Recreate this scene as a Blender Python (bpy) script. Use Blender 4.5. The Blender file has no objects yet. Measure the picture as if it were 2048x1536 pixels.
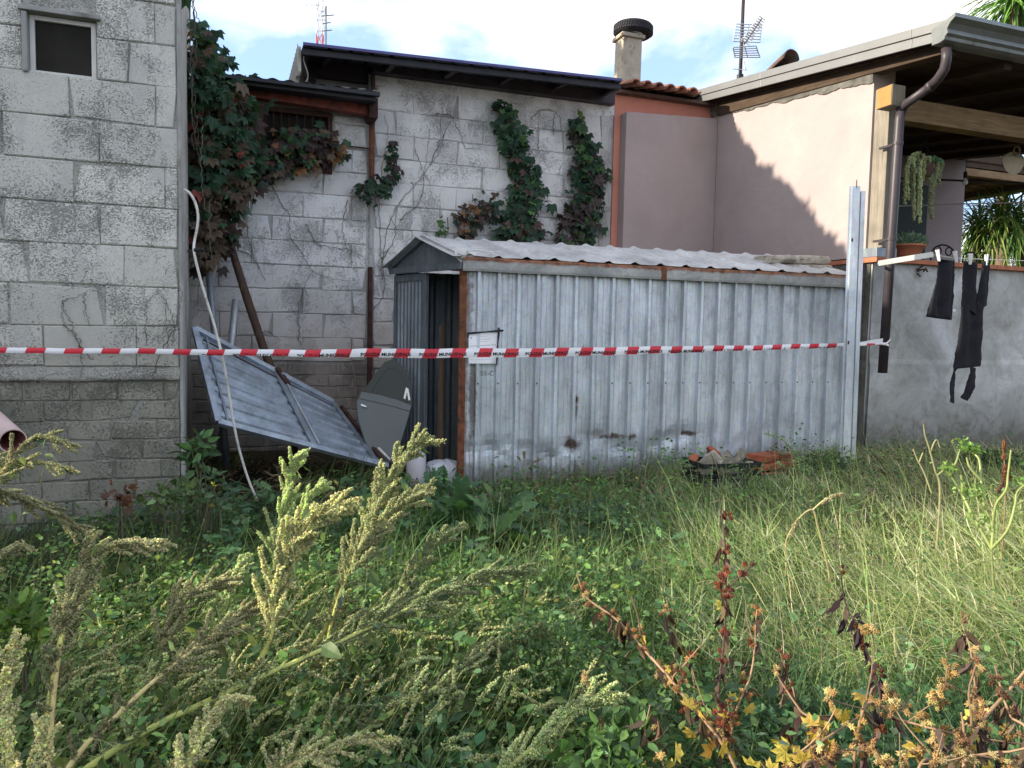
import bpy, math, random
import numpy as np
from mathutils import Vector, noise as mnoise

S = bpy.context.scene
COL = S.collection
rnd = random.Random(7)
rng = np.random.default_rng(11)

# ------------------------------------------------------------------ camera
CF = 1500.0
CAMZ = 1.4
TH = math.atan((768 - 665) / CF)
PH = 0.02
vF = Vector((0, math.cos(TH), -math.sin(TH)))
vR0 = Vector((1, 0, 0)); vU0 = Vector((0, math.sin(TH), math.cos(TH)))
vR = vR0 * math.cos(PH) + vU0 * math.sin(PH)
vU = vU0 * math.cos(PH) - vR0 * math.sin(PH)
CAM = Vector((0, 0, CAMZ))
cam = bpy.data.cameras.new('camera')
camo = bpy.data.objects.new('camera', cam)
COL.objects.link(camo)
from mathutils import Matrix
m3 = Matrix((vR, vU, -vF)).transposed()
camo.matrix_world = Matrix.Translation(CAM) @ m3.to_4x4()
cam.sensor_width = 36.0
cam.lens = CF / 2048 * 36
cam.clip_start = 0.05
cam.clip_end = 1000
S.camera = camo

# ------------------------------------------------------------------ light
SUN_EL = math.radians(22.5)
SUN_H = Vector((-0.984, -0.177, 0)).normalized()
w = bpy.data.worlds.new('World'); S.world = w; w.use_nodes = True
nt = w.node_tree; N = nt.nodes; Lk = nt.links
bg = N['Background']; bg.inputs[1].default_value = 0.15
sky = N.new('ShaderNodeTexSky'); sky.sky_type = 'NISHITA'; sky.sun_disc = False
sky.sun_elevation = SUN_EL; sky.sun_rotation = math.atan2(SUN_H.x, SUN_H.y) % (2 * math.pi)
sky.altitude = 50; sky.air_density = 1.0; sky.dust_density = 1.2; sky.ozone_density = 2.0
tc = N.new('ShaderNodeTexCoord')
mp = N.new('ShaderNodeMapping'); mp.inputs['Scale'].default_value = (1.0, 1.0, 1.9)
mp.inputs['Location'].default_value = (12.27, 6.3, 0.62)
Lk.new(tc.outputs['Generated'], mp.inputs[0])
n1 = N.new('ShaderNodeTexNoise'); n1.inputs['Scale'].default_value = 2.2; n1.inputs['Detail'].default_value = 9
n1.inputs['Roughness'].default_value = 0.55; n1.inputs['Distortion'].default_value = 0.25
Lk.new(mp.outputs[0], n1.inputs['Vector'])
r1 = N.new('ShaderNodeValToRGB'); r1.color_ramp.elements[0].position = 0.42; r1.color_ramp.elements[1].position = 0.57
Lk.new(n1.outputs['Fac'], r1.inputs[0])
n2 = N.new('ShaderNodeTexNoise'); n2.inputs['Scale'].default_value = 2.6; n2.inputs['Detail'].default_value = 6
Lk.new(mp.outputs[0], n2.inputs['Vector'])
r2 = N.new('ShaderNodeValToRGB')
r2.color_ramp.elements[0].position = 0.3; r2.color_ramp.elements[0].color = (1.95, 1.92, 1.93, 1)
r2.color_ramp.elements[1].position = 0.7; r2.color_ramp.elements[1].color = (3.15, 3.0, 2.82, 1)
Lk.new(n2.outputs['Fac'], r2.inputs[0])
skm = N.new('ShaderNodeMix'); skm.data_type = 'RGBA'; skm.blend_type = 'MIX'; skm.inputs['Factor'].default_value = 0.8
Lk.new(sky.outputs[0], skm.inputs[6]); skm.inputs[7].default_value = (0.78, 1.12, 1.85, 1)
mx = N.new('ShaderNodeMix'); mx.data_type = 'RGBA'
Lk.new(r1.outputs[0], mx.inputs['Factor']); Lk.new(skm.outputs[2], mx.inputs[6]); Lk.new(r2.outputs[0], mx.inputs[7])
Lk.new(mx.outputs[2], bg.inputs[0])

sl = bpy.data.lights.new('sun', 'SUN'); sl.energy = 2.0; sl.angle = math.radians(0.6); sl.color = (1.0, 0.90, 0.74)
so = bpy.data.objects.new('sun', sl); COL.objects.link(so)
sdir = Vector((SUN_H.x * math.cos(SUN_EL), SUN_H.y * math.cos(SUN_EL), math.sin(SUN_EL)))
so.rotation_euler = sdir.to_track_quat('Z', 'Y').to_euler()
so.location = (-8, 0, 12)

S.view_settings.view_transform = 'Standard'; S.view_settings.look = 'None'
S.view_settings.exposure = 2.1; S.view_settings.gamma = 1.0
S.view_settings.use_curve_mapping = False
S.cycles.use_denoising = True
S.cycles.max_bounces = 6; S.cycles.transparent_max_bounces = 6

# ------------------------------------------------------------------ frames and helpers
AN = math.radians(20)
E1 = Vector((math.cos(AN), math.sin(AN), 0)); BK = Vector((-math.sin(AN), math.cos(AN), 0)); ZZ = Vector((0, 0, 1))
def ray(px, py): return vF + vR * ((px - 1024) / CF) + vU * ((768 - py) / CF)
def W(px, py, Y):                       # reading a place off the photograph at a known distance
    d = ray(px, py); return CAM + d * (Y / d.y)
def WS(px, py, D):
    d = ray(px, py); p = CAM + d * (D / d.dot(BK)); return p.dot(E1), p.z
def Q(s, d, z): return E1 * s + BK * d + ZZ * z

def ground_z(x, y):
    t = min(max((y - 3.0) / 3.2, 0), 1); t = t * t * (3 - 2 * t)
    b = 0.13 * t + 0.05 * min(max(x + 0.5, 0), 4) * t
    far = min(max((math.hypot(x, y - 4) - 14) / 10, 0), 1)
    return b * (1 - far) + 0.02 * math.sin(x * 1.9 + 1) * math.cos(y * 1.7) * (1 - far)

class MB:
    def __init__(s): s.v = []; s.f = []; s.m = []; s.c = []
    def add(s, vs, fs, m=0, c=None):
        n = len(s.v); s.v += [tuple(v) for v in vs]
        for f in fs: s.f.append([i + n for i in f]); s.m.append(m)
        s.c += [c if c else (1, 1, 1)] * len(vs)
        return s
    def box(s, s0, s1, d0, d1, z0, z1, m=0, c=None):
        P = [Q(a, b, e) for e in (z0, z1) for b in (d0, d1) for a in (s0, s1)]
        return s.add(P, [(0, 2, 3, 1), (4, 5, 7, 6), (0, 1, 5, 4), (2, 6, 7, 3), (0, 4, 6, 2), (1, 3, 7, 5)], m, c)
    def hexa(s, P, m=0, c=None):         # 8 points: bottom 4 ccw, top 4 ccw
        return s.add(P, [(3, 2, 1, 0), (4, 5, 6, 7), (0, 1, 5, 4), (1, 2, 6, 5), (2, 3, 7, 6), (3, 0, 4, 7)], m, c)
    def bar(s, a, b, wd, ht, up=ZZ, m=0, c=None):
        a = Vector(a); b = Vector(b); t = (b - a).normalized(); x = t.cross(up).normalized(); y = x.cross(t).normalized()
        x = x * wd / 2; y = y * ht / 2
        return s.hexa([a - x - y, a + x - y, a + x + y, a - x + y, b - x - y, b + x - y, b + x + y, b - x + y], m, c)
    def tube(s, pts, r, n=8, m=0, c=None, cap=True, flat=1.0):
        pts = [Vector(p) for p in pts]; k = len(pts)
        rr = r if isinstance(r, (list, tuple)) else [r] * k
        vs = []; fs = []; pr = None
        for i, p in enumerate(pts):
            t = (pts[min(i + 1, k - 1)] - pts[max(i - 1, 0)])
            t = t.normalized() if t.length > 1e-9 else Vector((0, 0, 1))
            if pr is None: x = t.cross(ZZ if abs(t.z) < 0.9 else Vector((1, 0, 0))).normalized()
            else:
                x = pr - t * pr.dot(t)
                x = x.normalized() if x.length > 1e-6 else t.orthogonal().normalized()
            pr = x; y = t.cross(x)
            for j in range(n):
                a = 2 * math.pi * j / n; vs.append(p + (x * math.cos(a) + y * math.sin(a) * flat) * rr[i])
        for i in range(k - 1):
            for j in range(n):
                fs.append((i * n + j, i * n + (j + 1) % n, (i + 1) * n + (j + 1) % n, (i + 1) * n + j))
        if cap: fs.append(tuple(range(n))[::-1]); fs.append(tuple(range((k - 1) * n, k * n)))
        return s.add(vs, fs, m, c)
    def lathe(s, base, prof, n=16, axis=ZZ, m=0, c=None):
        axis = Vector(axis).normalized(); x = axis.orthogonal().normalized(); y = axis.cross(x); vs = []; fs = []
        for (r, h) in prof:
            for j in range(n):
                a = 2 * math.pi * j / n; vs.append(Vector(base) + axis * h + (x * math.cos(a) + y * math.sin(a)) * r)
        for i in range(len(prof) - 1):
            for j in range(n):
                fs.append((i * n + j, i * n + (j + 1) % n, (i + 1) * n + (j + 1) % n, (i + 1) * n + j))
        return s.add(vs, fs, m, c)
    def grid(s, fn, nu, nv, m=0, c=None):
        vs = [fn(i / nu, j / nv) for j in range(nv + 1) for i in range(nu + 1)]
        fs = [(j * (nu + 1) + i, j * (nu + 1) + i + 1, (j + 1) * (nu + 1) + i + 1, (j + 1) * (nu + 1) + i) for j in range(nv) for i in range(nu)]
        return s.add(vs, fs, m, c)

def wpos(o):
    p = Vector((0, 0, 0))
    while o is not None: p += o.location; o = o.parent
    return p

def make(name, mb, mats, parent=None, loc=None, smooth=False, kind=None, thick=None, bevel=None, **props):
    me = bpy.data.meshes.new(name)
    org = Vector(loc) if loc is not None else (wpos(parent) if parent else Vector((0, 0, 0)))
    me.from_pydata([(v[0] - org.x, v[1] - org.y, v[2] - org.z) for v in mb.v], [], mb.f)
    if not isinstance(mats, (list, tuple)): mats = [mats]
    for m in mats: me.materials.append(m)
    if len(mats) > 1: me.polygons.foreach_set('material_index', mb.m)
    if any(c != (1, 1, 1) for c in mb.c):
        a = me.attributes.new('col', 'FLOAT_COLOR', 'POINT')
        a.data.foreach_set('color', np.array([(c[0], c[1], c[2], 1) for c in mb.c], dtype=np.float32).ravel())
    me.update()
    if smooth: me.shade_smooth() if hasattr(me, 'shade_smooth') else me.polygons.foreach_set('use_smooth', [True] * len(me.polygons))
    o = bpy.data.objects.new(name, me); COL.objects.link(o)
    if parent is not None:
        o.parent = parent; o.location = org - wpos(parent)
    else: o.location = org
    if thick:
        md = o.modifiers.new('thickness', 'SOLIDIFY'); md.thickness = thick; md.offset = 0
    if bevel:
        md = o.modifiers.new('edges', 'BEVEL'); md.width = bevel; md.segments = 2; md.limit_method = 'ANGLE'
    if kind: o['kind'] = kind
    for k, v in props.items(): o[k] = v
    return o

def tag(o, label, cat, group=None):
    o['label'] = label; o['category'] = cat
    if group: o['group'] = group
    return o
def thing(name, label, cat, loc, group=None):
    o = bpy.data.objects.new(name, None); COL.objects.link(o); o.location = loc; o.empty_display_size = 0.1
    return tag(o, label, cat, group)

# numpy mesh: list of (V, F(tri), C)
def npmesh(name, chunks, mat, parent=None, kind=None, **props):
    Vs = []; Fs = []; Cs = []; n = 0
    for V, F, C in chunks:
        Vs.append(V); Fs.append(F + n); Cs.append(C); n += len(V)
    V = np.concatenate(Vs).astype(np.float32); F = np.concatenate(Fs).astype(np.int32); C = np.concatenate(Cs).astype(np.float32)
    org = np.array(wpos(parent) if parent is not None else (0, 0, 0), dtype=np.float32)
    V = V - org
    me = bpy.data.meshes.new(name)
    me.vertices.add(len(V)); me.vertices.foreach_set('co', V.ravel())
    me.loops.add(F.size); me.loops.foreach_set('vertex_index', F.ravel())
    me.polygons.add(len(F)); me.polygons.foreach_set('loop_start', np.arange(0, F.size, 3, dtype=np.int32))
    me.polygons.foreach_set('loop_total', np.full(len(F), 3, dtype=np.int32))
    a = me.attributes.new('col', 'FLOAT_COLOR', 'POINT')
    a.data.foreach_set('color', np.concatenate([C, np.ones((len(C), 1), np.float32)], 1).ravel())
    me.update(calc_edges=True); me.validate()
    me.materials.append(mat)
    o = bpy.data.objects.new(name, me); COL.objects.link(o)
    if parent is not None: o.parent = parent
    if kind: o['kind'] = kind
    for k, v in props.items(): o[k] = v
    return o

def inst(T, TF, pos, R, scale, col):      # copies of template T at pos with rotation R (n,3,3)
    n = len(pos); k = len(T)
    sc = scale.reshape(n, 1, -1) if scale.ndim > 1 else scale.reshape(n, 1, 1)
    V = np.einsum('nij,nkj->nki', R, T[None] * sc) + pos[:, None, :]
    F = (TF[None] + (np.arange(n) * k)[:, None, None]).reshape(-1, 3)
    C = np.repeat(col, k, axis=0)
    return V.reshape(-1, 3), F, C
def frames(d, up):                         # rotation with x along d, z near up
    d = d / (np.linalg.norm(d, axis=1, keepdims=True) + 1e-9)
    y = np.cross(up, d); y /= (np.linalg.norm(y, axis=1, keepdims=True) + 1e-9)
    z = np.cross(d, y)
    return np.stack([d, y, z], axis=2)
def scatter_parts(name, T, F, pos, Rm, scale, col, mat, parent, nc=6):
    n = len(pos)
    if n == 0: return
    cen = col[np.linspace(0, n - 1, nc).astype(int)]; idx = np.argmin(((col[:, None] - cen[None]) ** 2).sum(2), 1); mes = []
    for k in range(nc):
        me = bpy.data.meshes.new(name); me.from_pydata(T.tolist(), [], F.tolist()); a = me.attributes.new('col', 'FLOAT_COLOR', 'POINT')
        a.data.foreach_set('color', np.tile(np.array([*cen[k], 1], np.float32), len(T))); me.materials.append(mat); mes.append(me)
    org = np.array(wpos(parent))
    for i in range(n):
        o = bpy.data.objects.new(name, mes[idx[i]]); COL.objects.link(o); o.parent = parent
        m4 = np.eye(4); m4[:3, :3] = Rm[i] * scale[i]; m4[:3, 3] = pos[i] - org; o.matrix_basis = Matrix(m4.tolist())
def pick(cols, n, wts=None, var=0.15):
    cols = np.array(cols, dtype=float); p = None if wts is None else np.array(wts) / np.sum(wts)
    c = cols[rng.choice(len(cols), n, p=p)]
    return np.clip(c * (1 + rng.normal(0, var, (n, 1))) * (1 + rng.normal(0, 0.05, (n, 3))), 0.004, 1)

def A3(v): return np.array(v, dtype=float)
def smooth_path(pts, n):
    P = A3([tuple(p) for p in pts]); k = len(P)
    P = np.vstack([2 * P[0] - P[1], P, 2 * P[-1] - P[-2]]); out = []
    for t in np.linspace(0, k - 1 - 1e-6, n):
        i = int(t); f = t - i; p0, p1, p2, p3 = P[i], P[i + 1], P[i + 2], P[i + 3]
        out.append(.5 * ((2 * p1) + (-p0 + p2) * f + (2 * p0 - 5 * p1 + 4 * p2 - p3) * f * f + (-p0 + 3 * p1 - 3 * p2 + p3) * f ** 3))
    return np.array(out)
# ------------------------------------------------------------------ materials
def nodes(m): return m.node_tree.nodes, m.node_tree.links
def newmat(name, rough=0.8, metal=0.0, spec=0.3):
    m = bpy.data.materials.new(name); m.use_nodes = True
    b = m.node_tree.nodes['Principled BSDF']
    b.inputs['Roughness'].default_value = rough; b.inputs['Metallic'].default_value = metal
    b.inputs['Specular IOR Level'].default_value = spec
    return m, b
def tex(m, kind, scale, detail=5, rough=0.55, vec=None, dist=0, stretch=None):
    n, l = nodes(m)
    src = n.new('ShaderNodeNewGeometry').outputs['Position']
    if stretch:
        mpn = n.new('ShaderNodeMapping'); mpn.inputs['Scale'].default_value = stretch; l.new(src, mpn.inputs[0]); src = mpn.outputs[0]
    if vec is not None: src = vec
    if kind == 'noise':
        t = n.new('ShaderNodeTexNoise'); t.inputs['Detail'].default_value = detail; t.inputs['Roughness'].default_value = rough; t.inputs['Distortion'].default_value = dist
        out = t.outputs['Fac']
    else:
        t = n.new('ShaderNodeTexVoronoi'); out = t.outputs['Distance']
        if kind == 'cell': out = t.outputs['Color']
    t.inputs['Scale'].default_value = scale
    l.new(src, t.inputs['Vector']); return out
def ramp(m, src, stops):
    n, l = nodes(m); r = n.new('ShaderNodeValToRGB'); e = r.color_ramp.elements
    while len(e) < len(stops): e.new(0.5)
    for i, (p, c) in enumerate(stops):
        e[i].position = p; e[i].color = (c, c, c, 1) if not isinstance(c, (tuple, list)) else (*c, 1)
    l.new(src, r.inputs[0]); return r.outputs[0]
def mix(m, fac, a, b, mode='MIX'):
    n, l = nodes(m); x = n.new('ShaderNodeMix'); x.data_type = 'RGBA'; x.blend_type = mode
    for sock, v in ((x.inputs['Factor'], fac), (x.inputs[6], a), (x.inputs[7], b)):
        if isinstance(v, (int, float)): sock.default_value = v
        elif isinstance(v, (tuple, list)): sock.default_value = (*v, 1)
        else: l.new(v, sock)
    return x.outputs[2]
def mathn(m, op, a, b=0.0, clamp=False):
    n, l = nodes(m); x = n.new('ShaderNodeMath'); x.operation = op; x.use_clamp = clamp
    for i, v in enumerate((a, b)):
        if isinstance(v, (int, float)): x.inputs[i].default_value = v
        else: l.new(v, x.inputs[i])
    return x.outputs[0]
def bump(m, b, h, strength=0.4, dist=0.01, prev=None):
    n, l = nodes(m); x = n.new('ShaderNodeBump'); x.inputs['Strength'].default_value = strength; x.inputs['Distance'].default_value = dist
    l.new(h, x.inputs['Height'])
    if prev is not None: l.new(prev, x.inputs['Normal'])
    l.new(x.outputs[0], b.inputs['Normal']); return x.outputs[0]
def objrand(m):
    n, l = nodes(m); return n.new('ShaderNodeObjectInfo').outputs['Random']
def setc(m, b, c):
    if isinstance(c, (tuple, list)): b.inputs['Base Color'].default_value = (*c, 1)
    else: m.node_tree.links.new(c, b.inputs['Base Color'])

def plain(name, c, rough=0.7, metal=0.0, var=0.25, scale=6, bs=0.0, bscale=60, bdist=0.004, dirt=None, stretch=None, spec=0.3):
    m, b = newmat(name, rough, metal, spec)
    t = tex(m, 'noise', scale, 6, 0.6, stretch=stretch)
    lo = tuple(x * (1 - var) for x in c); hi = tuple(min(1, x * (1 + var)) for x in c)
    col = ramp(m, t, [(0.3, lo), (0.7, hi)])
    if dirt:
        t2 = tex(m, 'noise', dirt[1], 8, 0.7, dist=0.6)
        col = mix(m, ramp(m, t2, [(dirt[2], 0.0), (dirt[2] + 0.12, 1.0)]), col, dirt[0])
    setc(m, b, col)
    if bs: bump(m, b, tex(m, 'noise', bscale, 5, 0.65, stretch=stretch), bs, bdist)
    return m

def block_mat(name, c, dark, pit=0.8, stain=(0.16, 0.17, 0.14), zlow=None, pitscale=95):
    m, b = newmat(name, 0.92, 0, 0.15)
    r = objrand(m)
    base = mix(m, r, tuple(x * 0.78 for x in c), tuple(min(1, x * 1.08) for x in c))
    big = tex(m, 'noise', 1.5, 8, 0.7, dist=1.2)
    base = mix(m, mathn(m, 'MULTIPLY', ramp(m, big, [(0.46, 0.0), (0.66, 1.0)]), 0.34), base, stain)
    smear = tex(m, 'noise', 3.2, 7, 0.62, dist=0.9, stretch=(1.8, 1.8, 0.55))
    sm = ramp(m, smear, [(0.56, 0.0), (0.60, 1.0)])
    mid = tex(m, 'noise', 11, 7, 0.75)
    base = mix(m, mathn(m, 'MULTIPLY', ramp(m, mid, [(0.42, 0.0), (0.75, 1.0)]), 0.22), base, dark)
    grain = tex(m, 'noise', 170, 3, 0.6)
    base = mix(m, 0.22, base, ramp(m, grain, [(0.35, 0.4), (0.65, 1.0)]), 'MULTIPLY')
    pits = tex(m, 'noise', pitscale, 5, 0.75, dist=0.6, stretch=(1, 1, 1.5))
    dens = tex(m, 'noise', 2.6, 5, 0.65)
    pv = mathn(m, 'ADD', pits, mathn(m, 'MULTIPLY', mathn(m, 'SUBTRACT', dens, 0.56), 0.55))
    pv = mathn(m, 'ADD', pv, mathn(m, 'MULTIPLY', mathn(m, 'SUBTRACT', 0.5, r), 0.05))
    pm = mathn(m, 'MULTIPLY', ramp(m, pv, [(0.355, 1.0), (0.425, 0.0)]), mathn(m, 'SUBTRACT', 1.0, mathn(m, 'MULTIPLY', sm, 0.85)))
    base = mix(m, mathn(m, 'MULTIPLY', pm, pit * 0.7), base, tuple(x * 0.42 for x in dark))
    base = mix(m, mathn(m, 'MULTIPLY', sm, 0.38), base, tuple(0.8 * x + 0.04 for x in stain))
    if zlow:                                     # lower tone blended in towards the ground, edge broken by noise
        n, l = nodes(m); g = n.new('ShaderNodeNewGeometry'); sx = n.new('ShaderNodeSeparateXYZ'); l.new(g.outputs['Position'], sx.inputs[0])
        zz = mathn(m, 'ADD', sx.outputs[2], mathn(m, 'MULTIPLY', mathn(m, 'SUBTRACT', big, 0.5), 1.2))
        base = mix(m, ramp(m, mathn(m, 'DIVIDE', zz, 4.0), [(zlow[0] / 4, 0.85), (zlow[1] / 4, 0.0)]), base, zlow[2])
    setc(m, b, base)
    h = mathn(m, 'SUBTRACT', mathn(m, 'MULTIPLY', grain, 0.5), mathn(m, 'MULTIPLY', pm, 1.0))
    bump(m, b, mathn(m, 'ADD', h, mathn(m, 'MULTIPLY', mid, 0.9)), 0.85, 0.009)
    return m

M = {}
M['block_left'] = block_mat('weathered_block', (0.78, 0.77, 0.70), (0.36, 0.36, 0.33), 0.9, (0.50, 0.505, 0.48), (0.2, 1.9, (0.28, 0.26, 0.22)))
M['brick_left'] = block_mat('mossy_block', (0.36, 0.345, 0.29), (0.17, 0.17, 0.14), 0.6, (0.17, 0.185, 0.13))
M['block_back'] = block_mat('whitewashed_block', (0.95, 0.925, 0.91), (0.60, 0.59, 0.57), 0.85, (0.78, 0.765, 0.75), (1.15, 2.0, (0.56, 0.50, 0.45)), 80)
M['brick_back'] = block_mat('bare_block', (0.42, 0.37, 0.32), (0.18, 0.17, 0.14), 0.6, (0.13, 0.12, 0.10))
M['mortar'] = block_mat('mortar', (0.58, 0.57, 0.52), (0.30, 0.30, 0.28), 0.6, (0.28, 0.28, 0.26), (0.3, 1.5, (0.17, 0.16, 0.13)))
M['mortar_back'] = block_mat('grey_mortar', (0.66, 0.65, 0.63), (0.40, 0.39, 0.37), 0.5, (0.4, 0.39, 0.37), (0.9, 1.9, (0.28, 0.25, 0.22)))
M['render'] = plain('smooth_render', (0.33, 0.33, 0.32), 0.9, 0, 0.2, 5, 0.3, 40, dirt=((0.17, 0.16, 0.14), 3, 0.55))
def plaster():
    m, b = newmat('pink_plaster', 0.93, 0, 0.12); c = (0.41, 0.338, 0.325)
    t = tex(m, 'noise', 1.4, 8, 0.65, dist=0.8); t2 = tex(m, 'noise', 2.2, 8, 0.7, stretch=(4, 4, 0.35)); t3 = tex(m, 'noise', 9, 9, 0.75)
    col = ramp(m, t, [(0.3, tuple(x * .88 for x in c)), (0.7, tuple(x * 1.06 for x in c))])
    col = mix(m, mathn(m, 'MULTIPLY', ramp(m, t2, [(0.52, 0.0), (0.74, 1.0)]), 0.35), col, (0.36, 0.30, 0.28))
    col = mix(m, mathn(m, 'MULTIPLY', ramp(m, t3, [(0.60, 0.0), (0.72, 1.0)]), 0.3), col, (0.40, 0.33, 0.30))
    setc(m, b, col); p_ = bump(m, b, tex(m, 'noise', 260, 3, 0.6), 0.3, 0.002); bump(m, b, tex(m, 'noise', 3.5, 5, 0.6, stretch=(1, 1, 2)), 0.35, 0.02, p_); return m
M['pink'] = plaster()
M['salmon'] = plain('salmon_plaster', (0.62, 0.26, 0.19), 0.9, 0, 0.1, 3, 0.2, 120, 0.002, dirt=((0.42, 0.22, 0.17), 7, 0.6))
M['pinkedge'] = plain('pink_plaster_side', (0.36, 0.28, 0.27), 0.92, 0, 0.06, 3, 0.2, 120, 0.002)
def garden():
    m, b = newmat('cement_render', 0.93, 0, 0.15)
    t = tex(m, 'noise', 1.6, 9, 0.68, dist=0.7); t2 = tex(m, 'noise', 5.5, 9, 0.7, dist=1.0)
    col = ramp(m, t, [(0.28, (0.27, 0.26, 0.24)), (0.45, (0.44, 0.44, 0.42)), (0.56, (0.56, 0.56, 0.555)), (0.72, (0.70, 0.70, 0.72))])
    col = mix(m, mathn(m, 'MULTIPLY', ramp(m, t2, [(0.48, 0.0), (0.66, 1.0)]), 0.45), col, (0.26, 0.25, 0.23))
    n, l = nodes(m); g = n.new('ShaderNodeNewGeometry'); sx = n.new('ShaderNodeSeparateXYZ'); l.new(g.outputs['Position'], sx.inputs[0])
    zz = mathn(m, 'ADD', sx.outputs[2], mathn(m, 'MULTIPLY', mathn(m, 'SUBTRACT', t2, 0.5), 1.0))
    col = mix(m, ramp(m, mathn(m, 'DIVIDE', zz, 3.0), [(0.15, 0.85), (0.32, 0.0)]), col, (0.10, 0.095, 0.07))
    setc(m, b, col); bump(m, b, tex(m, 'noise', 55, 7, 0.7), 0.5, 0.006); return m
M['garden'] = garden()
M['dark_conc'] = plain('rough_dark_concrete', (0.13, 0.125, 0.11), 0.95, 0, 0.45, 9, 0.9, 25, 0.02)
M['terracotta'] = plain('terracotta', (0.42, 0.155, 0.085), 0.85, 0, 0.25, 9, 0.3, 60, dirt=((0.24, 0.12, 0.08), 6, 0.58))
M['tile'] = plain('roof_tile', (0.38, 0.17, 0.115), 0.9, 0, 0.3, 8, 0.4, 50, dirt=((0.13, 0.11, 0.09), 7, 0.52))
M['tile_old'] = plain('mossy_roof_tile', (0.13, 0.075, 0.06), 0.95, 0, 0.4, 9, 0.5, 50, dirt=((0.07, 0.07, 0.045), 9, 0.5))
def galv(name, c, rough, streak=True, spots=(), rustedge=None, dirt=0.35, metal=0.7, mud=False):
    m, b = newmat(name, rough, metal, 0.5)
    t = tex(m, 'noise', 3.0, 7, 0.6, stretch=(2.2, 2.2, 0.45) if streak else None)
    t3 = tex(m, 'noise', 28, 5, 0.6, stretch=(1.5, 1.5, 0.25) if streak else None)
    sp = tex(m, 'cell', 60)
    col = ramp(m, t, [(0.3, tuple(x * 0.66 for x in c)), (0.55, c), (0.72, tuple(min(1, x * 1.28) for x in c))])
    col = mix(m, 0.35, col, ramp(m, t3, [(0.3, 0.55), (0.6, 1.0)]), 'MULTIPLY')
    col = mix(m, 0.12, col, sp, 'MULTIPLY')
    d = tex(m, 'noise', 6.5, 9, 0.75, dist=1.2)
    dm = mathn(m, 'MULTIPLY', ramp(m, d, [(0.52, 0.0), (0.72, 1.0)]), dirt)
    col = mix(m, dm, col, (0.16, 0.14, 0.12))
    n, l = nodes(m); tcn = n.new('ShaderNodeTexCoord')
    acc = None
    jit = n.new('ShaderNodeTexNoise'); jit.inputs['Scale'].default_value = 22; jit.inputs['Detail'].default_value = 6; l.new(tcn.outputs['Object'], jit.inputs['Vector'])
    for (p, rx, rz, st) in spots:
        v1 = n.new('ShaderNodeVectorMath'); v1.operation = 'SUBTRACT'; l.new(tcn.outputs['Object'], v1.inputs[0]); v1.inputs[1].default_value = p
        v2 = n.new('ShaderNodeVectorMath'); v2.operation = 'DIVIDE'; l.new(v1.outputs[0], v2.inputs[0]); v2.inputs[1].default_value = (rx, rx, rz)
        v3 = n.new('ShaderNodeVectorMath'); v3.operation = 'LENGTH'; l.new(v2.outputs[0], v3.inputs[0])
        q = mathn(m, 'ADD', v3.outputs['Value'], mathn(m, 'MULTIPLY', mathn(m, 'SUBTRACT', jit.outputs['Fac'], 0.5), 1.6))
        k = mathn(m, 'MULTIPLY', ramp(m, q, [(0.45, 1.0), (0.95, 0.0)]), st)
        acc = k if acc is None else mathn(m, 'MAXIMUM', acc, k)
    if acc is not None: col = mix(m, acc, col, (0.075, 0.04, 0.022))
    if mud:
        so_ = n.new('ShaderNodeSeparateXYZ'); l.new(tcn.outputs['Object'], so_.inputs[0])
        mn = tex(m, 'noise', 7, 8, 0.75); q = mathn(m, 'ADD', so_.outputs[2], mathn(m, 'MULTIPLY', mathn(m, 'SUBTRACT', mn, 0.5), 0.7))
        col = mix(m, mathn(m, 'MULTIPLY', ramp(m, q, [(0.10, 1.0), (0.28, 0.0)]), 0.55), col, (0.15, 0.125, 0.10))
        st_ = tex(m, 'noise', 5, 6, 0.7, stretch=(7, 7, 0.25)); q2 = mathn(m, 'ADD', so_.outputs[2], mathn(m, 'MULTIPLY', mathn(m, 'SUBTRACT', st_, 0.5), 2.4))
        col = mix(m, mathn(m, 'MULTIPLY', ramp(m, mathn(m, 'DIVIDE', q2, 2.6), [(0.70, 0.0), (0.82, 1.0)]), 0.42), col, (0.24, 0.15, 0.09))
    metalv = None
    if rustedge:
        axis, lo, hi = rustedge
        sx = n.new('ShaderNodeVectorMath'); sx.operation = 'DOT_PRODUCT'; l.new(tcn.outputs['Object'], sx.inputs[0]); sx.inputs[1].default_value = axis
        q = mathn(m, 'ADD', sx.outputs['Value'], mathn(m, 'MULTIPLY', mathn(m, 'SUBTRACT', tex(m, 'noise', 9, 8, 0.7), 0.5), abs(hi - lo) * 3.0))
        mr = n.new('ShaderNodeMapRange'); l.new(q, mr.inputs[0]); mr.inputs[1].default_value = lo; mr.inputs[2].default_value = hi
        mr.inputs[3].default_value = 1; mr.inputs[4].default_value = 0; mr.clamp = True
        rc = ramp(m, jit.outputs['Fac'], [(0.35, (0.09, 0.035, 0.018)), (0.6, (0.30, 0.115, 0.05))])
        col = mix(m, mr.outputs[0], col, rc)
        acc = mr.outputs[0] if acc is None else mathn(m, 'MAXIMUM', acc, mr.outputs[0])
    if acc is not None:
        l.new(mathn(m, 'MULTIPLY', mathn(m, 'SUBTRACT', 1.0, acc), metal), b.inputs['Metallic'])
    setc(m, b, col)
    l.new(ramp(m, d, [(0.3, rough - 0.06), (0.75, min(1, rough + 0.25))]), b.inputs['Roughness'])
    bump(m, b, tex(m, 'noise', 12, 6, 0.6), 0.25, 0.006)
    return m
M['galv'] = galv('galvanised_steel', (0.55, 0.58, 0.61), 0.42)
M['galv_panel'] = galv('blue_grey_steel', (0.42, 0.48, 0.55), 0.45)
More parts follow.
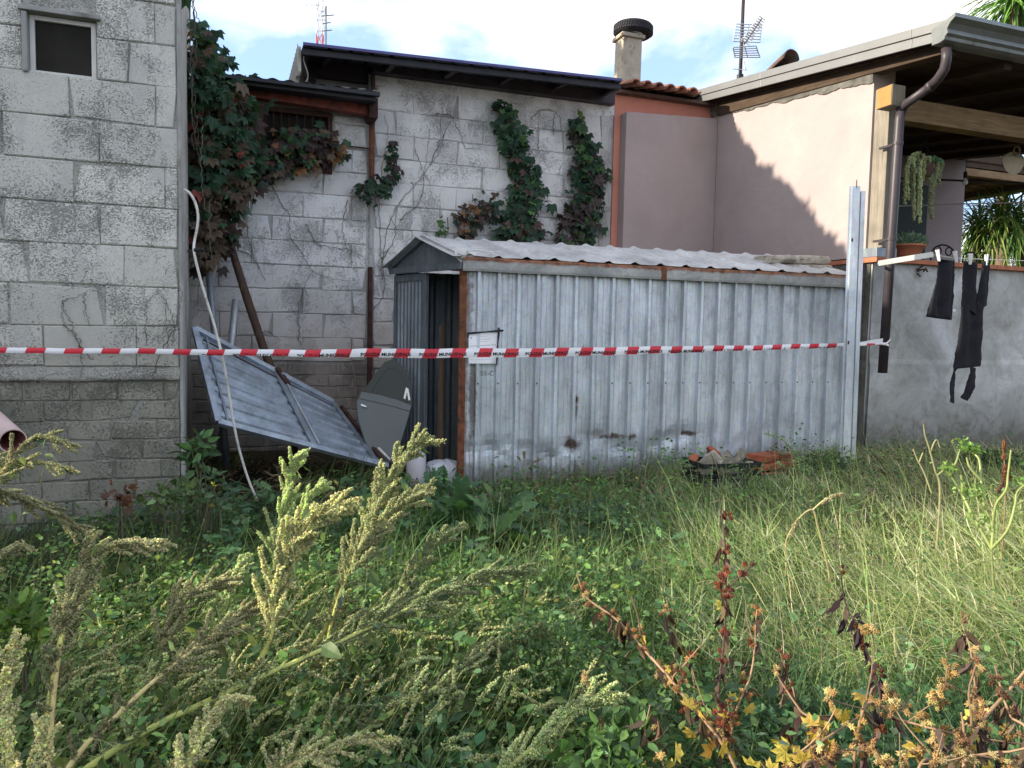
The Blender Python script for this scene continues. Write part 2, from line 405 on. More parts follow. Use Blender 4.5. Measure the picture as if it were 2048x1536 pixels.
M['galv_dark'] = galv('dull_galvanised_steel', (0.30, 0.34, 0.38), 0.5)
M['galv_new'] = galv('bright_galvanised_steel', (0.66, 0.70, 0.75), 0.33, dirt=0.15)
M['roofmetal'] = galv('weathered_roof_sheet', (0.58, 0.575, 0.56), 0.55, False, dirt=0.3, metal=0.35)
M['rust'] = plain('rusty_steel', (0.19, 0.075, 0.04), 0.9, 0.1, 0.5, 18, 0.5, 60, dirt=((0.06, 0.04, 0.035), 9, 0.5))
M['rustdark'] = plain('dark_rusty_steel', (0.07, 0.035, 0.028), 0.85, 0.1, 0.5, 14, 0.5, 60)
M['fascia_dark'] = plain('dark_brown_sheet', (0.045, 0.036, 0.042), 0.55, 0.2, 0.3, 6, 0.1, 40)
M['soffit'] = plain('dark_corrugated_roofing', (0.035, 0.036, 0.042), 0.6, 0.2, 0.3, 6, 0.1, 40)
M['blueedge'] = plain('blue_painted_edge', (0.09, 0.085, 0.22), 0.5, 0.1, 0.2)
M['cream'] = plain('cream_sheet', (0.52, 0.50, 0.44), 0.7, 0, 0.15, 5)
M['greenish'] = plain('greyish_panel', (0.30, 0.31, 0.28), 0.8, 0, 0.12, 5)
M['redbeam'] = plain('red_painted_beam', (0.27, 0.075, 0.055), 0.8, 0, 0.3, 6, 0.2, 40, dirt=((0.10, 0.05, 0.045), 5, 0.5))
M['greymetal'] = plain('grey_coated_sheet', (0.20, 0.20, 0.195), 0.45, 0.35, 0.08, 3, spec=0.5)
M['greymetal_dk'] = plain('grey_coated_gutter', (0.20, 0.21, 0.20), 0.35, 0.45, 0.15, 8, dirt=((0.12, 0.12, 0.1), 9, 0.58), spec=0.5)
M['downpipe'] = plain('brown_grey_shaded_pipe', (0.05, 0.040, 0.046), 0.45, 0.0, 0.2, 7, spec=0.35)  # colour darkened to stand in for the post's shade on the pipe
def wood(name, c, var=0.35, axis='z', rough=0.85):
    st = {'z': (14, 14, 1.0), 's': (1.2, 1.2, 16), 'x': (1.5, 14, 14)}[axis]
    m, b = newmat(name, rough, 0, 0.2)
    t = tex(m, 'noise', 2.5, 8, 0.65, dist=0.6, stretch=st); t2 = tex(m, 'noise', 3, 6, 0.6)
    col = ramp(m, t, [(0.3, tuple(x * (1 - var) for x in c)), (0.7, tuple(min(1, x * (1 + var)) for x in c))])
    col = mix(m, mathn(m, 'MULTIPLY', ramp(m, t2, [(0.45, 0.0), (0.7, 1.0)]), 0.5), col, tuple(x * 0.45 for x in c))
    setc(m, b, col); bump(m, b, t, 0.4, 0.004); return m
M['post'] = wood('weathered_timber', (0.25, 0.22, 0.175))
M['beam'] = wood('pine_beam', (0.27, 0.18, 0.10), 0.35, 's')
M['beamend'] = plain('sawn_beam_end', (0.40, 0.20, 0.065), 0.8, 0, 0.15, 12, 0.2, 60)
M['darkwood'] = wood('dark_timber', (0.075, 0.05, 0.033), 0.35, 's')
M['plank'] = wood('grey_brown_plank', (0.13, 0.085, 0.055))
M['pole_wood'] = wood('brown_pole', (0.085, 0.055, 0.04))
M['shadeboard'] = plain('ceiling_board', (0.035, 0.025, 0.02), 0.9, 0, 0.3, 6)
M['white'] = plain('white_plastic', (0.72, 0.72, 0.72), 0.5, 0, 0.06, 5)
M['offwhite'] = plain('off_white_paint', (0.62, 0.615, 0.58), 0.7, 0, 0.12, 9, 0.2, 50, dirt=((0.35, 0.33, 0.29), 12, 0.62))
M['conduit'] = plain('dirty_white_conduit', (0.62, 0.61, 0.57), 0.55, 0, 0.2, 9, dirt=((0.17, 0.14, 0.11), 8, 0.54))
M['black'] = plain('black_plastic', (0.014, 0.014, 0.016), 0.5, 0, 0.2)
M['cloth'] = plain('black_cloth', (0.016, 0.016, 0.020), 0.95, 0, 0.3, 10, 0.5, 30, 0.01)
M['rubber'] = plain('tyre_rubber', (0.028, 0.027, 0.032), 0.75, 0, 0.25, 10, 0.4, 60)
M['chim'] = plain('chimney_cement', (0.42, 0.37, 0.29), 0.92, 0, 0.2, 7, 0.4, 70, dirt=((0.17, 0.14, 0.11), 10, 0.56))
M['interior'] = plain('shed_darkness_sheet', (0.02, 0.02, 0.022), 0.8, 0.0, 0.2)  # near-black colour stands in for the dark of unlit interiors
M['green_door'] = plain('dark_green_door', (0.008, 0.028, 0.02), 0.6, 0, 0.1)
M['cargrey'] = plain('dark_grey_car_paint', (0.10, 0.115, 0.12), 0.38, 0.3, 0.12, 3, dirt=((0.13, 0.12, 0.1), 4, 0.6), spec=0.5)
M['carglass'] = plain('dusty_green_glass', (0.012, 0.022, 0.018), 0.4, 0, 0.2, 4, spec=0.5)
M['pinkpvc'] = plain('dusty_pink_pipe', (0.58, 0.44, 0.42), 0.55, 0, 0.1, 6)
M['pinkpvc_in'] = plain('pipe_inside', (0.30, 0.11, 0.10), 0.7, 0, 0.15, 8)
M['bag'] = plain('white_plastic_bag', (0.55, 0.56, 0.60), 0.35, 0, 0.1, 6, 0.5, 14, 0.03)
M['cyl'] = plain('pale_cylinder', (0.55, 0.53, 0.55), 0.5, 0, 0.1, 6)
M['slab'] = plain('weathered_slab', (0.43, 0.385, 0.31), 0.95, 0, 0.3, 9, 0.8, 35, 0.012, dirt=((0.17, 0.155, 0.12), 6, 0.5))
M['rubble'] = plain('rubble_stone', (0.24, 0.21, 0.16), 0.95, 0, 0.35, 9, 0.9, 20, 0.02)
M['brickred'] = plain('terracotta_block', (0.33, 0.10, 0.05), 0.9, 0, 0.25, 9, 0.4, 50)
M['straw'] = plain('woven_straw', (0.50, 0.44, 0.32), 0.85, 0, 0.12, 40, 0.4, 90)
M['iron'] = plain('black_wrought_iron', (0.012, 0.012, 0.013), 0.5, 0.4, 0.2)
M['bulb'] = plain('white_glass_bulb', (0.7, 0.7, 0.66), 0.25, 0, 0.05, spec=0.5)
M['alu'] = plain('aluminium_tube', (0.62, 0.61, 0.60), 0.4, 0.6, 0.1)
M['red'] = plain('red_white_paint_red', (0.5, 0.1, 0.07), 0.6, 0, 0.1)
M['glass'] = plain('dark_window_mesh', (0.02, 0.018, 0.015), 0.6, 0, 0.4, 5, spec=0.15)
M['tape_white'] = plain('white_tape_film', (0.80, 0.80, 0.83), 0.4, 0, 0.03, 12)
M['tape_red'] = plain('red_tape_film', (0.62, 0.035, 0.055), 0.4, 0, 0.06, 12)
M['ink'] = plain('black_print', (0.02, 0.02, 0.025), 0.6, 0, 0.05)
M['paper'] = plain('white_paper', (0.93, 0.92, 0.94), 0.8, 0, 0.03, 12, 0.2, 10)
M['faint'] = plain('grey_print', (0.33, 0.33, 0.35), 0.8, 0, 0.05)
M['graffiti'] = plain('faint_pencil', (0.25, 0.26, 0.26), 0.7, 0.3, 0.1)

def leafmat(name, trans=0.35, rough=0.5, spec=0.3):
    m, b = newmat(name, rough, 0, spec); n, l = nodes(m)
    at = n.new('ShaderNodeAttribute'); at.attribute_name = 'col'
    t = tex(m, 'noise', 45, 3, 0.6)
    c = mix(m, 0.5, at.outputs['Color'], ramp(m, t, [(0.3, 0.55), (0.7, 1.25)]), 'MULTIPLY')
    c = mix(m, 1.0, c, ramp(m, objrand(m), [(0.0, 0.7), (1.0, 1.3)]), 'MULTIPLY')
    l.new(c, b.inputs['Base Color'])
    tr = n.new('ShaderNodeBsdfTranslucent'); l.new(mix(m, 1.0, c, (1.25, 1.35, 0.7), 'MULTIPLY'), tr.inputs[0])
    ms = n.new('ShaderNodeMixShader'); ms.inputs[0].default_value = trans
    l.new(b.outputs[0], ms.inputs[1]); l.new(tr.outputs[0], ms.inputs[2])
    l.new(ms.outputs[0], n['Material Output'].inputs[0]); return m
M['leaf'] = leafmat('leaf')
M['floret'] = leafmat('seed_head', 0.42, 0.8, 0.1)
M['stem'] = leafmat('stem', 0.12, 0.6, 0.2)
M['grass'] = leafmat('grass_blade', 0.38, 0.55, 0.25)
M['bur'] = leafmat('bur', 0.15, 0.8, 0.1)
M['deadleaf'] = leafmat('withered_leaf', 0.15, 0.85, 0.1)
M['vine'] = plain('dry_vine', (0.11, 0.09, 0.07), 0.9, 0, 0.3, 20)
def soil():
    m, b = newmat('soil', 0.97, 0, 0.1)
    t = tex(m, 'noise', 9, 10, 0.75); t2 = tex(m, 'noise', 0.7, 5, 0.6)
    c = ramp(m, t, [(0.3, (0.022, 0.018, 0.012)), (0.7, (0.075, 0.058, 0.038))])
    c = mix(m, mathn(m, 'MULTIPLY', ramp(m, t2, [(0.4, 0.0), (0.6, 1.0)]), 0.5), c, (0.035, 0.05, 0.018))
    setc(m, b, c); bump(m, b, t, 0.9, 0.04); return m
M['soil'] = soil()
# ================================================================== SETTING: ground
def build_ground():
    xs = list(np.concatenate([[-300, -120, -50, -25, -14], np.arange(-9, 11.01, 0.25), [14, 25, 50, 120, 300]]))
    ys = list(np.concatenate([[-300, -120, -50, -20, -8], np.arange(-3, 13.01, 0.25), [16, 25, 50, 120, 300]]))
    mb = MB(); vs = []; nx = len(xs)
    for y in ys:
        for x in xs:
            z = ground_z(x, y) + (0.03 * mnoise.noise(Vector((x * 2.1, y * 2.1, 0))) if -9 <= x <= 11 and -3 <= y <= 13 else 0)
            vs.append((x, y, z))
    fs = [(j * nx + i, j * nx + i + 1, (j + 1) * nx + i + 1, (j + 1) * nx + i) for j in range(len(ys) - 1) for i in range(nx - 1)]
    mb.add(vs, fs)
    return make('ground', mb, M['soil'], smooth=True, kind='structure')
build_ground()

def block_piece(parent, name, s0, s1, z0, z1, d, mat, jit=0.004, g=0.0042, chip=0.0):
    a, b, e, f = s0 + g * 0.6, s1 - g * 0.6, z0 + g, z1 - g * 0.4
    if b - a < 0.03 or f - e < 0.03: return None
    dz = rnd.uniform(-jit, jit); bv = 0.004 + rnd.random() * 0.004
    j = lambda k=0.0055: rnd.uniform(-k, k)
    out = [(a + j(), e + j()), (b + j(), e + j()), (b + j(), f + j()), (a + j(), f + j())]
    if chip and rnd.random() < chip:
        i = rnd.randrange(4); k = rnd.uniform(.015, .045)
        out[i] = (out[i][0] + (k if i in (0, 3) else -k), out[i][1] + (k * .4 if i < 2 else -k * .4))
    fr = [(out[0][0] + bv, out[0][1] + bv), (out[1][0] - bv, out[1][1] + bv), (out[2][0] - bv, out[2][1] - bv), (out[3][0] + bv, out[3][1] - bv)]
    P = [Q(s, d + 0.04, z) for s, z in out] + [Q(s, d + dz + bv * .8, z) for s, z in out] + [Q(s, d + dz + j(0.0015), z) for s, z in fr]
    mb = MB(); F = []
    for i in range(4):
        k = (i + 1) % 4
        F += [(i, k, 4 + k, 4 + i), (4 + i, 4 + k, 8 + k, 8 + i)]
    F.append((8, 9, 10, 11)); mb.add(P, F)
    c = sum(P, Vector()) / 12
    return make(name, mb, mat, parent, loc=c)

def block_rows(parent, d, rows, smin, smax, mat, name='block', holes=(), chip=0.15, ztop=None):
    for (z0, z1, s_ref, per) in rows:
        z1c = min(z1, ztop(s_ref)) if ztop else z1
        k0 = math.floor((smin - s_ref) / per)
        s = s_ref + k0 * per
        while s < smax:
            jl = rnd.uniform(-0.01, 0.01)
            a = max(s, smin); b = min(s + per, smax)
            segs = [(a, b)]
            for (h0, h1, g0, g1) in holes:
                if z0 < g1 - 0.06 and z1 > g0 + 0.06:
                    ns = []
                    for (p, q) in segs:
                        if q <= h0 or p >= h1: ns.append((p, q))
                        else:
                            if p < h0: ns.append((p, h0))
                            if q > h1: ns.append((h1, q))
                    segs = ns
            for (p, q) in segs:
                if q - p > 0.04: block_piece(parent, name, p, q, z0, z1c, d, mat, chip=chip)
            s += per

# ================================================================== LEFT BLOCK BUILDING
LD = 5.15; LS1 = -0.335
LB = thing('block_building', 'tall weathered grey concrete block building at the left with a small window', 'building', Q(LS1, LD, 0))
def left_top(d): return max(3.72, 3.72 + (d - 5.85) * 0.86)
def left_building():
    H0, H1 = -1.168, -0.79; G0, G1 = 2.852, 3.23            # window opening
    mb = MB(); d = LD + 0.012
    # front backing with opening, as four slabs
    mb.box(-6.5, H0, d, LD + 0.2, -0.1, 3.72); mb.box(H1, LS1 - 0.012, d, LD + 0.2, -0.1, 3.72)
    mb.box(H0, H1, d, LD + 0.2, -0.1, G0); mb.box(H0, H1, d, LD + 0.2, G1, 3.72)
    make('wall', mb, M['mortar'], LB)
    # side wall facing the lean-to, rising towards the back
    mb = MB(); a, b = LS1 - 0.2, LS1 - 0.012
    P = [(LD + 0.2, -0.1), (9.6, -0.1), (9.6, left_top(9.6)), (5.85, 3.72), (LD + 0.2, 3.72)]
    sk = lambda q: -0.036 * (q[0] - LD)
    mb.add([Q(b + sk(q), q[0], q[1]) for q in P] + [Q(a + sk(q), q[0], q[1]) for q in P], [(4, 3, 2, 1, 0), (5, 6, 7, 8, 9)] + [(i, (i + 1) % 5, 5 + (i + 1) % 5, 5 + i) for i in range(5)])
    make('side_wall', mb, M['mortar'], LB)
    mb = MB()
    P = [(5.85, 3.725), (9.7, left_top(9.7)), (9.7, left_top(9.7) + 0.1), (5.80, 3.82)]
    mb.box(-6.6, LS1 - 0.02, LD - 0.04, 5.83, 3.722, 3.80)
    mb.hexa([Q(LS1 - 0.02 - 0.036 * (q[0] - LD), q[0], q[1]) for q in P] + [Q(-6.6, q[0], q[1]) for q in P])
    make('roof', mb, M['tile_old'], LB)
    mb = MB(); mb.box(-6.5, -6.3, LD + 0.2, 9.6, -0.1, 4.2); mb.box(-6.3, LS1 - 0.2, 9.4, 9.6, -0.1, 6.5); make('rear_wall', mb, M['mortar'], LB)
    # corner strip of render down the edge
    mb = MB(); n = 60; vs = []; fs = []
    for i in range(n + 1):
        z = -0.1 + 3.81 * i / n; wob = 0.007 * mnoise.noise(Vector((0, 0, z * 6))) + 0.004 * mnoise.noise(Vector((3, 0, z * 25)))
        vs += [Q(LS1 - 0.018 + wob * 0.6, LD - 0.006, z), Q(LS1 + wob, LD + 0.004, z), Q(LS1 - 0.004 + wob, LD + 0.21, z), Q(LS1 - 0.018, LD + 0.03, z)]
        if i < n:
            for k in range(3): fs.append((i * 4 + k, i * 4 + k + 1, i * 4 + 5 + k, i * 4 + 4 + k))
    mb.add(vs, fs); make('corner_render', mb, M['render'], LB)
    base = 1.144; st = 0.2443
    refs = {0: -0.62, 1: -0.90, 2: -0.97, 3: -1.27 + 0.2, 4: -0.79, 5: -0.91, 6: -0.782, 7: -0.945, 8: -0.6, 9: -0.475, 10: -0.7, 11: -0.45}
    rows = [(base + st * k, min(base + st * (k + 1), 3.715), {0: -1.1, 1: -0.77, 2: -1.16, 3: -0.782, 4: -0.925, 5: -0.782, 6: -0.935, 7: -0.62, 8: -0.476, 9: -0.7, 10: -0.95, 11: -0.7}[k], 0.46 if k in (6,) else 0.5) for k in range(12)]
    block_rows(LB, LD, rows, -3.3, LS1 - 0.02, M['block_left'], 'block', [(H0, H1, G0, G1)], chip=0.4)
    brs = [-0.1, 0.02, 0.145, 0.27, 0.39, 0.446, 0.563, 0.683, 0.809, 0.932, 1.05]
    brs = [-0.06, 0.065, 0.19, 0.316, 0.44, 0.563, 0.686, 0.809, 0.932, 1.05]
    rows = [(brs[i], brs[i + 1], -1.0 + (0.13 if i % 2 else 0) + 0.02 * (i % 3), 0.255) for i in range(len(brs) - 1)]
    block_rows(LB, LD + 0.003, rows, -3.3, LS1 - 0.02, M['brick_left'], 'brick', chip=0.3)
    # ledge of cement between bricks and blocks
    def ledge(u, v):
        s = -3.3 + (3.3 + LS1 - 0.02) * u
        nn = mnoise.noise(Vector((s * 5, v * 3, 1))) * 0.008 + mnoise.noise(Vector((s * 23, v * 9, 1))) * 0.006
        prof = [(0.0, 1.050), (-0.018, 1.058), (-0.022, 1.072), (-0.009, 1.10), (0.0, 1.140)]
        p = prof[min(4, int(round(v * 4)))]
        return Q(s, LD + p[0] + nn + (0.01 if v == 0 else 0), p[1] + nn)
    mb = MB(); mb.grid(ledge, 90, 4); make('cement_ledge', mb, M['mortar'], LB, smooth=True)
    # window
    wf = MB(); e = 0.026; d0, d1 = LD + 0.03, LD + 0.07
    h0, h1, g0, g1 = H0 + 0.03, H1 - 0.005, G0 + 0.0, G1 - 0.045
    wf.box(h0, h0 + e, d0, d1, g0, g1); wf.box(h1 - e, h1, d0, d1, g0, g1)
    wf.box(h0 + e, h1 - e, d0, d1, g0, g0 + e * .8); wf.box(h0 + e, h1 - e, d0, d1, g1 - e, g1)
    wo = make('window', wf, M['offwhite'], LB, bevel=0.002)
    g = MB(); g.box(h0 + e, h1 - e, d0 + 0.018, d0 + 0.022, g0 + e * .8, g1 - e); make('pane', g, M['glass'], wo)
    lb = MB(); lb.box(h0 - 0.045, h1 + 0.03, LD - 0.03, LD + 0.1, g1 + 0.004, g1 + 0.032); make('lintel', lb, M['render'], wo, bevel=0.004)
    lj = MB(); lj.box(h0 - 0.03, h0 - 0.002, LD - 0.02, LD + 0.09, g0 - 0.005, g1); make('window_jamb', lj, M['render'], wo, bevel=0.005)
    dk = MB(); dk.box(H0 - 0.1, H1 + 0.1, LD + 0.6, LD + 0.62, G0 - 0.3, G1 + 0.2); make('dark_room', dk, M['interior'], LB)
left_building()

# ================================================================== MIDDLE OUTBUILDINGS
BD = 8.05
LT = thing('lean_to', 'low whitewashed block lean-to with creeper over its window, between the tall buildings', 'lean-to', Q(0.4, BD, 0))
UB = thing('block_workshop', 'whitewashed block workshop with long dark overhanging roof behind the metal shed', 'workshop', Q(2.7, BD, 0))
def middle():
    wS, wE, wB, wT = WS(490, 345, BD)[0], WS(664, 345, BD)[0], 2.99, 3.60
    mb = MB(); d = BD + 0.012
    mb.box(LS1 - 0.14, wS, d, BD + 0.2, -0.1, 3.66); mb.box(wE, 1.30, d, BD + 0.2, -0.1, 3.66)
    mb.box(wS, wE, d, BD + 0.2, -0.1, wB); mb.box(wS, wE, d, BD + 0.2, wT, 3.66)
    make('wall', mb, M['mortar_back'], LT)
    base = 1.062; st = 0.2453; j0 = WS(605, 458, BD)[0]; j1 = WS(645, 458, BD)[0]
    rows = [(base + st * k, min(base + st * (k + 1), 3.6), (j0 if k % 2 == 0 else j1), 0.5) for k in range(0, 11)]
    block_rows(LT, BD, rows, LS1 - 0.13, 1.265, M['block_back'], 'block', [(wS - 0.02, wE + 0.02, wB - 0.02, wT + 0.02)], chip=0.5)
    brs = [0.05 + 0.1235 * i for i in range(9)]
    rows = [(brs[i], brs[i + 1], j0 + (0.13 if i % 2 else 0), 0.26) for i in range(8)]
    block_rows(LT, BD + 0.003, rows, LS1 - 0.13, 1.265, M['brick_back'], 'brick', chip=0.35)
    # window with dark metal frame and bars
    f = MB(); e = 0.045
    f.box(wS, wS + e, BD - 0.03, BD + 0.06, wB, wT); f.box(wE - e, wE, BD - 0.03, BD + 0.06, wB, wT)
    f.box(wS + e, wE - e, BD - 0.03, BD + 0.06, wB, wB + e); f.box(wS + e, wE - e, BD - 0.03, BD + 0.06, wT - e, wT)
    fo = make('window', f, M['rustdark'], LT, bevel=0.003)
    g = MB(); g.box(wS + e, wE - e, BD + 0.05, BD + 0.054, wB + e, wT - e); make('pane', g, M['glass'], fo)
    nb = 9
    for i in range(nb):
        s = wS + e + (wE - wS - 2 * e) * (i + 1) / (nb + 1)
        b = MB(); b.box(s - 0.006, s + 0.006, BD - 0.005, BD + 0.007, wB + e, wT - e); make('bar', b, M['rustdark'], fo)
    # red beam, dark gutter edge and end bracket
    b = MB(); sB0 = LS1 + 0.3; 
    b.hexa([Q(sB0, 7.86, 3.63), Q(1.27, 7.86, 3.585), Q(1.27, 7.98, 3.585), Q(sB0, 7.98, 3.63), Q(sB0, 7.86, 3.74), Q(1.27, 7.86, 3.69), Q(1.27, 7.98, 3.69), Q(sB0, 7.98, 3.74)])
    make('red_beam', b, M['redbeam'], LT, bevel=0.006)
    b = MB(); b.box(1.24, 1.33, 7.78, 8.04, 3.54, 3.74); make('bracket', b, M['rustdark'], LT, bevel=0.006)
    # roof sheets, corrugated, shallow
    b = MB(); z0 = 3.735
    def rf(u, v):
        s = -0.33 + 1.64 * u; d = 7.58 + 2.6 * v
        return Q(s, d, z0 + 0.02 * u + v * 0.25 - 0.012 + 0.010 * math.sin(u * 1.64 / 0.075 * math.pi) )
    b.grid(rf, 132, 3); make('roof_sheet', b, M['soffit'], LT, thick=0.006)
    b = MB(); b.hexa([Q(-0.33, 7.56, 3.685), Q(1.31, 7.56, 3.695), Q(1.31, 7.62, 3.695), Q(-0.33, 7.62, 3.685), Q(-0.33, 7.56, 3.715), Q(1.31, 7.56, 3.73), Q(1.31, 7.62, 3.73), Q(-0.33, 7.62, 3.715)])
    make('eave_trim', b, M['soffit'], LT)
    b = MB(); b.hexa([Q(-0.33, 7.62, 3.66), Q(1.29, 7.62, 3.66), Q(1.29, 8.04, 3.70), Q(-0.33, 8.04, 3.70), Q(-0.33, 7.62, 3.69), Q(1.29, 7.62, 3.69), Q(1.29, 8.04, 3.78), Q(-0.33, 8.04, 3.78)])
    make('soffit', b, M['soffit'], LT)
    # white flashing folded over the end
    b = MB(); 
    b.grid(lambda u, v: Q(0.95 + 0.34 * u, 7.60 + 0.10 * v, 3.75 + 0.02 * mnoise.noise(Vector((u * 6, v * 3, 2)))), 10, 2); make('flashing', b, M['cream'], LT, thick=0.004)
    # rusty posts at the joint of the two walls
    p = MB(); p.tube([Q(1.305, 8.0, WS(738, 345, 8.0)[1] - 0.12), Q(1.305, 8.0, 3.55)], 0.028, 8); make('post', p, M['rust'], LT)
    p = MB(); p.box(1.28, 1.325, 8.0, 8.06, 0.7, 2.06); make('post', p, M['rustdark'], LT, bevel=0.006)
    p = MB(); p.tube([Q(0.95, 8.03, 2.98 + 0.31), Q(1.29, 8.0, 2.98 + 0.30)], 0.009, 6); make('bar', p, M['rustdark'], LT)

    # ---- workshop wall B
    top = 4.06; s0, s1 = 1.34, 4.135
    mb = MB(); mb.box(s0 - 0.06, s1, BD + 0.012, BD + 0.22, -0.1, top); make('wall', mb, M['mortar_back'], UB)
    stB = 0.2475; zb = 2.221
    jA = WS(881, 265, BD)[0]; jB = WS(914, 312, BD)[0]
    rows = []
    for k in range(-9, 7):
        a, b_ = zb + stB * k, zb + stB * (k + 1)
        rows.append((a, min(b_, 3.95), (jA if k % 2 else jB), 0.485))
    block_rows(UB, BD, rows, s0, 3.98, M['block_back'], 'block', chip=0.45)
    # crumbly mortar band along the top and down the right edge
    def band(u, v):
        s = s0 + (s1 - s0) * u
        zlo = 3.94 + 0.025 * mnoise.noise(Vector((s * 4, 0, 0))); return Q(s, BD - 0.004 + 0.006 * mnoise.noise(Vector((s * 14, v * 4, 5))), zlo + (top + 0.03 * mnoise.noise(Vector((s * 9, 3, 0))) - zlo) * v)
    mb = MB(); mb.grid(band, 90, 5); make('mortar_band', mb, M['block_back'], UB, smooth=True)
    def band2(u, v):
        z = 0.1 + 3.9 * v; w0 = 3.975 + 0.02 * mnoise.noise(Vector((z * 5, 0, 3)))
        return Q(w0 + (4.12 - w0) * u, BD - 0.003 + 0.006 * mnoise.noise(Vector((u * 4, z * 9, 5))), z)
    mb = MB(); mb.grid(band2, 5, 90); make('mortar_band', mb, M['mortar_back'], UB, smooth=True)
    # grey infill over the lean-to roof, dark beams
    mb = MB(); sp0 = WS(633, 160, 8.2)[0]; mb.box(sp0, 1.3, 8.2, 8.24, 3.6, 4.02); make('infill_panel', mb, M['greenish'], UB)
    mb = MB(); mb.box(sp0 - 0.1, 1.36, 8.10, 8.19, 3.98, 4.16); mb.box(sp0 - 0.1, sp0 - 0.02, 8.10, 8.19, 3.6, 3.98); make('timber_plate', mb, M['fascia_dark'], UB)
    mb = MB(); mb.box(1.30, 1.335, 8.0, 8.2, 3.72, 4.03); make('end_stop', mb, M['rustdark'], UB)
    mb = MB(); mb.hexa([Q(1.30, 7.93, 4.045), Q(4.08, 7.93, 4.055), Q(4.08, 8.06, 4.055), Q(1.30, 8.06, 4.045), Q(1.30, 7.93, 4.20), Q(4.08, 7.93, 4.24), Q(4.08, 8.06, 4.24), Q(1.30, 8.06, 4.20)])
    make('fascia_board', mb, M['fascia_dark'], UB)
    # roof: corrugated sheet overhanging towards the front
    rs0 = WS(606, 88, 7.5)[0]; rs1 = 3.93
    def roofp(u, v):
        s = rs0 + (rs1 - rs0) * u; d = 7.5 + 3.2 * v
        z = 4.06 + 0.105 * u + 0.32 * v
        ph = (s / 0.2) % 1.0; rib = 0.018 if ph < 0.2 else 0
        return Q(s, d, z + rib - 0.012)
    mb = MB(); mb.grid(roofp, 170, 4); make('roof_sheet', mb, M['soffit'], UB, thick=0.012)
    mb = MB(); mb.hexa([Q(rs0, 7.485, 4.052), Q(rs1, 7.485, 4.157), Q(rs1, 7.50, 4.157), Q(rs0, 7.50, 4.052), Q(rs0, 7.485, 4.078), Q(rs1, 7.485, 4.183), Q(rs1, 7.50, 4.183), Q(rs0, 7.50, 4.078)])
    make('edge_trim', mb, M['blueedge'], UB)
    for i in range(6):
        s = rs0 + 0.25 + i * 0.62
        r = MB(); r.bar(Q(s, 7.55, 4.02 + 0.03 * i * .6), Q(s, 8.3, 4.10 + 0.03 * i * .6), 0.05, 0.055); make('rafter', r, M['fascia_dark'], UB)
    mb = MB(); mb.hexa([Q(rs0, 7.54, 3.985), Q(rs1 + .02, 7.54, 4.09), Q(rs1 + .02, 7.58, 4.09), Q(rs0, 7.58, 3.985), Q(rs0, 7.54, 4.04), Q(rs1 + .02, 7.54, 4.145), Q(rs1 + .02, 7.58, 4.145), Q(rs0, 7.58, 4.04)])
    make('purlin', mb, M['soffit'], UB)
    mb = MB(); mb.hexa([Q(sp0 - .05, 7.93, 4.20), Q(4.0, 7.93, 4.25), Q(4.0, 10.6, 4.5), Q(sp0 - .05, 10.6, 4.4), Q(sp0 - .05, 7.93, 4.22), Q(4.0, 7.93, 4.27), Q(4.0, 10.6, 4.52), Q(sp0 - .05, 10.6, 4.42)]); make('underlay', mb, M['fascia_dark'], UB)
    # cream ribbed sheets closing the left end, and a torn one curling out
    def endp(u, v):
        d = 7.52 + 1.5 * u; ph = (u * 1.5 / 0.16) % 1.0; rib = 0.035 if ph < 0.5 else 0.0
        z0 = 3.86 - 0.30 * u
        return Q(rs0 - 0.01 - rib, d, z0 + (4.07 + 0.1 * u - z0) * v)
    mb = MB(); mb.grid(endp, 96, 2); make('end_cladding', mb, M['cream'], UB, thick=0.004)
    mb = MB(); mb.grid(lambda u, v: Q(rs0 + 0.02 + 0.05 * math.sin(v * 5) * (1 - v) + 0.03 * u, 7.6 + 0.5 * u, 3.74 + 0.3 * v), 6, 10); make('torn_flashing', mb, M['cream'], UB, thick=0.004, smooth=True)
middle()

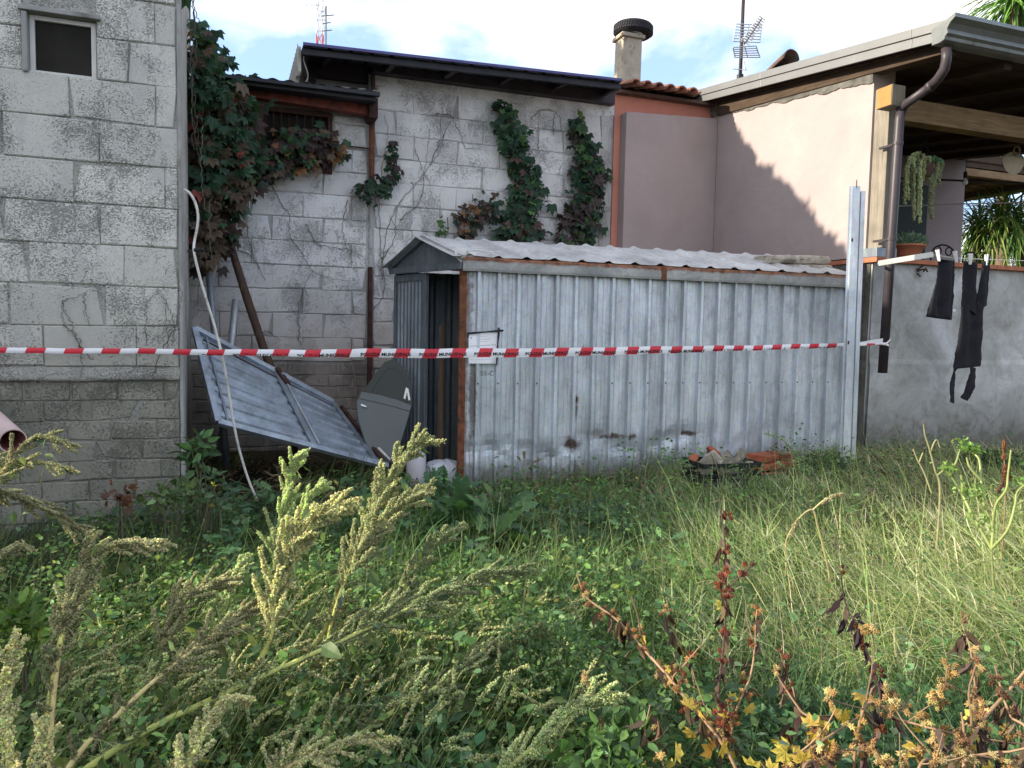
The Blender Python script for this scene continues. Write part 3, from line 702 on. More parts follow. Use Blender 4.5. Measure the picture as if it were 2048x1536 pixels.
# ================================================================== PINK HOUSE
HS = 5.467; HD = 5.35
HO = thing('pink_house', 'pink plastered house with grey metal roof edge and timber porch on the right', 'house', Q(HS, HD, 0))
def rake_z(d): return 3.935 + (d - 4.636) * (4.401 - 3.935) / (8.167 - 4.636)
def house():
    # salmon end wall and protruding pink pilaster box
    mb = MB(); mb.box(4.14, HS + 0.3, 8.05, 8.3, -0.1, 4.22); make('salmon_wall', mb, M['salmon'], HO)
    s0 = WS(1251, 300, 7.9)[0]
    mb = MB(); mb.hexa([Q(s0, 7.9, -0.1), Q(HS - 0.004, 7.9, -0.1), Q(HS - 0.004, 8.048, -0.1), Q(s0, 8.048, -0.1), Q(s0, 7.9, 3.975), Q(HS - 0.004, 7.9, 4.035), Q(HS - 0.004, 8.048, 4.035), Q(s0, 8.048, 3.975)])
    make('pink_box_wall', mb, M['pink'], HO, bevel=0.006)
    # long side wall (faces left), raking top
    d0, d1 = 5.50, 8.05; b0 = 2.17
    mb = MB(); P = [(d0, b0), (d1, b0), (d1, rake_z(d1) - 0.14), (d0, rake_z(d0) - 0.16)]
    mb.hexa([Q(HS, p[0], p[1]) for p in P] + [Q(HS + 0.25, p[0], p[1]) for p in P]); make('side_wall', mb, M['pink'], HO)
    mb = MB(); P = [(d0 - 0.1, -0.1), (d1, -0.1), (d1, b0 - 0.03), (d0 - 0.1, b0 - 0.03)]
    mb.hexa([Q(HS - 0.03, p[0], p[1]) for p in P] + [Q(HS + 0.25, p[0], p[1]) for p in P]); make('plinth', mb, M['dark_conc'], HO)
    # crumbly joint under the eave, its dark colour standing in for eave shade
    def joint(u, v):
        d = d0 + (d1 - d0) * u; z = rake_z(d) - 0.30 + 0.03 * mnoise.noise(Vector((d * 5, 0, 0))) + 0.012 * mnoise.noise(Vector((d * 19, 0, 0)))
        zt = rake_z(d) - 0.12
        return Q(HS - 0.012 - 0.012 * v, d, z + (zt - z) * v)
    mb = MB(); mb.grid(joint, 80, 2); make('eave_joint', mb, M['dark_conc'], HO)
    # roof slab over house and porch: slopes down to the front
    RS0 = 5.3; RS1 = 11.5
    mb = MB(); P = [(4.66, rake_z(4.66) - 0.115), (10.4, rake_z(10.4) - 0.115), (10.4, rake_z(10.4) - 0.03), (4.66, rake_z(4.66) - 0.03)]
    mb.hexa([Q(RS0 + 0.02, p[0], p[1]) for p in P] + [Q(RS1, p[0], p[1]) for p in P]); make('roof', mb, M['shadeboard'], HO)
    # metal verge flashing in two steps along the rake, in lengths
    cuts = [4.64, 4.95, 6.9, 8.2]
    for i in range(3):
        a, b = cuts[i] + 0.002, cuts[i + 1] - 0.002
        for (o, zt, zb) in ((0.0, 0.02, -0.055), (0.014, -0.058, -0.135)):
            mb = MB(); mb.hexa([Q(RS0 - 0.012 + o, a, rake_z(a) + zb), Q(RS0 - 0.012 + o, b, rake_z(b) + zb), Q(RS0 + 0.018, b, rake_z(b) + zb), Q(RS0 + 0.018, a, rake_z(a) + zb),
                     Q(RS0 - 0.012 + o, a, rake_z(a) + zt), Q(RS0 - 0.012 + o, b, rake_z(b) + zt), Q(RS0 + 0.1, b, rake_z(b) + zt), Q(RS0 + 0.1, a, rake_z(a) + zt)])
            make('verge_flashing', mb, M['greymetal'], HO, bevel=0.003)
    # ogee front gutter
    prof = [(0.0, 0.03), (-0.012, 0.0), (-0.045, -0.02), (-0.07, -0.05), (-0.06, -0.085), (-0.035, -0.105), (-0.03, -0.125), (-0.0, -0.14), (0.05, -0.14), (0.09, -0.12)]
    prof = [(-0.10 + 0.0, 0.03), (-0.10, 0.005), (-0.065, -0.02), (-0.045, -0.055), (-0.052, -0.085), (-0.035, -0.10), (-0.03, -0.12), (0.0, -0.13), (0.06, -0.13), (0.07, -0.02)]
    mb = MB(); vs = []; n = 24; k = len(prof)
    for i in range(n + 1):
        s = RS0 - 0.012 + (RS1 - RS0) * i / n
        for (dd, zz) in prof: vs.append(Q(s, 4.66 + dd * 1.25, rake_z(4.66) + zz * 1.15))
    fs = [(i * k + j, i * k + j + 1, (i + 1) * k + j + 1, (i + 1) * k + j) for i in range(n) for j in range(k - 1)]
    mb.add(vs, fs); mb.add(vs[:k], [tuple(range(k))]); make('gutter', mb, M['greymetal_dk'], HO, thick=0.004)
    # downpipe
    dp = 5.18
    c = [Q(*((lambda t: (t[0], dpp, t[1]))(WS(px, py, dpp)))) for (px, py, dpp) in
         ((1893, 96, 4.68), (1893, 118, 4.68), (1889, 138, 4.70), (1876, 158, 4.77), (1861, 173, 4.86), (1812, 208, 5.12), (1803, 220, dp), (1799, 238, dp))]
    g = Q(WS(1799, 238, dp)[0] - 0.005, dp, 1.75)
    lo = Q(WS(1765, 746, dp)[0], dp, WS(1765, 746, dp)[1])
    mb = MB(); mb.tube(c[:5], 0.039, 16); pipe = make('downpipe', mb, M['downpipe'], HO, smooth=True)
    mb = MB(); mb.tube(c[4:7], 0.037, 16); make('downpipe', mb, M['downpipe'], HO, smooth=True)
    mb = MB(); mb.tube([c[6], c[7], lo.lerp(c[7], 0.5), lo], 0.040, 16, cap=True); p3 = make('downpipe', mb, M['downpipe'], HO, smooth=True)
    for (px, py) in ((1795, 287), (1780, 478)):
        s_, z_ = WS(px, py, dp)
        t = (c[7].z - z_) / (c[7].z - lo.z); pp = c[7].lerp(lo, t)
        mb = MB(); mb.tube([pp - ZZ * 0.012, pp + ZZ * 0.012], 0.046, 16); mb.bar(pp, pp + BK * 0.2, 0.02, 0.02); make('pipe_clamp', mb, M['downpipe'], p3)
    for p, a in ((c[4], 0), (c[6], 0)):
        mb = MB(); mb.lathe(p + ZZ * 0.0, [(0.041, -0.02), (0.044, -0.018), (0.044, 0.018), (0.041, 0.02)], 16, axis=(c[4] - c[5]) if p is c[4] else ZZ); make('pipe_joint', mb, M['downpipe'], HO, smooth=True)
    # timber post with metal shoe, beam ends
    pd0, pd1 = 5.33, 5.50
    s_l = WS(1738, 300, pd0)[0]
    s_l = HS + 0.02
    mb = MB(); mb.box(s_l, s_l + 0.17, pd0, pd1 - 0.004, 2.24, 3.68); make('post', mb, M['post'], HO, bevel=0.006)
    mb = MB(); mb.box(s_l - 0.06, s_l + 0.175, pd0 - 0.005, pd1, 2.152, 2.236); make('post_shoe', mb, M['galv_dark'], HO, bevel=0.003)
    zb0, zb1 = WS(1745, 205, 5.2)[1] , WS(1745, 157, 5.2)[1]
    mb = MB(); mb.box(HS - 0.13, HS + 0.02, 5.16, 5.325, 3.44, 3.62, m=0); be = make('beam_end', mb, M['post'], HO, bevel=0.005)
    mb = MB(); mb.box(HS - 0.135, HS - 0.1305, 5.165, 5.32, 3.445, 3.615); make('end_grain', mb, M['beamend'], be)
    mb = MB(); mb.box(s_l + 0.17, 11.3, 5.36, 5.50, 3.40, 3.60); make('beam', mb, M['beam'], HO, bevel=0.005)
    mb = MB(); mb.hexa([Q(HS - 0.03, 4.75, rake_z(4.75) - 0.2), Q(HS + 0.1, 4.75, rake_z(4.75) - 0.2), Q(HS + 0.1, 7.9, rake_z(7.9) - 0.30), Q(HS - 0.03, 7.9, rake_z(7.9) - 0.30), Q(HS - 0.03, 4.75, rake_z(4.75) - 0.12), Q(HS + 0.1, 4.75, rake_z(4.75) - 0.12), Q(HS + 0.1, 7.9, rake_z(7.9) - 0.12), Q(HS - 0.03, 7.9, rake_z(7.9) - 0.12)])
    make('rafter', mb, M['darkwood'], HO, bevel=0.005)  # dark timber colour used here in place of shade under the eave
    for i in range(7):
        s = HS + 0.75 + i * 0.75
        mb = MB(); mb.bar(Q(s, 4.78, rake_z(4.78) - 0.165), Q(s, 10.2, rake_z(10.2) - 0.165), 0.09, 0.10); make('rafter', mb, M['darkwood'], HO)
    for i in range(22):
        d = 4.75 + i * 0.25
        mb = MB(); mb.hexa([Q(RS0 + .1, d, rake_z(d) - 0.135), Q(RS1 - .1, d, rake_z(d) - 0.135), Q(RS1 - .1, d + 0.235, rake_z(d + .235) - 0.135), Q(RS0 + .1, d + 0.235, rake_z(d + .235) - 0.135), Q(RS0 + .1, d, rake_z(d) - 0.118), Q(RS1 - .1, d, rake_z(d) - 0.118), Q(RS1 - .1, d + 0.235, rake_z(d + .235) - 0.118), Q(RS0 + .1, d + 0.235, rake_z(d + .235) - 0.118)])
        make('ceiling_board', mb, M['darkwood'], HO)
    # porch interior: back wall with dark green door, side, floor
    bd = 9.4
    sL = WS(1802, 400, bd)[0]; sR = WS(1928, 400, bd)[0]
    mb = MB(); mb.box(HS + 0.25, sR, bd, bd + 0.2, 1.0, rake_z(bd) - 0.16); make('porch_wall', mb, M['pink'], HO)
    mb = MB(); a, b = WS(1790, 400, bd - .05)[0], WS(1856, 400, bd - .05)[0]; mb.box(HS + 0.3, b, bd - 0.05, bd - 0.004, 1.2, WS(1830, 370, bd)[1]); make('door', mb, M['green_door'], HO)
    mb = MB(); mb.box(HS + 0.3, 11.2, 5.6, 10.6, 1.0, 1.2); make('porch_floor', mb, M['dark_conc'], HO)
    # second beam far back and a striped slatted lean-to roof seen through the opening
    mb = MB(); mb.box(HS + 0.25, 11.3, bd - 0.1, bd - 0.0, WS(1930, 305, bd)[1] - 0.08, WS(1930, 305, bd)[1] + 0.05); make('beam', mb, M['darkwood'], HO)
    a = Vector(Q(sR - 0.1, bd + 0.25, WS(1932, 355, bd)[1]))
    for i in range(15):
        dd = 9.75 + i * 0.27; zz = 4.42 + 0.004 * i
        mb = MB(); mb.bar(Q(sR - 0.1, dd, zz), Q(sR + 3.4, dd + 0.5, zz - 0.02), 0.20, 0.025, up=ZZ); make('pergola_slat', mb, M['beam'], HO)
    for i in range(3):
        mb = MB(); mb.bar(Q(sR + 0.3 + i * 1.1, 9.7, 4.35), Q(sR + 0.4 + i * 1.1, 13.8, 4.38), 0.08, 0.10); make('pergola_beam', mb, M['darkwood'], HO)
    mb = MB(); mb.hexa([Q(x, y, z) for z in (4.47, 4.49) for (x, y) in ((sR - 0.1, 9.6), (sR + 3.4, 9.6), (sR + 3.4, 14.2), (sR - 0.1, 14.2))]); make('pergola_felt', mb, M['shadeboard'], HO)
    mb = MB(); mb.box(sR - 0.1, sR + 0.05, bd + 0.21, bd + 0.34, 1.0, 4.24); make('post', mb, M['post'], HO)
    mb = MB(); mb.bar(Q(sR - .0, bd + 0.28, 4.30), Q(sR + 3.2, bd + 0.28, 4.30), 0.10, 0.12); make('beam', mb, M['beam'], HO)
    mb = MB(); mb.box(sR - 0.1, sR + 3.4, 9.62, 9.66, 4.38, 4.62); make('infill_board', mb, M['darkwood'], HO)
    mb = MB(); mb.tube([Q(HS + 0.9, 6.2, 3.10), Q(8.8, 6.4, 3.28)], 0.012, 6); make('rail', mb, M['iron'], HO)
    mb = MB(); mb.tube([Q(HS + 0.6, 6.9, 2.86), Q(9.4, 6.7, 3.16)], 0.008, 6); make('rail', mb, M['alu'], HO)
    # roof tiles over the salmon wall
    z0 = 4.27; ts0 = WS(1258, 175, 7.75)[0]; ts1 = WS(1396, 185, 7.75)[0]; n = 6; per = (ts1 - ts0) / n
    for r in range(5):
        for i in range(n + 2):
            s = ts0 + per * (i + 0.5) - (0.0 if r else 0)
            if r == 0 and i >= n: continue
            dd = 7.72 + r * 0.32; zz = z0 - 0.03 + r * 0.075 + 0.0 + (i / n) * 0.0
            def cover(u, v, s=s, dd=dd, zz=zz):
                a = math.pi * u; rr = per * 0.36 * (1.0 - 0.12 * v)
                return Q(s + math.cos(a) * rr, dd + 0.38 * v, zz + math.sin(a) * rr * 0.9 + 0.085 * v)
            def pan(u, v, s=s, dd=dd, zz=zz):
                a = math.pi * (1 + u); rr = per * 0.30
                return Q(s + per * 0.5 + math.cos(a) * rr, dd + 0.03 + 0.38 * v, zz + 0.03 + math.sin(a) * rr * 0.7 + 0.085 * v)
            mb = MB(); mb.grid(cover, 8, 1); make('roof_tile', mb, M['tile'] if r == 0 else M['tile_old'], HO, thick=0.014, smooth=True)
            mb = MB(); mb.grid(pan, 6, 1); make('roof_tile', mb, M['tile'] if r == 0 else M['tile_old'], HO, thick=0.014, smooth=True)
    mb = MB(); P = [(7.95, 4.2), (9.6, 4.2), (9.6, 4.60), (7.95, 4.235)]
    mb.hexa([Q(4.14, p[0], p[1]) for p in P] + [Q(6.2, p[0], p[1]) for p in P]); make('tile_bed', mb, M['tile_old'], HO)
    mb = MB(); mb.box(HS + 0.3, 11.4, 10.4, 10.5, 1.0, 1.6); make('rear_parapet', mb, M['pink'], HO)
house()

# loose ridge tile lying on the roof edge
s_, z_ = WS(1612, 118, 6.9); 
mb = MB()
def rt(u, v):
    a = math.pi * u; rr = 0.075 + 0.02 * v
    return Q(5.40 + math.cos(a) * rr + 0.0, 6.55 - 0.34 * v + 0.34, rake_z(6.5) + 0.03 + math.sin(a) * rr + 0.08 * v)
mb.grid(rt, 10, 3); t = make('ridge_tile', mb, M['tile_old'], None, loc=Q(5.4, 6.6, rake_z(6.5)), thick=0.014, smooth=True)
tag(t, 'single curved brown roof tile lying loose on the grey metal roof edge', 'roof tile')

# chimney with tyre
cs, cz_ = WS(1263, 155, 8.6)
CH = thing('chimney', 'square cement chimney rising between the workshop roof and the tiled roof', 'chimney', Q(cs, 8.6, cz_ - 0.3))
def taper(px0, px1, y, D): a = WS(px0, y, D); b = WS(px1, y, D); return a[0], b[0], a[1]
a0, b0_, z0 = taper(1245, 1281, 158, 8.6); a1, b1, z1 = taper(1247, 1285, 72, 8.6)
mb = MB(); mb.hexa([Q(a0 - .01, 8.6, z0 - 0.5), Q(b0_, 8.6, z0 - 0.5), Q(b0_, 8.84, z0 - 0.5), Q(a0 - .01, 8.84, z0 - 0.5), Q(a1, 8.6, z1), Q(b1, 8.6, z1), Q(b1, 8.82, z1), Q(a1, 8.82, z1)])
make('stack', mb, M['chim'], CH, bevel=0.008)
mb = MB(); mb.box(a1 - 0.03, b1 + 0.03, 8.57, 8.86, z1, z1 + 0.05); make('cap', mb, M['chim'], CH, bevel=0.01)
mb = MB(); mb.tube([Q(a1 - 0.03, 8.58, z1 + .03), Q(a1 - 0.06, 8.57, z1 - 0.02), Q(a1 - 0.01, 8.575, z1 - 0.06), Q(a1 + 0.05, 8.575, z1 + 0.0)], 0.006, 6); make('wire', mb, M['rust'], CH)
ty, tz = WS(1268, 60, 8.7)
TY = thing('tyre', 'old black car tyre lying flat on top of the chimney', 'tyre', Q(ty, 8.72, tz - 0.08))
tc_ = Q(ty, 8.72, tz)
prof = []
for i in range(14):
    a = math.pi * (i / 13) - math.pi / 2
    prof.append((0.155 + 0.085 * max(0, math.cos(a)) ** 0.5, 0.095 * math.sin(a)))
prof = [(r_, h_ * .7) for r_, h_ in [(0.13, -0.085), (0.16, -0.1), (0.20, -0.1), (0.232, -0.082), (0.243, -0.05), (0.245, 0.05), (0.234, 0.082), (0.20, 0.1), (0.16, 0.1), (0.13, 0.085), (0.145, 0.06), (0.145, -0.06), (0.13, -0.085)]]
axis = Vector((0.05, 0.02, 1))
mb = MB(); mb.lathe(tc_, prof, 40, axis=axis); make('casing', mb, M['rubber'], TY, smooth=True)
mb = MB()
for i in range(48):
    a = 2 * math.pi * i / 48
    for z in (-0.036, 0.0, 0.036):
        p = tc_ + Vector((math.cos(a + z), math.sin(a + z), 0)) * 0.247 + ZZ * (z * .8 - math.cos(a) * 0.247 * .05)
        t_ = Vector((-math.sin(a + z), math.cos(a + z), 0)); mb.bar(p - t_ * 0.011, p + t_ * 0.011, 0.008, 0.026)
make('tread', mb, M['rubber'], TY, kind='stuff')

# ================================================================== GARDEN WALL (grey, low)
GW = thing('garden_wall', 'grey cement rendered garden wall with terracotta coping under the porch', 'wall', Q(7.0, HD, 0))
mb = MB()
def gwall(u, v): 
    s = HS - 0.03 + 6.0 * u; z = -0.1 + 2.205 * v
    off = 0.008 if z > 1.22 else -0.002
    return Q(s, HD + off + 0.012 * mnoise.noise(Vector((s * 1.3, z * 1.5, 0))) + 0.004 * mnoise.noise(Vector((s * 7, z * 7, 0))), z)
mb.grid(gwall, 120, 50); mb.box(HS - 0.02, HS + 5.97, HD + 0.035, HD + 0.22, -0.1, 2.10); make('wall', mb, M['garden'], GW, smooth=False)
zt = 2.105
nC = 16
for i in range(nC):
    a = HS - 0.06 + i * 0.38; mb = MB(); mb.box(a + 0.002, a + 0.377, HD - 0.045, HD + 0.26, zt + rnd.uniform(-.002, .002), zt + 0.043); make('coping_tile', mb, M['terracotta'], GW, bevel=0.004)
for i in range(6):
    a = HD + 0.27 + i * 0.38; mb = MB(); mb.box(HS - 0.10, HS - 0.035, a + 0.002, a + 0.377, zt + 0.0, zt + 0.04); make('coping_tile', mb, M['terracotta'], GW, bevel=0.004)
mb = MB(); mb.box(HS - 0.09, HS - 0.032, HD + 0.1, HD + 2.5, -0.1, zt - 0.003); make('side_footing', mb, M['dark_conc'], GW)
# ================================================================== METAL SHED
pA = W(925, 975, 6.0); pB = W(1690, 915, 6.95); pA.z = 0.12; pB.z = 0.29
tA = W(925, 541, 6.0); tB = W(1695, 575, 6.95)
pA = Vector((tA.x + 0.01, tA.y, 0.13)); pB = Vector((3.09, 6.95, 0.29))
SH = thing('metal_shed', 'galvanised corrugated metal garden shed with rusty corner and open left end', 'shed', pA)
ax = Vector((pB.x - pA.x, pB.y - pA.y, 0)); SLEN = ax.length; ax.normalize(); nf = Vector((ax.y, -ax.x, 0))     # nf towards the viewer
end = Vector((-1.113 - tA.x, 7.0 - 6.0, 0)); EL = end.length; ex = end.normalized(); en = Vector((-ex.y, ex.x, 0))  # en faces left/front
if en.x > 0: en = -en
ztopA = tA.z; ztopB = tB.z
def sp(u, z, o=0.0): return pA + ax * u + nf * o + ZZ * (z - pA.z)
def zt_(u): return ztopA + (ztopB - ztopA) * u / SLEN
def zb_(u): return 0.13 + (0.29 - 0.13) * u / SLEN
def shed():
    per = SLEN / 22.0
    prof = [(0.0, 0), (0.22, 0), (0.235, -0.0025), (0.25, 0), (0.42, 0), (0.435, -0.0025), (0.45, 0), (0.60, 0), (0.655, 0.040), (0.79, 0.040), (0.84, 0.0), (0.93, -0.006)]
    pts = []
    for k in range(22):
        for (a, o) in prof: pts.append(((k + a) * per, o))
    pts.append((SLEN, 0)); nr = 34
    def dent(u, z, o):
        h = z - zb_(u); x = u / SLEN
        g = math.exp(-((h - 0.27 - 0.06 * math.sin(u * 7) - 0.05 * mnoise.noise(Vector((u * 5, 0, 0)))) / 0.075) ** 2)
        k = mnoise.noise(Vector((u * 3.1, z * 3, 4))) ; k2 = mnoise.noise(Vector((u * 9, z * 7, 9)))
        am = (1.0 if x < 0.55 else 0.4) * (0.45 + 0.9 * abs(mnoise.noise(Vector((u * 6.3, 2, 0)))))
        r = -g * am * (0.016 + 0.03 * k + 0.03 * k2)
        r += 0.004 * k + 0.003 * k2 * am
        r -= 0.02 * math.exp(-((x - 0.93) / 0.05) ** 2) * (1 - abs(h - 1.1) / 1.3 if abs(h - 1.1) < 1.3 else 0)
        r += 0.010 * mnoise.noise(Vector((u * 1.1, z * 0.8, 2)))
        return r
    mb = MB(); vs = []; fs = []; n = len(pts)
    for j in range(nr + 1):
        v = (j / nr) ** 1.35
        for (u, o) in pts:
            z0 = zb_(u) + 0.012 * mnoise.noise(Vector((u * 4, 0, 1))); z = z0 + (zt_(u) + 0.03 - z0) * v
            vs.append(sp(u, z, o + dent(u, z, o)))
    for j in range(nr):
        for i in range(n - 1): fs.append((j * n + i, j * n + i + 1, (j + 1) * n + i + 1, (j + 1) * n + i))
    mb.add(vs, fs)
    def loc(px, py):
        # where the sight line meets the panel, in object coordinates
        d = ray(px, py); nrm = nf; t = (pA - CAM).dot(nrm) / d.dot(nrm); return tuple(CAM + d * t - pA)
    spots = [(loc(1150, 799), 0.05, 0.07, 1.0), (loc(1150, 820), 0.03, 0.12, 0.7), (loc(1143, 888), 0.085, 0.08, 0.95), (loc(1148, 940), 0.07, 0.1, 0.7),
             (loc(1225, 872), 0.14, 0.03, 0.9), (loc(1258, 873), 0.09, 0.03, 0.9), (loc(1375, 866), 0.12, 0.03, 0.95), (loc(1050, 885), 0.10, 0.04, 0.35), (loc(1190, 865), 0.10, 0.05, 0.4),
             (loc(1330, 865), 0.16, 0.05, 0.3), (loc(1400, 915), 0.02, 0.07, 0.35), (loc(1260, 560), 0.02, 0.05, 0.8), (loc(1450, 566), 0.05, 0.012, 0.8),
             (loc(946, 790), 0.05, 0.5, 0.7), (loc(936, 620), 0.05, 0.5, 0.6)]
    m = galv('galvanised_side_sheet', (0.68, 0.725, 0.765), 0.42, True, spots, rustedge=(tuple(ax), 0.0, 0.05), dirt=0.34, metal=0.62, mud=True)
    make('side_panel', mb, m, SH)
    # bolts in a row half way up
    for k in range(21):
        u = (k + 0.75) * per; z = zb_(u) + 0.0; 
        px_z = WSZ = 0.985 + 0.02 * u / SLEN
        mb = MB(); p = sp(u, px_z + 0.0, 0.040 + dent(u, px_z, 0)); mb.lathe(p, [(0.0, 0.004), (0.006, 0.003), (0.0075, -0.001), (0.0075, -0.004)], 8, axis=nf)
        big = k in (4, 5, 6)
        make('bolt', mb, M['galv_new'] if big else M['rustdark'], SH)
    # gutter-like eave trim with rust on top, in two lengths
    for (a, b) in ((0.0, 0.47), (0.474, 1.0)):
        u0, u1 = a * SLEN - (0.02 if a == 0 else 0), b * SLEN + (0.03 if b == 1.0 else 0)
        mb = MB(); vs = []; n = 30
        pr = [(0.036, -0.002), (0.065, -0.006), (0.068, 0.012), (0.066, 0.088), (0.050, 0.104), (0.0, 0.108)]
        for i in range(n + 1):
            u = u0 + (u1 - u0) * i / n; wv = 0.004 * mnoise.noise(Vector((u * 3, 1, 0)))
            for (o, h) in pr: vs.append(sp(u, zt_(u) + h + wv, o + wv))
        k = len(pr); mb.add(vs, [(i * k + j, (i + 1) * k + j, (i + 1) * k + j + 1, i * k + j + 1) for i in range(n) for j in range(k - 1)])
        mm = galv('eave_steel', (0.42, 0.42, 0.40), 0.55, False, (), rustedge=((0, 0, -1), -(ztopA + 0.080 - pA.z), -(ztopA + 0.060 - pA.z)), dirt=0.6, metal=0.4)
        make('eave_trim', mb, mm, SH, thick=0.002)
    mb = MB(); u = 0.472 * SLEN; mb.hexa([sp(u - 0.025, zt_(u) - 0.01, 0.07), sp(u + 0.025, zt_(u) - 0.01, 0.07), sp(u + 0.025, zt_(u) - 0.01, 0.06), sp(u - 0.025, zt_(u) - 0.01, 0.06), sp(u - 0.025, zt_(u) + 0.107, 0.07), sp(u + 0.025, zt_(u) + 0.107, 0.07), sp(u + 0.025, zt_(u) + 0.107, 0.05), sp(u - 0.025, zt_(u) + 0.107, 0.05)])
    make('joint_strap', mb, M['rust'], SH)
    mb = MB(); mb.bar(sp(u - 0.03, zt_(u) - 0.03, 0.03), sp(u - 0.03, zt_(u) - 0.10, 0.03), 0.03, 0.012); make('clip', mb, M['rustdark'], SH)
    # rusty corner post
    mb = MB(); mb.hexa([sp(-0.03, 0.10, 0.012), sp(0.022, 0.10, 0.022), sp(0.03, 0.10, -0.03), sp(-0.03, 0.10, -0.03), sp(-0.03, zt_(0) + 0.08, 0.012), sp(0.022, zt_(0) + 0.08, 0.022), sp(0.03, zt_(0) + 0.08, -0.03), sp(-0.03, zt_(0) + 0.08, -0.03)])
    make('corner_post', mb, M['rust'], SH, bevel=0.004)
    # open end: door leaf at the far side, dark opening, gable above
    def ep(v, z, o=0.0): return Vector((pA.x, pA.y, 0)) + ex * v + en * o + ZZ * z
    zg = 1.90
    v_door = EL * 0.50
    prof2 = []; k = 9; w_ = (EL - v_door) / k
    for i in range(k): prof2 += [((i + 0.0) * w_ + v_door, 0), ((i + .4) * w_ + v_door, 0), ((i + .55) * w_ + v_door, -0.016), ((i + .85) * w_ + v_door, -0.016)]
    prof2.append((EL, 0))
    mb = MB(); n = len(prof2); vs = []
    for j in range(2):
        for (v, o) in prof2: vs.append(ep(v, 0.05 if j == 0 else zg - 0.02, o))
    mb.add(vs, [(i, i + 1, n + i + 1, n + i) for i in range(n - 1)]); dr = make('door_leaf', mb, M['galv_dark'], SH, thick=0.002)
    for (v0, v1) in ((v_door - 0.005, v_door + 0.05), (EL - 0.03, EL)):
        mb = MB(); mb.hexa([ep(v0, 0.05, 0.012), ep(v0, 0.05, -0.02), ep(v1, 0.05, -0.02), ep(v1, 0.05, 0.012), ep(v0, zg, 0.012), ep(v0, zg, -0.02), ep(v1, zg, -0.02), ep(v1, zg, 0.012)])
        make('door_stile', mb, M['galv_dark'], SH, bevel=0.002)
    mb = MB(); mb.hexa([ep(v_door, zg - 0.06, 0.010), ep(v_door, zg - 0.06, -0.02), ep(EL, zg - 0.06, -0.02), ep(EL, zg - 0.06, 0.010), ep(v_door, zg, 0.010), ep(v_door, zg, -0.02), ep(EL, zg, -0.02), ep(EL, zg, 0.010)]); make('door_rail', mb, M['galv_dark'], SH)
    mb = MB(); mb.box(0, 0.001, 0, 0.001, 0, 0.001); 
    # gable
    rz = 2.185; rz2 = 2.185
    mb = MB(); P = [ep(-0.03, zt_(0) + 0.02), ep(EL + 0.03, 1.93), ep(EL + 0.03, 1.965), ep(EL * 0.5, rz - 0.02), ep(-0.03, zt_(0) + 0.09)]
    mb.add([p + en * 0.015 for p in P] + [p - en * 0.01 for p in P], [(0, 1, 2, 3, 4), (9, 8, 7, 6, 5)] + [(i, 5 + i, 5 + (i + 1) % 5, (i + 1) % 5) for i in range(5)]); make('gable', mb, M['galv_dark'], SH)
    mb = MB(); mb.bar(ep(-0.03, zt_(0) + 0.035, 0.03), ep(EL + 0.04, 1.942, 0.03), 0.03, 0.055); make('gable_rail', mb, M['galv_dark'], SH, bevel=0.003)
    for (a, b) in (((-0.05, zt_(0) + 0.10), (EL * .5, rz + 0.01)), ((EL * .5, rz + 0.01), (EL + 0.05, 1.965))):
        mb = MB(); mb.bar(ep(a[0], a[1], 0.03), ep(b[0], b[1], 0.03), 0.04, 0.035); make('gable_trim', mb, M['roofmetal'] if a[0] < 0 else M['galv_dark'], SH, bevel=0.003)
    # far end wall, back wall, dark inside
    zf = 1.90
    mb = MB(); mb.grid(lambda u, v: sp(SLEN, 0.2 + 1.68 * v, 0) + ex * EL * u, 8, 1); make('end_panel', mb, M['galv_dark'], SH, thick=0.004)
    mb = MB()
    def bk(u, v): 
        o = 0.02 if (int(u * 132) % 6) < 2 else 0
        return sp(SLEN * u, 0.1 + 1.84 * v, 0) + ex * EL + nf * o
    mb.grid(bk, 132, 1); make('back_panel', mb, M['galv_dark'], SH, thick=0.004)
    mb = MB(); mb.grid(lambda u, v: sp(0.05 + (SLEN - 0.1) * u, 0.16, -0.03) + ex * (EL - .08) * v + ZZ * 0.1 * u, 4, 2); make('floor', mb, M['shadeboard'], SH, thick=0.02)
    mb = MB(); mb.grid(lambda u, v: sp(0.9, 0.16 + 1.85 * v, -0.04) + ex * (EL - .06) * u, 3, 1); make('inner_dark_sheet', mb, M['interior'], SH, thick=0.01)  # added near-black sheet that paints the shed's inner darkness
    for z in (0.70, 0.98, 1.20):
        mb = MB(); mb.tube([ep(0.05, z - 0.02, -0.3), ep(EL * .5, z, -0.3)], 0.004, 5); make('shelf_wire', mb, M['rust'], SH)
    # roof: two pitches of coarse ribbed sheet
    npan = 17; fl = -0.09
    def rib(u):
        ph = (u / 0.235) % 1.0
        return 0.019 * (1 if 0.1 < ph < 0.2 else (ph / 0.1 if ph <= 0.1 else max(0, 1 - (ph - 0.2) / 0.1)))
    uu = np.arange(-0.10, SLEN + 0.08, 0.0235)
    for side in (0, 1):
        mb = MB(); vs = []; n = len(uu); rows = 7
        for j in range(rows):
            v = j / (rows - 1)
            for u in uu:
                f = min(max(u / SLEN, 0), 1); e0 = zt_(u) + 0.115
                A_ = sp(u, e0 - .006, 0.058); R_ = sp(u, rz + 0.012, 0) + ex * EL * 0.5; B_ = sp(u, 1.975, 0) + ex * (EL + 0.07)
                p = A_.lerp(R_, v) if side == 0 else R_.lerp(B_, v)
                sag = -0.018 * math.sin(math.pi * v) * (0.5 + 0.5 * mnoise.noise(Vector((u * 1.5, side, 0)))) + 0.008 * mnoise.noise(Vector((u * 5, v * 3, side)))
                vs.append(p + ZZ * (rib(u) + sag))
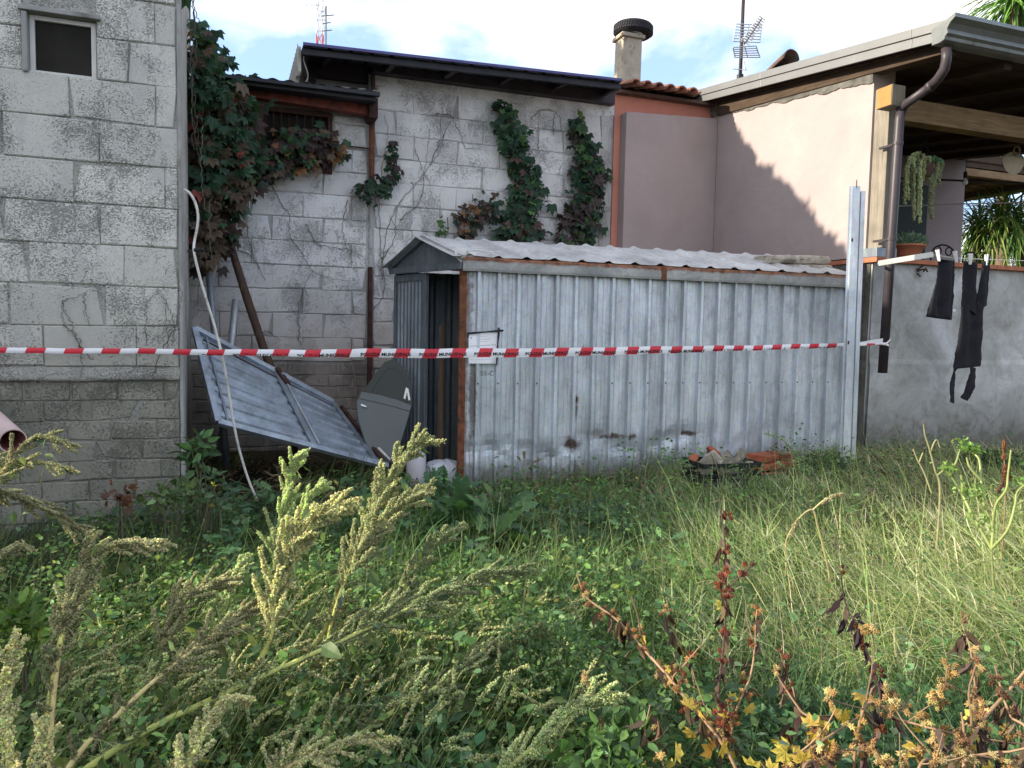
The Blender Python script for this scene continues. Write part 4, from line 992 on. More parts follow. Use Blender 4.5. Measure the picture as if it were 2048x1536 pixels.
        mb.add(vs, [(j * n + i, j * n + i + 1, (j + 1) * n + i + 1, (j + 1) * n + i) for j in range(rows - 1) for i in range(n - 1)])
        make('roof_sheet', mb, M['roofmetal'], SH, thick=0.002)
    mb = MB(); mb.tube([sp(0.02, zt_(0) + 0.15, 0.03), sp(0.10, zt_(0) + 0.175, -0.06), sp(0.24, zt_(0) + 0.15, 0.02)], 0.008, 6); make('bent_wire', mb, M['offwhite'], SH)
    mb = MB(); mb.add([sp(-0.03, zt_(0) + 0.06, 0.035), sp(0.08, zt_(0) + 0.11, 0.04), sp(0.1, zt_(0) + 0.14, 0.03), sp(-0.08, zt_(0) + 0.19, -0.02), sp(-0.07, zt_(0) + 0.1, 0.0)], [(0, 1, 2, 3, 4)]); make('torn_corner', mb, M['offwhite'], SH, thick=0.003)
    return loc, ep
shed_loc, ep = shed()
# faint characters scratched beside the notice are left as faint marks
def on_shed(px, py, o=0.0):
    d = ray(px, py); t = (pA + nf * o - CAM).dot(nf) / d.dot(nf); return CAM + d * t

# notice with black tape
c0 = on_shed(937, 669, 0.038); c1 = on_shed(996, 664, 0.038); c2 = on_shed(996, 727, 0.038); c3 = on_shed(937, 727, 0.038)
NT = thing('paper_notice', 'white paper notice held by black tape on the shed near its rusty corner', 'notice', c3)
mb = MB(); mb.grid(lambda u, v: c3.lerp(c2, u).lerp(c0.lerp(c1, u), v) + nf * (0.006 * math.sin(u * 5 + v * 2)), 10, 8); make('sheet', mb, M['paper'], NT)
lines = [(0.80, 0.25, 0.75, 0.9), (0.73, 0.3, 0.7, 0.6), (0.60, 0.06, 0.96, 1.4), (0.50, 0.06, 0.30, 1.4), (0.42, 0.06, 0.85, 0.8), (0.36, 0.06, 0.95, 1.4), (0.24, 0.06, 0.2, 0.8), (0.14, 0.06, 0.85, 0.6), (0.05, 0.75, 0.95, 0.9), (0.89, 0.30, 0.65, 0.6)]
for (v, a, b, t) in lines:
    mb = MB(); x = a
    while x < b - 0.02:
        l = min(rnd.uniform(0.03, 0.09), b - x); h = 0.006 * t
        f = lambda uu, vv: c3.lerp(c2, uu).lerp(c0.lerp(c1, uu), vv) + nf * (0.006 * math.sin(uu * 5 + vv * 2) + 0.0012)
        mb.add([f(x, v - h), f(x + l, v - h), f(x + l, v + h), f(x, v + h)], [(0, 1, 2, 3)]); x += l + 0.012
    make('text_line', mb, M['faint'], NT)
mb = MB(); f = lambda uu, vv: c3.lerp(c2, uu).lerp(c0.lerp(c1, uu), vv) + nf * 0.0085
mb.lathe(f(0.09, 0.88), [(0, 0), (0.006, 0.0)], 8, axis=nf); make('emblem', mb, M['faint'], NT)
t0, t1 = on_shed(934, 667, 0.052), on_shed(1007, 661, 0.052)
mb = MB(); mb.grid(lambda u, v: t0.lerp(t1, u) + ZZ * (0.014 * (v - 0.5) * (1 + .3 * math.sin(u * 9))) + nf * 0.002 * math.sin(u * 14), 14, 1); make('tape_strip', mb, M['black'], NT, thick=0.001)
t0, t1 = on_shed(998, 655, 0.054), on_shed(993, 730, 0.054)
mb = MB(); mb.grid(lambda u, v: t0.lerp(t1, u) + ax * (0.014 * (v - 0.5) * (1 + .35 * math.sin(u * 11))) + nf * 0.003 * math.sin(u * 10), 14, 1); make('tape_strip', mb, M['black'], NT, thick=0.001)
t0, t1 = on_shed(938, 665, 0.053), on_shed(935, 676, 0.053)
mb = MB(); mb.bar(t0, t1, 0.012, 0.002, up=nf); make('tape_strip', mb, M['black'], NT)
# pencilled characters below the notice
txt = bpy.data.curves.new('t', 'FONT'); txt.body = '55-C1'; txt.size = 0.055
to = bpy.data.objects.new('pencil_mark', txt); COL.objects.link(to); to.parent = SH
R_ = Matrix((ax, ZZ, nf)).transposed(); p = on_shed(961, 751, 0.004)
to.matrix_local = Matrix.Translation(p - pA) @ R_.to_4x4(); txt.materials.append(M['graffiti'])
bpy.context.view_layer.update()
me = bpy.data.meshes.new_from_object(to); bpy.data.objects.remove(to)
to = bpy.data.objects.new('pencil_mark', me); COL.objects.link(to); to.parent = SH; to.matrix_local = Matrix.Translation(p - pA) @ R_.to_4x4()

# slabs on the roof
SLp = []
for i, (py0, py1, x0, x1, lab) in enumerate(((541, 527, 1545, 1668, 'lower slab of weathered stone resting on the right end of the shed roof'), (527, 509, 1544, 1664, 'upper slab of weathered stone, topmost on the right end of the shed roof'))):
    Y = 6.98
    a = W(x0, py0, Y); b = W(x1, py0 + 2, Y + 0.12); zt1 = W(x0, py1, Y).z
    mb = MB(); n = 14
    bk = ex * 0.22
    def f(u, v, a=a, b=b, zt1=zt1, i=i):
        an = v * 2 * math.pi; c = math.cos(an); s2 = math.sin(an)
        # rounded rectangle section
        cc = math.copysign(abs(c) ** 0.35, c); ss = math.copysign(abs(s2) ** 0.35, s2)
        h = (zt1 - a.z) * 0.5; base = a.lerp(b, u) + bk * 0.5
        taper = 1.0 if 0.03 < u < 0.97 else 0.86
        nn = 0.008 * mnoise.noise(Vector((u * 9, v * 7, i * 5)))
        return base - bk * 0.5 * cc * taper + ZZ * (h + h * ss * taper + nn) - bk.normalized() * nn
    mb.grid(f, n, 16)
    mb.add([f(0, k / 16) for k in range(16)], [tuple(range(16))]); mb.add([f(1, k / 16) for k in range(16)], [tuple(range(15, -1, -1))])
    o = make('stone_slab', mb, M['slab'], None, loc=a + bk * .5, smooth=True); tag(o, lab, 'stone slab', 'slabs on the shed roof')
mb = MB(); p = W(1520, 530, 7.0); mb.hexa([p, p + ax * 0.12, p + ax * 0.1 + ex * 0.1, p + ex * 0.1, p + ZZ * .05, p + ax * 0.09 + ZZ * .03, p + ax * 0.08 + ex * 0.1 + ZZ * .03, p + ex * 0.1 + ZZ * .05]); o = make('broken_tile', mb, M['roofmetal'], None, loc=p, bevel=0.01); tag(o, 'pale broken fragment beside the slabs on the shed roof', 'rubble')
mb = MB(); p = W(1505, 520, 7.35); mb.bar(p, p + ax * 0.18 - ex * 0.05, 0.05, 0.02); o = make('plastic_scrap', mb, plain('green_plastic', (0.05, 0.25, 0.2), 0.5), None, loc=p); tag(o, 'small green plastic scrap lying on the shed roof by the slabs', 'scrap')

# things in the shed opening
mb = MB(); a = W(884, 651, 6.35); b = W(880, 905, 6.25); b.z = 0.16; mb.bar(a, b, 0.055, 0.022, up=en); o = make('plank', mb, M['plank'], None, loc=b, bevel=0.003); tag(o, 'narrow brown wooden plank standing upright in the dark shed opening', 'plank')
mb = MB(); c = W(888, 935, 6.15); c.z = ground_z(c.x, c.y)
def bagf(u, v):
    a = 2 * math.pi * u; ph = math.pi * v - math.pi / 2
    r = (math.cos(ph) ** 0.7 if math.cos(ph) > 0 else 0) * (0.15 + 0.02 * mnoise.noise(Vector((math.cos(a) * 2, math.sin(a) * 2, v * 3))))
    return c + ZZ * 0.10 + Vector((math.cos(a) * r * 1.15, math.sin(a) * r * 0.9, 0.105 * math.sin(ph) + 0.018 * mnoise.noise(Vector((math.cos(a) * 5, math.sin(a) * 5, v * 7)))))
mb.grid(bagf, 36, 20); o = make('plastic_bag', mb, M['bag'], None, loc=c, smooth=True); tag(o, 'crumpled translucent white plastic bag on the ground in the shed opening', 'bag')
c = W(832, 950, 5.95); c.z = ground_z(c.x, c.y) + .02
GB = thing('gas_cylinder', 'pale lilac cylinder with a small black mark standing beside the shed opening', 'cylinder', c)
mb = MB(); mb.lathe(c, [(0.0, 0.0), (0.072, 0.0), (0.077, 0.01), (0.077, 0.235), (0.07, 0.262), (0.045, 0.278), (0.0, 0.282)], 28); make('body', mb, M['cyl'], GB, smooth=True)
mb = MB(); mb.lathe(c + ZZ * 0.28, [(0.012, 0), (0.012, 0.03), (0.02, 0.03), (0.02, 0.045), (0, 0.045)], 12); make('valve', mb, M['galv_dark'], GB)
mb = MB(); mb.lathe(c + Vector((0.018, -0.0765, 0.075)), [(0.004, 0.0), (0.008, 0.0), (0.008, 0.003), (0.004, 0.003)], 10, axis=(0.2, -1, 0)); make('black_mark', mb, M['black'], GB)

# car door
def plane_pts(pts, P0, nrm): 
    out = []
    for (px, py) in pts: d = ray(px, py); t = (P0 - CAM).dot(nrm) / d.dot(nrm); out.append(CAM + d * t)
    return out
P0 = W(780, 880, 6.35); nrm = Vector((0.1, -1, 0.22)).normalized()
CD = thing('car_door', 'dark grey car door with green window leaning by the shed opening', 'car door', W(760, 930, 6.35))
def slab_poly(pts2, off=0.0, th=0.03):
    P = [p + nrm * off for p in plane_pts(pts2, P0, nrm)]; k = len(P)
    mb = MB(); mb.add(P + [p - nrm * th for p in P], [tuple(range(k)), tuple(range(2 * k - 1, k - 1, -1))] + [(i, k + i, k + (i + 1) % k, (i + 1) % k) for i in range(k)]); return mb
make('window_frame', slab_poly([(727, 786), (735, 771), (752, 745), (770, 724), (783, 719), (799, 726), (812, 741), (820, 758), (824, 785), (825, 815), (815, 812), (815, 785), (811, 765), (802, 748), (790, 738), (777, 736), (766, 747), (748, 775), (741, 789)], 0.006), M['carglass'], CD)
make('window_glass', slab_poly([(738, 788), (748, 773), (766, 745), (777, 733), (790, 735), (804, 748), (813, 765), (817, 785), (816, 806)], 0.0, 0.01), M['carglass'], CD)
make('body', slab_poly([(722, 783), (760, 790), (797, 800), (825, 811), (818, 835), (808, 868), (798, 900), (795, 930), (745, 922), (728, 880), (715, 840), (712, 805)], 0.02, 0.07), M['cargrey'], CD, bevel=0.01)
make('crease', slab_poly([(722, 785), (760, 791), (797, 801), (824, 812), (820, 824), (790, 815), (755, 806), (719, 798)], 0.028, 0.012), M['cargrey'], CD, bevel=0.004)
make('handle', slab_poly([(722, 808), (734, 813), (735, 817), (722, 813)], 0.045, 0.02), M['galv_new'], CD, bevel=0.004)
make('quarter_trim', slab_poly([(807, 797), (812, 775), (817, 778), (821, 801), (817, 801), (814, 784), (811, 799)], 0.016, 0.012), M['alu'], CD)

# fallen ribbed metal panel
A_, B_, C_, D_ = W(388, 660, 6.35), W(435, 848, 5.7), W(775, 936, 6.15), W(684, 818, 6.85)
FP = thing('metal_gate', 'fallen ribbed galvanised metal leaf lying askew beside the left building', 'gate', B_)
pn = (C_ - B_).cross(A_ - B_).normalized()
if pn.y > 0: pn = -pn
def fp(u, v, o=0.0): return B_.lerp(C_, u).lerp(A_.lerp(D_, u), v) + pn * o
mb = MB(); us = []; kk = 13
nv = 84
def ribs(u, v):
    ph = (v * 7.5) % 1.0
    return fp(u, v, (0.0 if ph < 0.55 else 0.016) + 0.010 * mnoise.noise(Vector((u * 2, v * 2, 7))))
mb.grid(ribs, 12, nv); make('ribbed_sheet', mb, M['galv_panel'], FP, thick=0.002)
def frame_bar(u0, v0, u1, v1, w_=0.05, t_=0.04, mat='galv_panel', o=0.02, nm='frame_rail'):
    mb = MB(); mb.bar(fp(u0, v0, o), fp(u1, v1, o), w_, t_, up=pn); make(nm, mb, M[mat], FP, bevel=0.004)
frame_bar(0, 0.0, 1, 0.0); frame_bar(0, 1, 0.93, 1.0); frame_bar(0, 0, 0, 1); frame_bar(0.985, 0.03, 0.98, 0.98, 0.03, 0.03, 'rustdark', 0.03)
frame_bar(0.94, 0.05, 0.93, 1.0, 0.035, 0.02, 'galv_dark')
frame_bar(0.56, 0.02, 0.54, 0.98, 0.075, 0.022, 'galv_dark', 0.03, 'centre_stile'); frame_bar(0.575, 0.02, 0.555, 0.98, 0.018, 0.03, 'galv', 0.042, 'centre_stile')
frame_bar(0.06, 0.03, 0.07, 0.97, 0.02, 0.01, 'galv_dark', 0.02); frame_bar(0.04, 0.91, 0.52, 0.90, 0.012, 0.008, 'rustdark', 0.02); frame_bar(0.6, 0.90, 0.9, 0.89, 0.012, 0.008, 'rustdark', 0.02)
mb = MB(); mb.bar(fp(0.535, 1.02, 0.05), fp(0.565, 0.82, 0.05), 0.045, 0.035, up=pn); lk = make('lock_case', mb, M['rustdark'], FP, bevel=0.008)
mb = MB(); mb.lathe(fp(0.55, 0.93, 0.07), [(0.0, 0.012), (0.016, 0.01), (0.016, 0), (0.0, 0)], 12, axis=pn); make('lock_barrel', mb, M['galv_dark'], lk)
mb = MB(); mb.tube([fp(1.01, 0.62, 0.04), fp(1.0, 0.4, 0.06), fp(1.015, 0.25, 0.05), fp(1.05, 0.12, 0.03)], 0.012, 8); o = make('hose', mb, M['conduit'], None, loc=fp(1.05, .12), smooth=True); tag(o, 'short pale hose hanging over the right edge of the fallen panel', 'hose')

# poles, pipes
a = W(452, 458, 7.4); b = W(560, 760, 6.8)
pts = [W(450, 450, 7.45), W(470, 520, 7.35), W(495, 600, 7.2), (W(525, 690, 7.0)), W(545, 745, 6.9), W(575, 850, 6.7), Vector((W(600, 930, 6.6).x, 6.6, ground_z(-1.8, 6.6)))]
mb = MB(); mb.tube(pts, [0.034, 0.036, 0.04, 0.038, 0.038, 0.036, 0.036], 10); o = make('wooden_pole', mb, M['pole_wood'], None, loc=pts[-1], smooth=True); tag(o, 'crooked dark brown wooden pole leaning behind the fallen panel', 'pole')
for (a, b, r, m, lab) in (((472, 600, 7.1), (462, 700, 7.0), 0.036, 'galv', 'short galvanised pipe standing behind the top of the fallen panel'), ((410, 470, 7.2), (432, 700, 6.9), 0.03, 'galv_dark', 'long dark pipe leaning in the corner under the creeper')):
    p, q = W(*a), W(*b); mb = MB(); e = q + (q - p).normalized() * ((q.z - 0.05) / max(1e-3, (p.z - q.z)) * (p - q).length); mb.tube([p, q, e], r, 12); o = make('metal_pipe', mb, M[m], None, loc=e, smooth=True); tag(o, lab, 'pipe')
pts = [(368, 379), (379, 386), (390, 404), (396, 430), (394, 458), (389, 482), (388, 502), (396, 540), (410, 590), (430, 655), (448, 730), (460, 800), (470, 860), (480, 905), (497, 960), (515, 1002)]
Ys = np.interp(range(len(pts)), [0, 2, 5, 6, 15], [4.74, 4.74, 4.74, 4.70, 4.9])
pp = [W(x, y, Ys[i]) for i, (x, y) in enumerate(pts)]
mb = MB(); mb.tube(smooth_path(pp, 70).tolist(), 0.008, 10); o = make('conduit', mb, M['conduit'], None, loc=pp[-1], smooth=True); tag(o, 'thin dirty white plastic conduit curving down the corner of the left building', 'conduit')
mb = MB(); q = W(388, 500, 4.70); mb.bar(W(378, 503, 4.74), W(402, 500, 4.70), 0.03, 0.018); mb.tube([q, W(408, 500, 4.7)], 0.012, 8); mb.bar(W(401, 491, 4.69), W(401, 500, 4.69), 0.006, 0.006); make('clamp', mb, M['black'], o, bevel=0.003)

# pink PVC pipe at the left edge
pe = W(26, 882, 3.7); pd = (W(-60, 800, 4.3) - pe).normalized()
mb = MB(); n = 24
xx = pd.orthogonal().normalized(); yy = pd.cross(xx)
def ring(r, t): return [pe + pd * t + (xx * math.cos(2 * math.pi * i / n) + yy * math.sin(2 * math.pi * i / n)) * r for i in range(n)]
vs = ring(0.062, 1.2) + ring(0.062, 0.0) + ring(0.056, 0.0) + ring(0.056, 1.2)
mb.add(vs[:2 * n], [(i, (i + 1) % n, n + (i + 1) % n, n + i) for i in range(n)], 0); mb.add(vs[n:3 * n], [(i, (i + 1) % n, n + (i + 1) % n, n + i) for i in range(n)], 0); mb.add(vs[2 * n:], [(i, (i + 1) % n, n + (i + 1) % n, n + i) for i in range(n)], 1)
o = make('plastic_pipe', mb, [M['pinkpvc'], M['pinkpvc_in']], None, loc=pe, smooth=True); tag(o, 'wide dusty pink plastic drain pipe poking in at the left edge', 'pipe')

# ================================================================== STEEL POST at the right
bt = W(1694, 962, 6.2); tp = W(1718, 372, 6.2); bt.z = ground_z(bt.x, bt.y) - 0.1
bt = W(1696, 962, 6.2); dirp = (tp - bt).normalized(); bt = bt - dirp * 0.15
SP = thing('steel_post', 'tall bright galvanised slotted steel post standing in front of the shed end', 'post', bt)
L_ = (tp - bt).length; right = dirp.cross(Vector((0, 1, 0))).normalized() ; right = right if right.x > 0 else -right; back = Vector((0.12, 1, 0)).normalized()
def pst(nm, x0, x1, y0, y1, top=1.0, m='galv_new'):
    mb = MB(); P = []
    for t in (0, top): 
        for (x, y) in ((x0, y0), (x1, y0), (x1, y1), (x0, y1)): P.append(bt + dirp * L_ * t + right * x + back * y)
    mb.hexa(P); return make(nm, mb, M[m], SP, bevel=0.0012)
pst('web', -0.052, -0.050, 0.0, 0.05); pst('front_flange', -0.052, 0.010, -0.002, 0.0); 
pst('lip', 0.010, 0.012, -0.002, 0.012, 1.0); pst('inner_web', 0.024, 0.026, 0.006, 0.05, 0.985); pst('second_flange', 0.020, 0.054, -0.006, -0.004, 0.985); pst('second_web', 0.052, 0.054, -0.004, 0.045, 0.985)
pst('left_return', -0.075, -0.052, 0.012, 0.014)
for (px, py) in ((1706, 480), (1699, 685), (1690, 897)):
    z = W(px, py, 6.2).z; t = (z - bt.z) / (tp.z - bt.z); c = bt + dirp * L_ * t - right * 0.040 - back * 0.0032
    mb = MB(); ring_ = []
    for i in range(14):
        a = 2 * math.pi * i / 14; ring_.append(c + right * 0.0065 * math.cos(a) + ZZ * (0.0065 * math.sin(a) + (0.009 if math.sin(a) > 0 else -0.009)))
    mb.add(ring_, [tuple(range(14))]); make('slot', mb, M['black'], SP)
mb = MB(); mb.tube([tp + ZZ * -0.02 - right * 0.02, tp + ZZ * 0.05 - right * 0.02], 0.004, 6); make('bolt', mb, M['rust'], SP)

# ================================================================== BARRIER TAPE
TP = [(-60, 699, 4.20), (0, 701, 4.31), (180, 702, 4.46), (365, 704, 4.63), (600, 706.5, 4.83), (870, 706.5, 5.12), (1100, 705, 5.42), (1300, 700.5, 5.72), (1500, 696, 6.08), (1695, 690, 6.47), (1730, 689.5, 6.47), (1766, 688, 6.56)]
tpts = [W(*p) for p in TP]
BT = thing('barrier_tape', 'red and white striped police barrier tape stretched across the whole view', 'barrier tape', tpts[-1])
tl = [0]
for i in range(1, len(tpts)): tl.append(tl[-1] + (tpts[i] - tpts[i - 1]).length)
TLEN = tl[-1]
tx = np.array([p.x for p in tpts]); ty_ = np.array([p.y for p in tpts]); tz_ = np.array([p.z for p in tpts])
def tpos(u): return Vector((np.interp(u, tl, tx), np.interp(u, tl, ty_), np.interp(u, tl, tz_)))
Lx = lambda px: float(np.interp(px, [p[0] for p in TP], tl))
kw = [(-60, .032, 0.50), (365, .036, 0.55), (600, .046, .70), (720, .058, .95), (800, .063, 1.0), (1150, .063, 1.0), (1300, .058, .95), (1400, .050, .8), (1500, .042, .7), (1650, .040, .62), (1700, .034, .5), (1735, .02, .4), (1766, .008, .3)]
ku = [Lx(k[0]) for k in kw]; WD = 0.063
def tw(u): return float(np.interp(u, ku, [k[1] for k in kw]))
tape_n = Vector((math.sin(AN), -math.cos(AN), 0))
def tape(u, v, o=0.0):                       # v 0 bottom edge .. 1 top edge of the flat tape; a narrowed stretch is folded behind itself along the bottom
    wv = tw(u); p = tpos(u); y = v * WD - WD; y = -y  # distance below the top edge
    if y <= wv: z = wv / 2 - y; dep = 0.004 * math.sin(math.pi * min(1, y / wv)) ; oo = dep + o
    else: z = wv / 2 - wv + (y - wv); oo = -0.004 - o
    wav = 0.0015 * math.sin(u * 9) + 0.001 * math.sin(u * 23)
    return p + ZZ * (z + wav) + tape_n * (oo + 0.003 * math.sin(u * 5 + v * 1.3))
period = 0.1955
mb = MB(); nU = 560; mb.grid(lambda u, v: tape(u * TLEN, v), nU, 14); make('tape_film', mb, M['tape_white'], BT)
ref = Lx(660 - 0) 
redstarts = [Lx(543)]
s = redstarts[0]
k0 = -int(s / period) - 1
i = k0
while True:
    a = s + i * period; b = a + period * 0.5; i += 1
    if a > TLEN - 0.05: break
    if b < 0.02: continue
    a = max(a, 0.001); b = min(b, TLEN - 0.001)
    mb = MB(); sl_ = 0.012
    mb.grid(lambda u, v: tape(min(max(a + (b - a) * u + (v - 0.5) * sl_ * 2, 0), TLEN), v, 0.0012), 8, 14); make('red_stripe', mb, M['tape_red'], BT)
# printed words, mapped on to the film
fc = bpy.data.curves.new('f', 'FONT'); fc.body = 'POLIZIA MUNICIPALE'; fc.size = 0.0335; fc.offset = 0.0012; fc.resolution_u = 2; fc.space_character = 1.02
fo = bpy.data.objects.new('f', fc); COL.objects.link(fo); bpy.context.view_layer.update()
tm = bpy.data.meshes.new_from_object(fo); bpy.data.objects.remove(fo)
co = np.zeros(len(tm.vertices) * 3); tm.vertices.foreach_get('co', co); co = co.reshape(-1, 3); tw_ = co[:, 0].max()
fcs = [tuple(p.vertices) for p in tm.polygons]
sc = 0.335 / tw_
starts = [462, 593, 717, 836, 945, 1048, 1148, 1246, 1335, 1422, 1505, 1585, 1650]
for i, px in enumerate(starts):
    u0 = Lx(px); mb = MB(); vs = [tape(min(u0 + c[0] * sc, TLEN - 0.01), 0.5 + (c[1] - 0.0125) / WD * 0.86 - 0.10, 0.0024) for c in co]
    mb.add(vs, fcs); make('lettering', mb, M['ink'], BT)
u0 = Lx(395); cut = [f for f in fcs if min(co[list(f), 0]) > tw_ * 0.62]
mb = MB(); mb.add([tape(max(0, u0 + (c[0] - tw_ * .62) * sc), 0.5 + (c[1] - 0.0125) / WD * 0.86 - 0.10, 0.0024) for c in co], cut); make('lettering', mb, M['ink'], BT)
# knot and loose ends round the downpipe
e = tpts[-1]
mb = MB(); mb.tube([e - E1 * 0.03, e + tape_n * 0.02, e + E1 * 0.02 + tape_n * .01], [0.008, 0.014, 0.006], 8); make('knot', mb, M['tape_white'], BT, smooth=True)
for (dx, dz, col_) in ((0.085, 0.075, 'tape_white'), (0.06, -0.02, 'tape_white')):
    mb = MB(); mb.grid(lambda u, v: e + E1 * dx * u + ZZ * (dz * u + (v - .5) * 0.02 * math.sin(math.pi * min(1, u + .15))) + tape_n * (0.02 + 0.015 * math.sin(u * 4)), 8, 2); make('loose_end', mb, M[col_], BT, thick=0.001)
dpx = Q(WS(1766, 688, 5.18)[0], 5.18, e.z)
mb = MB(); mb.lathe(dpx, [(0.042, -0.012), (0.045, -0.01), (0.045, 0.012), (0.042, 0.014)], 16); make('loop', mb, M['tape_red'], BT)

# ================================================================== ANTENNAS
a = W(1480, 158, 9.3); b = W(1488, -30, 9.3)
AT = thing('tv_antenna', 'dark mast with a corner reflector television aerial on the pink house roof', 'aerial', a)
a0_ = a + Vector((0, 0, -0.45)); mb = MB(); mb.tube([a0_, b], 0.022, 8); make('mast', mb, M['fascia_dark'], AT, smooth=True)
mb = MB(); mb.tube([a0_, a + Vector((0, 0, .05))], 0.04, 10); make('mast_sleeve', mb, M['black'], AT)
def P_(px, py, Y=9.2): return W(px, py, Y)
def grid_panel(corners, n, m_):
    c00, c10, c11, c01 = [P_(*c) for c in corners]; mb = MB()
    for i in range(n): t = i / (n - 1); mb.tube([c00.lerp(c01, t), c10.lerp(c11, t)], 0.0065, 5)
    for t in (0.0, 0.5, 1.0): mb.tube([c00.lerp(c10, t), c01.lerp(c11, t)], 0.007, 5)
    make('reflector', mb, M['alu'], AT)
grid_panel([(1466, 83, 9.1), (1520, 85, 9.3), (1524, 50, 9.4), (1472, 48, 9.2)], 7, 0)
grid_panel([(1466, 95, 9.1), (1512, 92, 9.3), (1520, 115, 9.4), (1470, 115, 9.2)], 6, 0)
mb = MB(); mb.tube([P_(1487, 90), P_(1524, 36, 8.8)], 0.012, 6); make('boom', mb, M['alu'], AT)
for t in np.linspace(0.1, 1, 12):
    p = P_(1487, 90).lerp(P_(1524, 36, 8.8), t); h = 0.06 + 0.02 * (1 - t)
    for q in (Vector((0.7, 0.5, -0.2)), Vector((-0.6, 0.3, 0.5))):
        mb = MB(); mb.tube([p - q * h, p + q * h], 0.005, 4); make('director', mb, M['alu'], AT)
mb = MB(); mb.tube([P_(1487, 122), P_(1490, 140)], 0.012, 6); mb.tube([P_(1466, 138), P_(1494, 140)], 0.005, 5); make('small_dipole', mb, M['alu'], AT)
# far red and white lattice mast
DM = 70.0
base = W(640, 90, DM)
RM = thing('lattice_mast', 'distant red and white lattice radio mast above the workshop roof', 'mast', Vector((base.x, base.y, 0)))
zt0 = W(640, -40, DM).z; z = 0.0; wd = 0.26; seg = 0
while z < zt0:
    mb = MB()
    c = Vector((base.x + (z - base.z) * -0.0, base.y, 0)); h = 1.0
    for (sx, sy) in ((-1, -1), (1, -1), (1, 1), (-1, 1)): mb.tube([c + Vector((sx * wd, sy * wd, z)), c + Vector((sx * wd, sy * wd, z + h))], 0.045, 4)
    for (p, q) in (((-1, -1), (1, -1)), ((1, -1), (1, 1)), ((1, 1), (-1, 1)), ((-1, 1), (-1, -1))):
        mb.tube([c + Vector((p[0] * wd, p[1] * wd, z)), c + Vector((q[0] * wd, q[1] * wd, z + h))], 0.03, 4); mb.tube([c + Vector((q[0] * wd, q[1] * wd, z)), c + Vector((q[0] * wd, q[1] * wd, z))+Vector((0,0,.02))], 0.03, 4)
    make('lattice_section', mb, M['red'] if (seg // 4) % 2 == 0 else M['white'], RM); z += h; seg += 1
for (px, py, l) in ((612, 10, 12), (652, 40, 10), (650, 22, 8), (648, 62, 10)):
    p = W(px, py, DM - 0.5); q = W(638, py, DM - 0.3); mb = MB(); mb.tube([q, p], 0.03, 4); mb.tube([p - ZZ * l * 0.04, p + ZZ * l * 0.04], 0.03, 4); make('aerial', mb, M['greymetal'], RM)
q0 = W(652, 100, 30); q1 = W(652, 12, 30)
AM = thing('thin_aerial', 'thin rooftop aerial beside the distant lattice mast', 'aerial', Vector((q0.x, q0.y, 0)))
mb = MB(); mb.tube([Vector((q0.x, q0.y, 0)), q1], 0.03, 5); make('mast', mb, M['greymetal'], AM)
for (y0, l) in ((35, .5), (50, .3), (65, .4)):
    p = W(652, y0, 30); mb = MB(); mb.tube([p - Vector((l * .4, 0, -.05)), p + Vector((l * .6, 0, .1))], 0.02, 4); make('rod', mb, M['greymetal'], AM)

# ================================================================== PORCH THINGS AND LAUNDRY
def DS(px, py, d): s_, z_ = WS(px, py, d); return Q(s_, d, z_)
bw = DS(1812, 505, 5.42); 
BO = thing('plant_bowl', 'terracotta bowl of grey green succulents on the wall beside the downpipe', 'plant pot', DS(1813, 508, 5.45))
cB = DS(1813, 508, 5.47); cB.z = zt + 0.05
mb = MB(); mb.lathe(cB, [(0.0, 0.0), (0.075, 0.0), (0.115, 0.06), (0.155, 0.12), (0.168, 0.125), (0.17, 0.14), (0.155, 0.142), (0.14, 0.11), (0.0, 0.10)], 28); make('bowl', mb, M['terracotta'], BO, smooth=True)
mb = MB(); mb.lathe(cB - ZZ * 0.002, [(0.0, 0.001), (0.12, 0.001), (0.135, 0.012), (0.12, 0.008)], 24); make('saucer', mb, M['offwhite'], BO)
# strap for drying: white arm fixed to the wall
a, b = DS(1757, 527, 5.0), DS(1866, 509, 4.75)
AR = thing('drying_rack', 'white folding drying arm fixed near the top of the grey wall', 'drying rack', DS(1757, 527, 5.3))
mb = MB(); mb.bar(a, b, 0.02, 0.045); make('arm', mb, M['offwhite'], AR, bevel=0.003)
mb = MB(); mb.bar(DS(1757, 529, 5.3), a, 0.02, 0.02); make('bracket', mb, M['galv_dark'], AR)
mb = MB(); q = a.lerp(b, 0.72); mb.bar(q + ZZ * 0.03, q - ZZ * 0.07, 0.045, 0.03); make('clip_block', mb, M['offwhite'], AR, bevel=0.006)
line_pts = [b, DS(1905, 516, 4.75), DS(1975, 519, 4.75), DS(2060, 522, 4.75), DS(2200, 520, 4.75)]
mb = MB(); mb.tube(line_pts, 0.003, 5); o = make('clothes_line', mb, M['offwhite'], None, loc=b); tag(o, 'thin clothes line with laundry in front of the grey wall', 'clothes line')
def c3(x, y): return (1636 + x / 3.073, 460 + y / 3.073)
